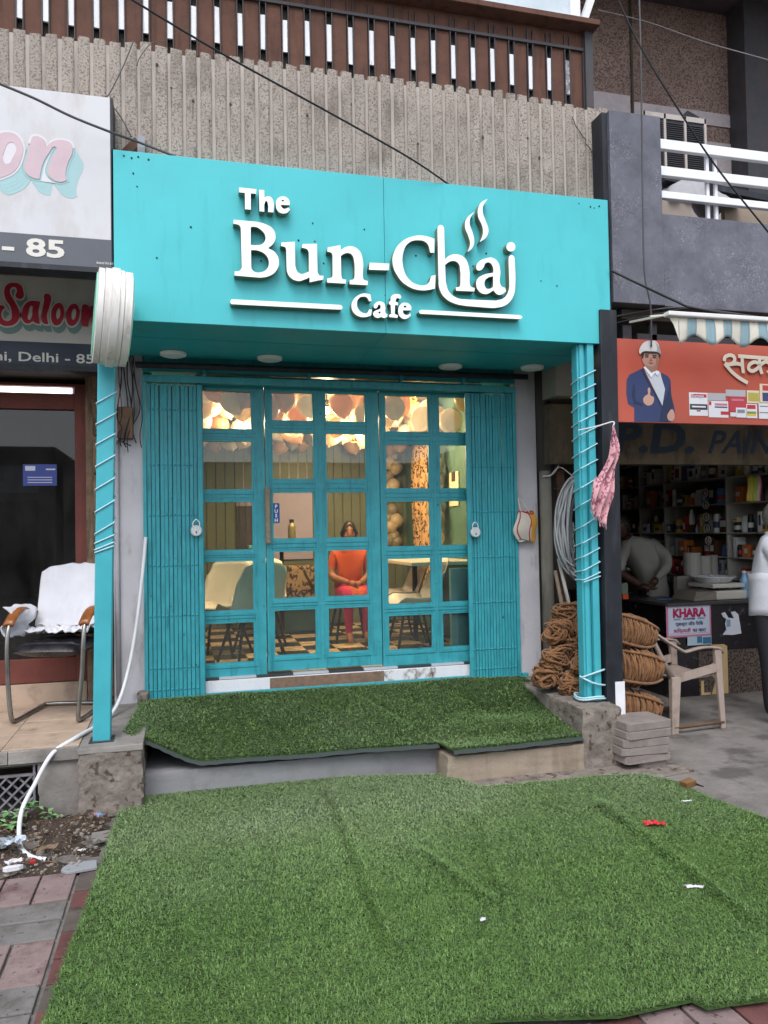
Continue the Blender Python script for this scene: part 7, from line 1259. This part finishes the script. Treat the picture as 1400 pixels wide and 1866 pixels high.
def vnoise(X, Y, s, seed):
    r = np.random.default_rng(seed); G = r.random((64, 64)); x = X*s; y = Y*s; i = np.floor(x).astype(int); j = np.floor(y).astype(int); fx = x-i; fy = y-j; fx = fx*fx*(3-2*fx); fy = fy*fy*(3-2*fy)
    g = lambda a, b: G[a % 64, b % 64]; return (g(i,j)*(1-fx)+g(i+1,j)*fx)*(1-fy)+(g(i,j+1)*(1-fx)+g(i+1,j+1)*fx)*fy
def make_turf(label, poly, zf, count, hgt, seed, nu=120, nv=90, skirt=.0, dens=None, dusty=None):
    r = root('turf_mat', label, 'turf mat', (float(np.mean([p[0] for p in poly])), float(np.mean([p[1] for p in poly])), 0)); xs = [p[0] for p in poly]; ys_ = [p[1] for p in poly]; off = r.location
    x0, x1, y0, y1 = min(xs), max(xs), min(ys_), max(ys_); rg = np.random.default_rng(seed)
    # base sheet
    bm = bmesh.new(); vmap = [bm.verts.new((p[0], p[1], 0)) for p in poly]; bm.faces.new(vmap)
    for ax, lo, hi, n in ((0, x0, x1, nu), (1, y0, y1, nv)):
        for i in range(1, n):
            c = lo+(hi-lo)*i/n; co = (c,0,0) if ax == 0 else (0,c,0); no = (1,0,0) if ax == 0 else (0,1,0); bmesh.ops.bisect_plane(bm, geom=bm.verts[:]+bm.edges[:]+bm.faces[:], plane_co=co, plane_no=no)
    V = np.array([v.co[:] for v in bm.verts]); Z = zf(V[:,0], V[:,1])
    for v, z in zip(bm.verts, Z): v.co.z = z; 
    for v in bm.verts: v.co -= Vector(off)
    me = bpy.data.meshes.new('base'); bm.to_mesh(me); bm.free(); me.materials.append(BASEM); ob = link_mesh('backing_sheet', me, r); md = ob.modifiers.new('t', 'SOLIDIFY'); md.thickness = .008; md.offset = -1
    # blades, each two bent pieces
    X = rg.uniform(x0, x1, count); Y = rg.uniform(y0, y1, count); k = inside(poly, X, Y)
    if dens is not None: k &= rg.random(count) < dens(X, Y)
    X, Y = X[k], Y[k]; n = len(X); Zb = zf(X, Y); a = 2*math.pi*(vnoise(X, Y, 1.1, seed+1)*.35+rg.random(n)*.9); lean = .35+.5*rg.random(n)+.3*vnoise(X, Y, 9, seed+2)
    h = hgt*(.65+.6*rg.random(n)); w = .0014+.0013*rg.random(n); dx, dy = np.cos(a), np.sin(a); ax_, ay_ = -dy*w, dx*w; L1 = lean*.35; L2 = lean*1.05
    far = np.clip((np.hypot(X-CAM[0], Y-CAM[1])-2.5)/3, 0, 1); ax_ *= 1+far*.6; ay_ *= 1+far*.6
    v = np.empty((n, 5, 3)); v[:,0] = np.stack([X-ax_, Y-ay_, Zb], 1); v[:,1] = np.stack([X+ax_, Y+ay_, Zb], 1)
    mxp, myp, mz = X+dx*h*L1, Y+dy*h*L1, Zb+h*.62; v[:,2] = np.stack([mxp+ax_*.8, myp+ay_*.8, mz], 1); v[:,3] = np.stack([mxp-ax_*.8, myp-ay_*.8, mz], 1)
    v[:,4] = np.stack([X+dx*h*L2, Y+dy*h*L2, Zb+h*(1.02-.35*lean)], 1); v -= np.array(off)
    me = bpy.data.meshes.new('pile'); me.vertices.add(n*5); me.vertices.foreach_set('co', v.astype(np.float32).ravel()); b = np.arange(n)[:,None]*5
    loops = np.concatenate([b+[0,1,2,3], b+[3,2,4]], 1).astype(np.int32).ravel(); me.loops.add(len(loops)); me.loops.foreach_set('vertex_index', loops); me.polygons.add(n*2)
    st = np.stack([np.arange(n)*7, np.arange(n)*7+4], 1).ravel().astype(np.int32); me.polygons.foreach_set('loop_start', st)
    try: me.polygons.foreach_set('loop_total', np.tile([4,3], n).astype(np.int32))
    except Exception: pass
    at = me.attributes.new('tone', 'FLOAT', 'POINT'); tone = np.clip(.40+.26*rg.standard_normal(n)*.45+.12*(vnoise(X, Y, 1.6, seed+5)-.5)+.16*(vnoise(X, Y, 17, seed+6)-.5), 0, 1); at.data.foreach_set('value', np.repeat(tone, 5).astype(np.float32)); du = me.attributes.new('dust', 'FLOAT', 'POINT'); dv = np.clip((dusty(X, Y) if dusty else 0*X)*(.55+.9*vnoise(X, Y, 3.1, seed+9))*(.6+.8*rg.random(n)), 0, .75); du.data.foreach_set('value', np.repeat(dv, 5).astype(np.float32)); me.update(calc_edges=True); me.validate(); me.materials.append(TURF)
    po = link_mesh('pile', me, r); po['kind'] = 'stuff'
    return r
def seam(X, Y, xa, ya, xb, yb, w, d):
    ux, uy = xb-xa, yb-ya; L = math.hypot(ux, uy); t = ((X-xa)*ux+(Y-ya)*uy)/L; dist = ((X-xa)*-uy+(Y-ya)*ux)/L; return d*np.exp(-(dist/w)**2)*(1/(1+np.exp(-(t-.02)*40)))*(1/(1+np.exp((t-L+.02)*40)))
PLW = [tuple(at_z(u, v, .02)[:2]) for u, v in ((245,1457),(330,1444),(450,1433),(560,1427),(700,1420),(800,1419),(840,1428),(880,1441),(1000,1432),(1090,1422),(1170,1419),(1230,1432),(1300,1465),(1400,1502),(1480,1545))]+[(3.05,-3.2),(1.95,-3.42)]+[tuple(at_z(u, v, .02)[:2]) for u, v in ((1400,1834),(1330,1842),(1290,1850),(1262,1836),(1200,1850),(1130,1866))]+[(.9,-3.36),(.2,-3.33),(-.45,-3.3)]+[tuple(at_z(u, v, .02)[:2]) for u, v in ((85,1866),(110,1790),(140,1710),(170,1625),(190,1570),(205,1520),(222,1480))]
sm = [at_z(u, v, .02)[:2] for u, v in ((592,1450),(700,1760),(870,1490),(920,1640),(1090,1470),(1390,1700),(760,1560),(900,1660))]
def z_low(X, Y):
    z = .012+.007*(vnoise(X+5, Y+9, 1.6, 3)-.3)+.004*(vnoise(X+5, Y+9, 6, 4)-.5)
    z = z+seam(X, Y, *sm[0], *sm[1], .018, -.014)+seam(X, Y, *(sm[0]+np.array([.04,0])), *(sm[1]+np.array([.05,0])), .03, .024)+seam(X, Y, *sm[4], *sm[5], .035, .018)+seam(X, Y, *(sm[4]-np.array([.06,.02])), *(sm[5]-np.array([.06,.02])), .03, -.004)+seam(X, Y, *sm[2], *sm[3], .04, .02)+seam(X, Y, *sm[6], *sm[7], .03, .02)
    return np.maximum(z, .006)+.022
make_turf('large green artificial turf mat spread on the street', PLW, z_low, 620000, .024, 11, dusty=lambda X, Y: .34*np.clip((Y+2.5)/1.0, 0, 1)+.02)  # blades pale towards the back: far sheen and dust put into the colour
PUP = [(-.28,-.05),(.6,-.055),(1.5,-.06),(2.2,-.075),(2.50,-.10),(2.56,-.30),(2.46,-.62),(2.43,-.9),(2.44,-1.14),(2.0,-1.165),(1.56,-1.175),(1.53,-1.01),(1.1,-.985),(.6,-.97),(.2,-.955),(-.02,-.93),(-.18,-.92),(-.30,-.90),(-.345,-.80),(-.31,-.4)]
def z_up(X, Y):
    s = lambda a, b, t: (lambda q: q*q*(3-2*q))(np.clip((t-a)/(b-a), 0, 1))
    fr = -.98-.19*s(1.5, 1.6, X); t = np.clip((-Y-.08)/.90, 0, 1)**1.15; z = .392-.192*t
    left = s(.25, -.25, X) if False else 1-s(-.32, .12, X); z = z+left*t*.17
    z = z-.05*np.exp(-((X-2.12)/.28)**2-((Y+.60)/.13)**2)+.03*np.exp(-((X-2.2)/.25)**2-((Y+.95)/.12)**2)+.012*(vnoise(X+3, Y+3, 3, 8)-.5)+seam(X, Y, 1.15, -.1, 1.55, -1.0, .02, -.012)
    rs_ = s(2.32, 2.46, X)*s(.7, .95, -Y)*.0; return z+.012
make_turf('smaller green turf mat draped over the cafe steps', PUP, z_up, 190000, .026, 23, nu=70, nv=40, dusty=lambda X, Y: .20+0*X)  # even paling of the blade colour offsets the shade under the canopy
# hanging rim of the upper mat
def rim(pts, label):
    b = MB(); k = len(pts); vs = []; fs = []
    for i, (x, y) in enumerate(pts):
        z = float(z_up(np.array([x]), np.array([y]))[0]); wv = .003*math.sin(i*.7); vs += [(x, y-.004+wv, z+.004), (x+.002, y-.016+wv, z-.017+.002*math.sin(i*1.7)), (x+.002, y-.01+wv, z-.019+.002*math.sin(i*1.7)), (x, y+.004+wv, z-.002)]
    for i in range(k-1):
        for j in range(4): fs.append((i*4+j, i*4+(j+1) % 4, (i+1)*4+(j+1) % 4, (i+1)*4+j))
    b._add(vs, fs); return b
def dense(pl, n=10): return [(a[0]+(b[0]-a[0])*i/n, a[1]+(b[1]-a[1])*i/n) for a, b in zip(pl[:-1], pl[1:]) for i in range(n)]+[pl[-1]]
um = [o for o in bpy.data.objects if o.name.startswith('turf_mat') and 'draped' in o.get('label', '')][0]
rim(dense([(-.30,-.90),(-.18,-.92),(-.02,-.93),(.2,-.955),(.6,-.97),(1.1,-.985),(1.525,-1.01)]), '').build('backing_rim', BACKM, um); rim(dense([(1.56,-1.178),(2.0,-1.168),(2.44,-1.145)]), '').build('backing_rim', BACKM, um)
# litter on the turf
flat_piece('wrapper', 'bright red wrapper lying on the large turf mat', 'litter', 1192, 1502, .06, .10, .045, .012, mat('red_foil', '#c4202c', rough=.4, var=.1), -.25, 6, .15, curlz=.02)
flat_piece('paper_scrap', 'white plastic strip on the turf near its right side', 'litter', 1265, 1616, .055, .07, .018, .005, PAP, -.35, 6, .2, curlz=.01)
flat_piece('paper_scrap', 'tiny white paper bit in the middle of the turf', 'litter', 880, 1674, .06, .022, .015, .004, PAP, .2, 7, .4, curlz=.006)
flat_piece('paper_scrap', 'short white scrap on the turf below the brown packet', 'litter', 1252, 1459, .055, .05, .012, .004, PAP, -.1, 6, .2, curlz=.006)
bk_ = at_z(1255, 1440, .03); pk_ = root('torn_packet', 'torn brown paper packet at the far right corner of the turf', 'litter', (bk_[0], bk_[1], .03)); b = MB(); b.obox((bk_[0], bk_[1], .065), (1,.2,.1), (-.2,1,0), (-.1,0,1), .038, .024, .016); b.build('box', mat('brown_card', '#7d5c38', rough=.8, var=.15), pk_, jitter=.006); b = MB(); b.obox((bk_[0]+.055, bk_[1]-.01, .06), (1,.1,-.5), (-.1,1,0), (.5,0,1), .02, .026, .003); b.build('flap', mat('dark_card', '#4a2a22', rough=.8), pk_, jitter=.003)
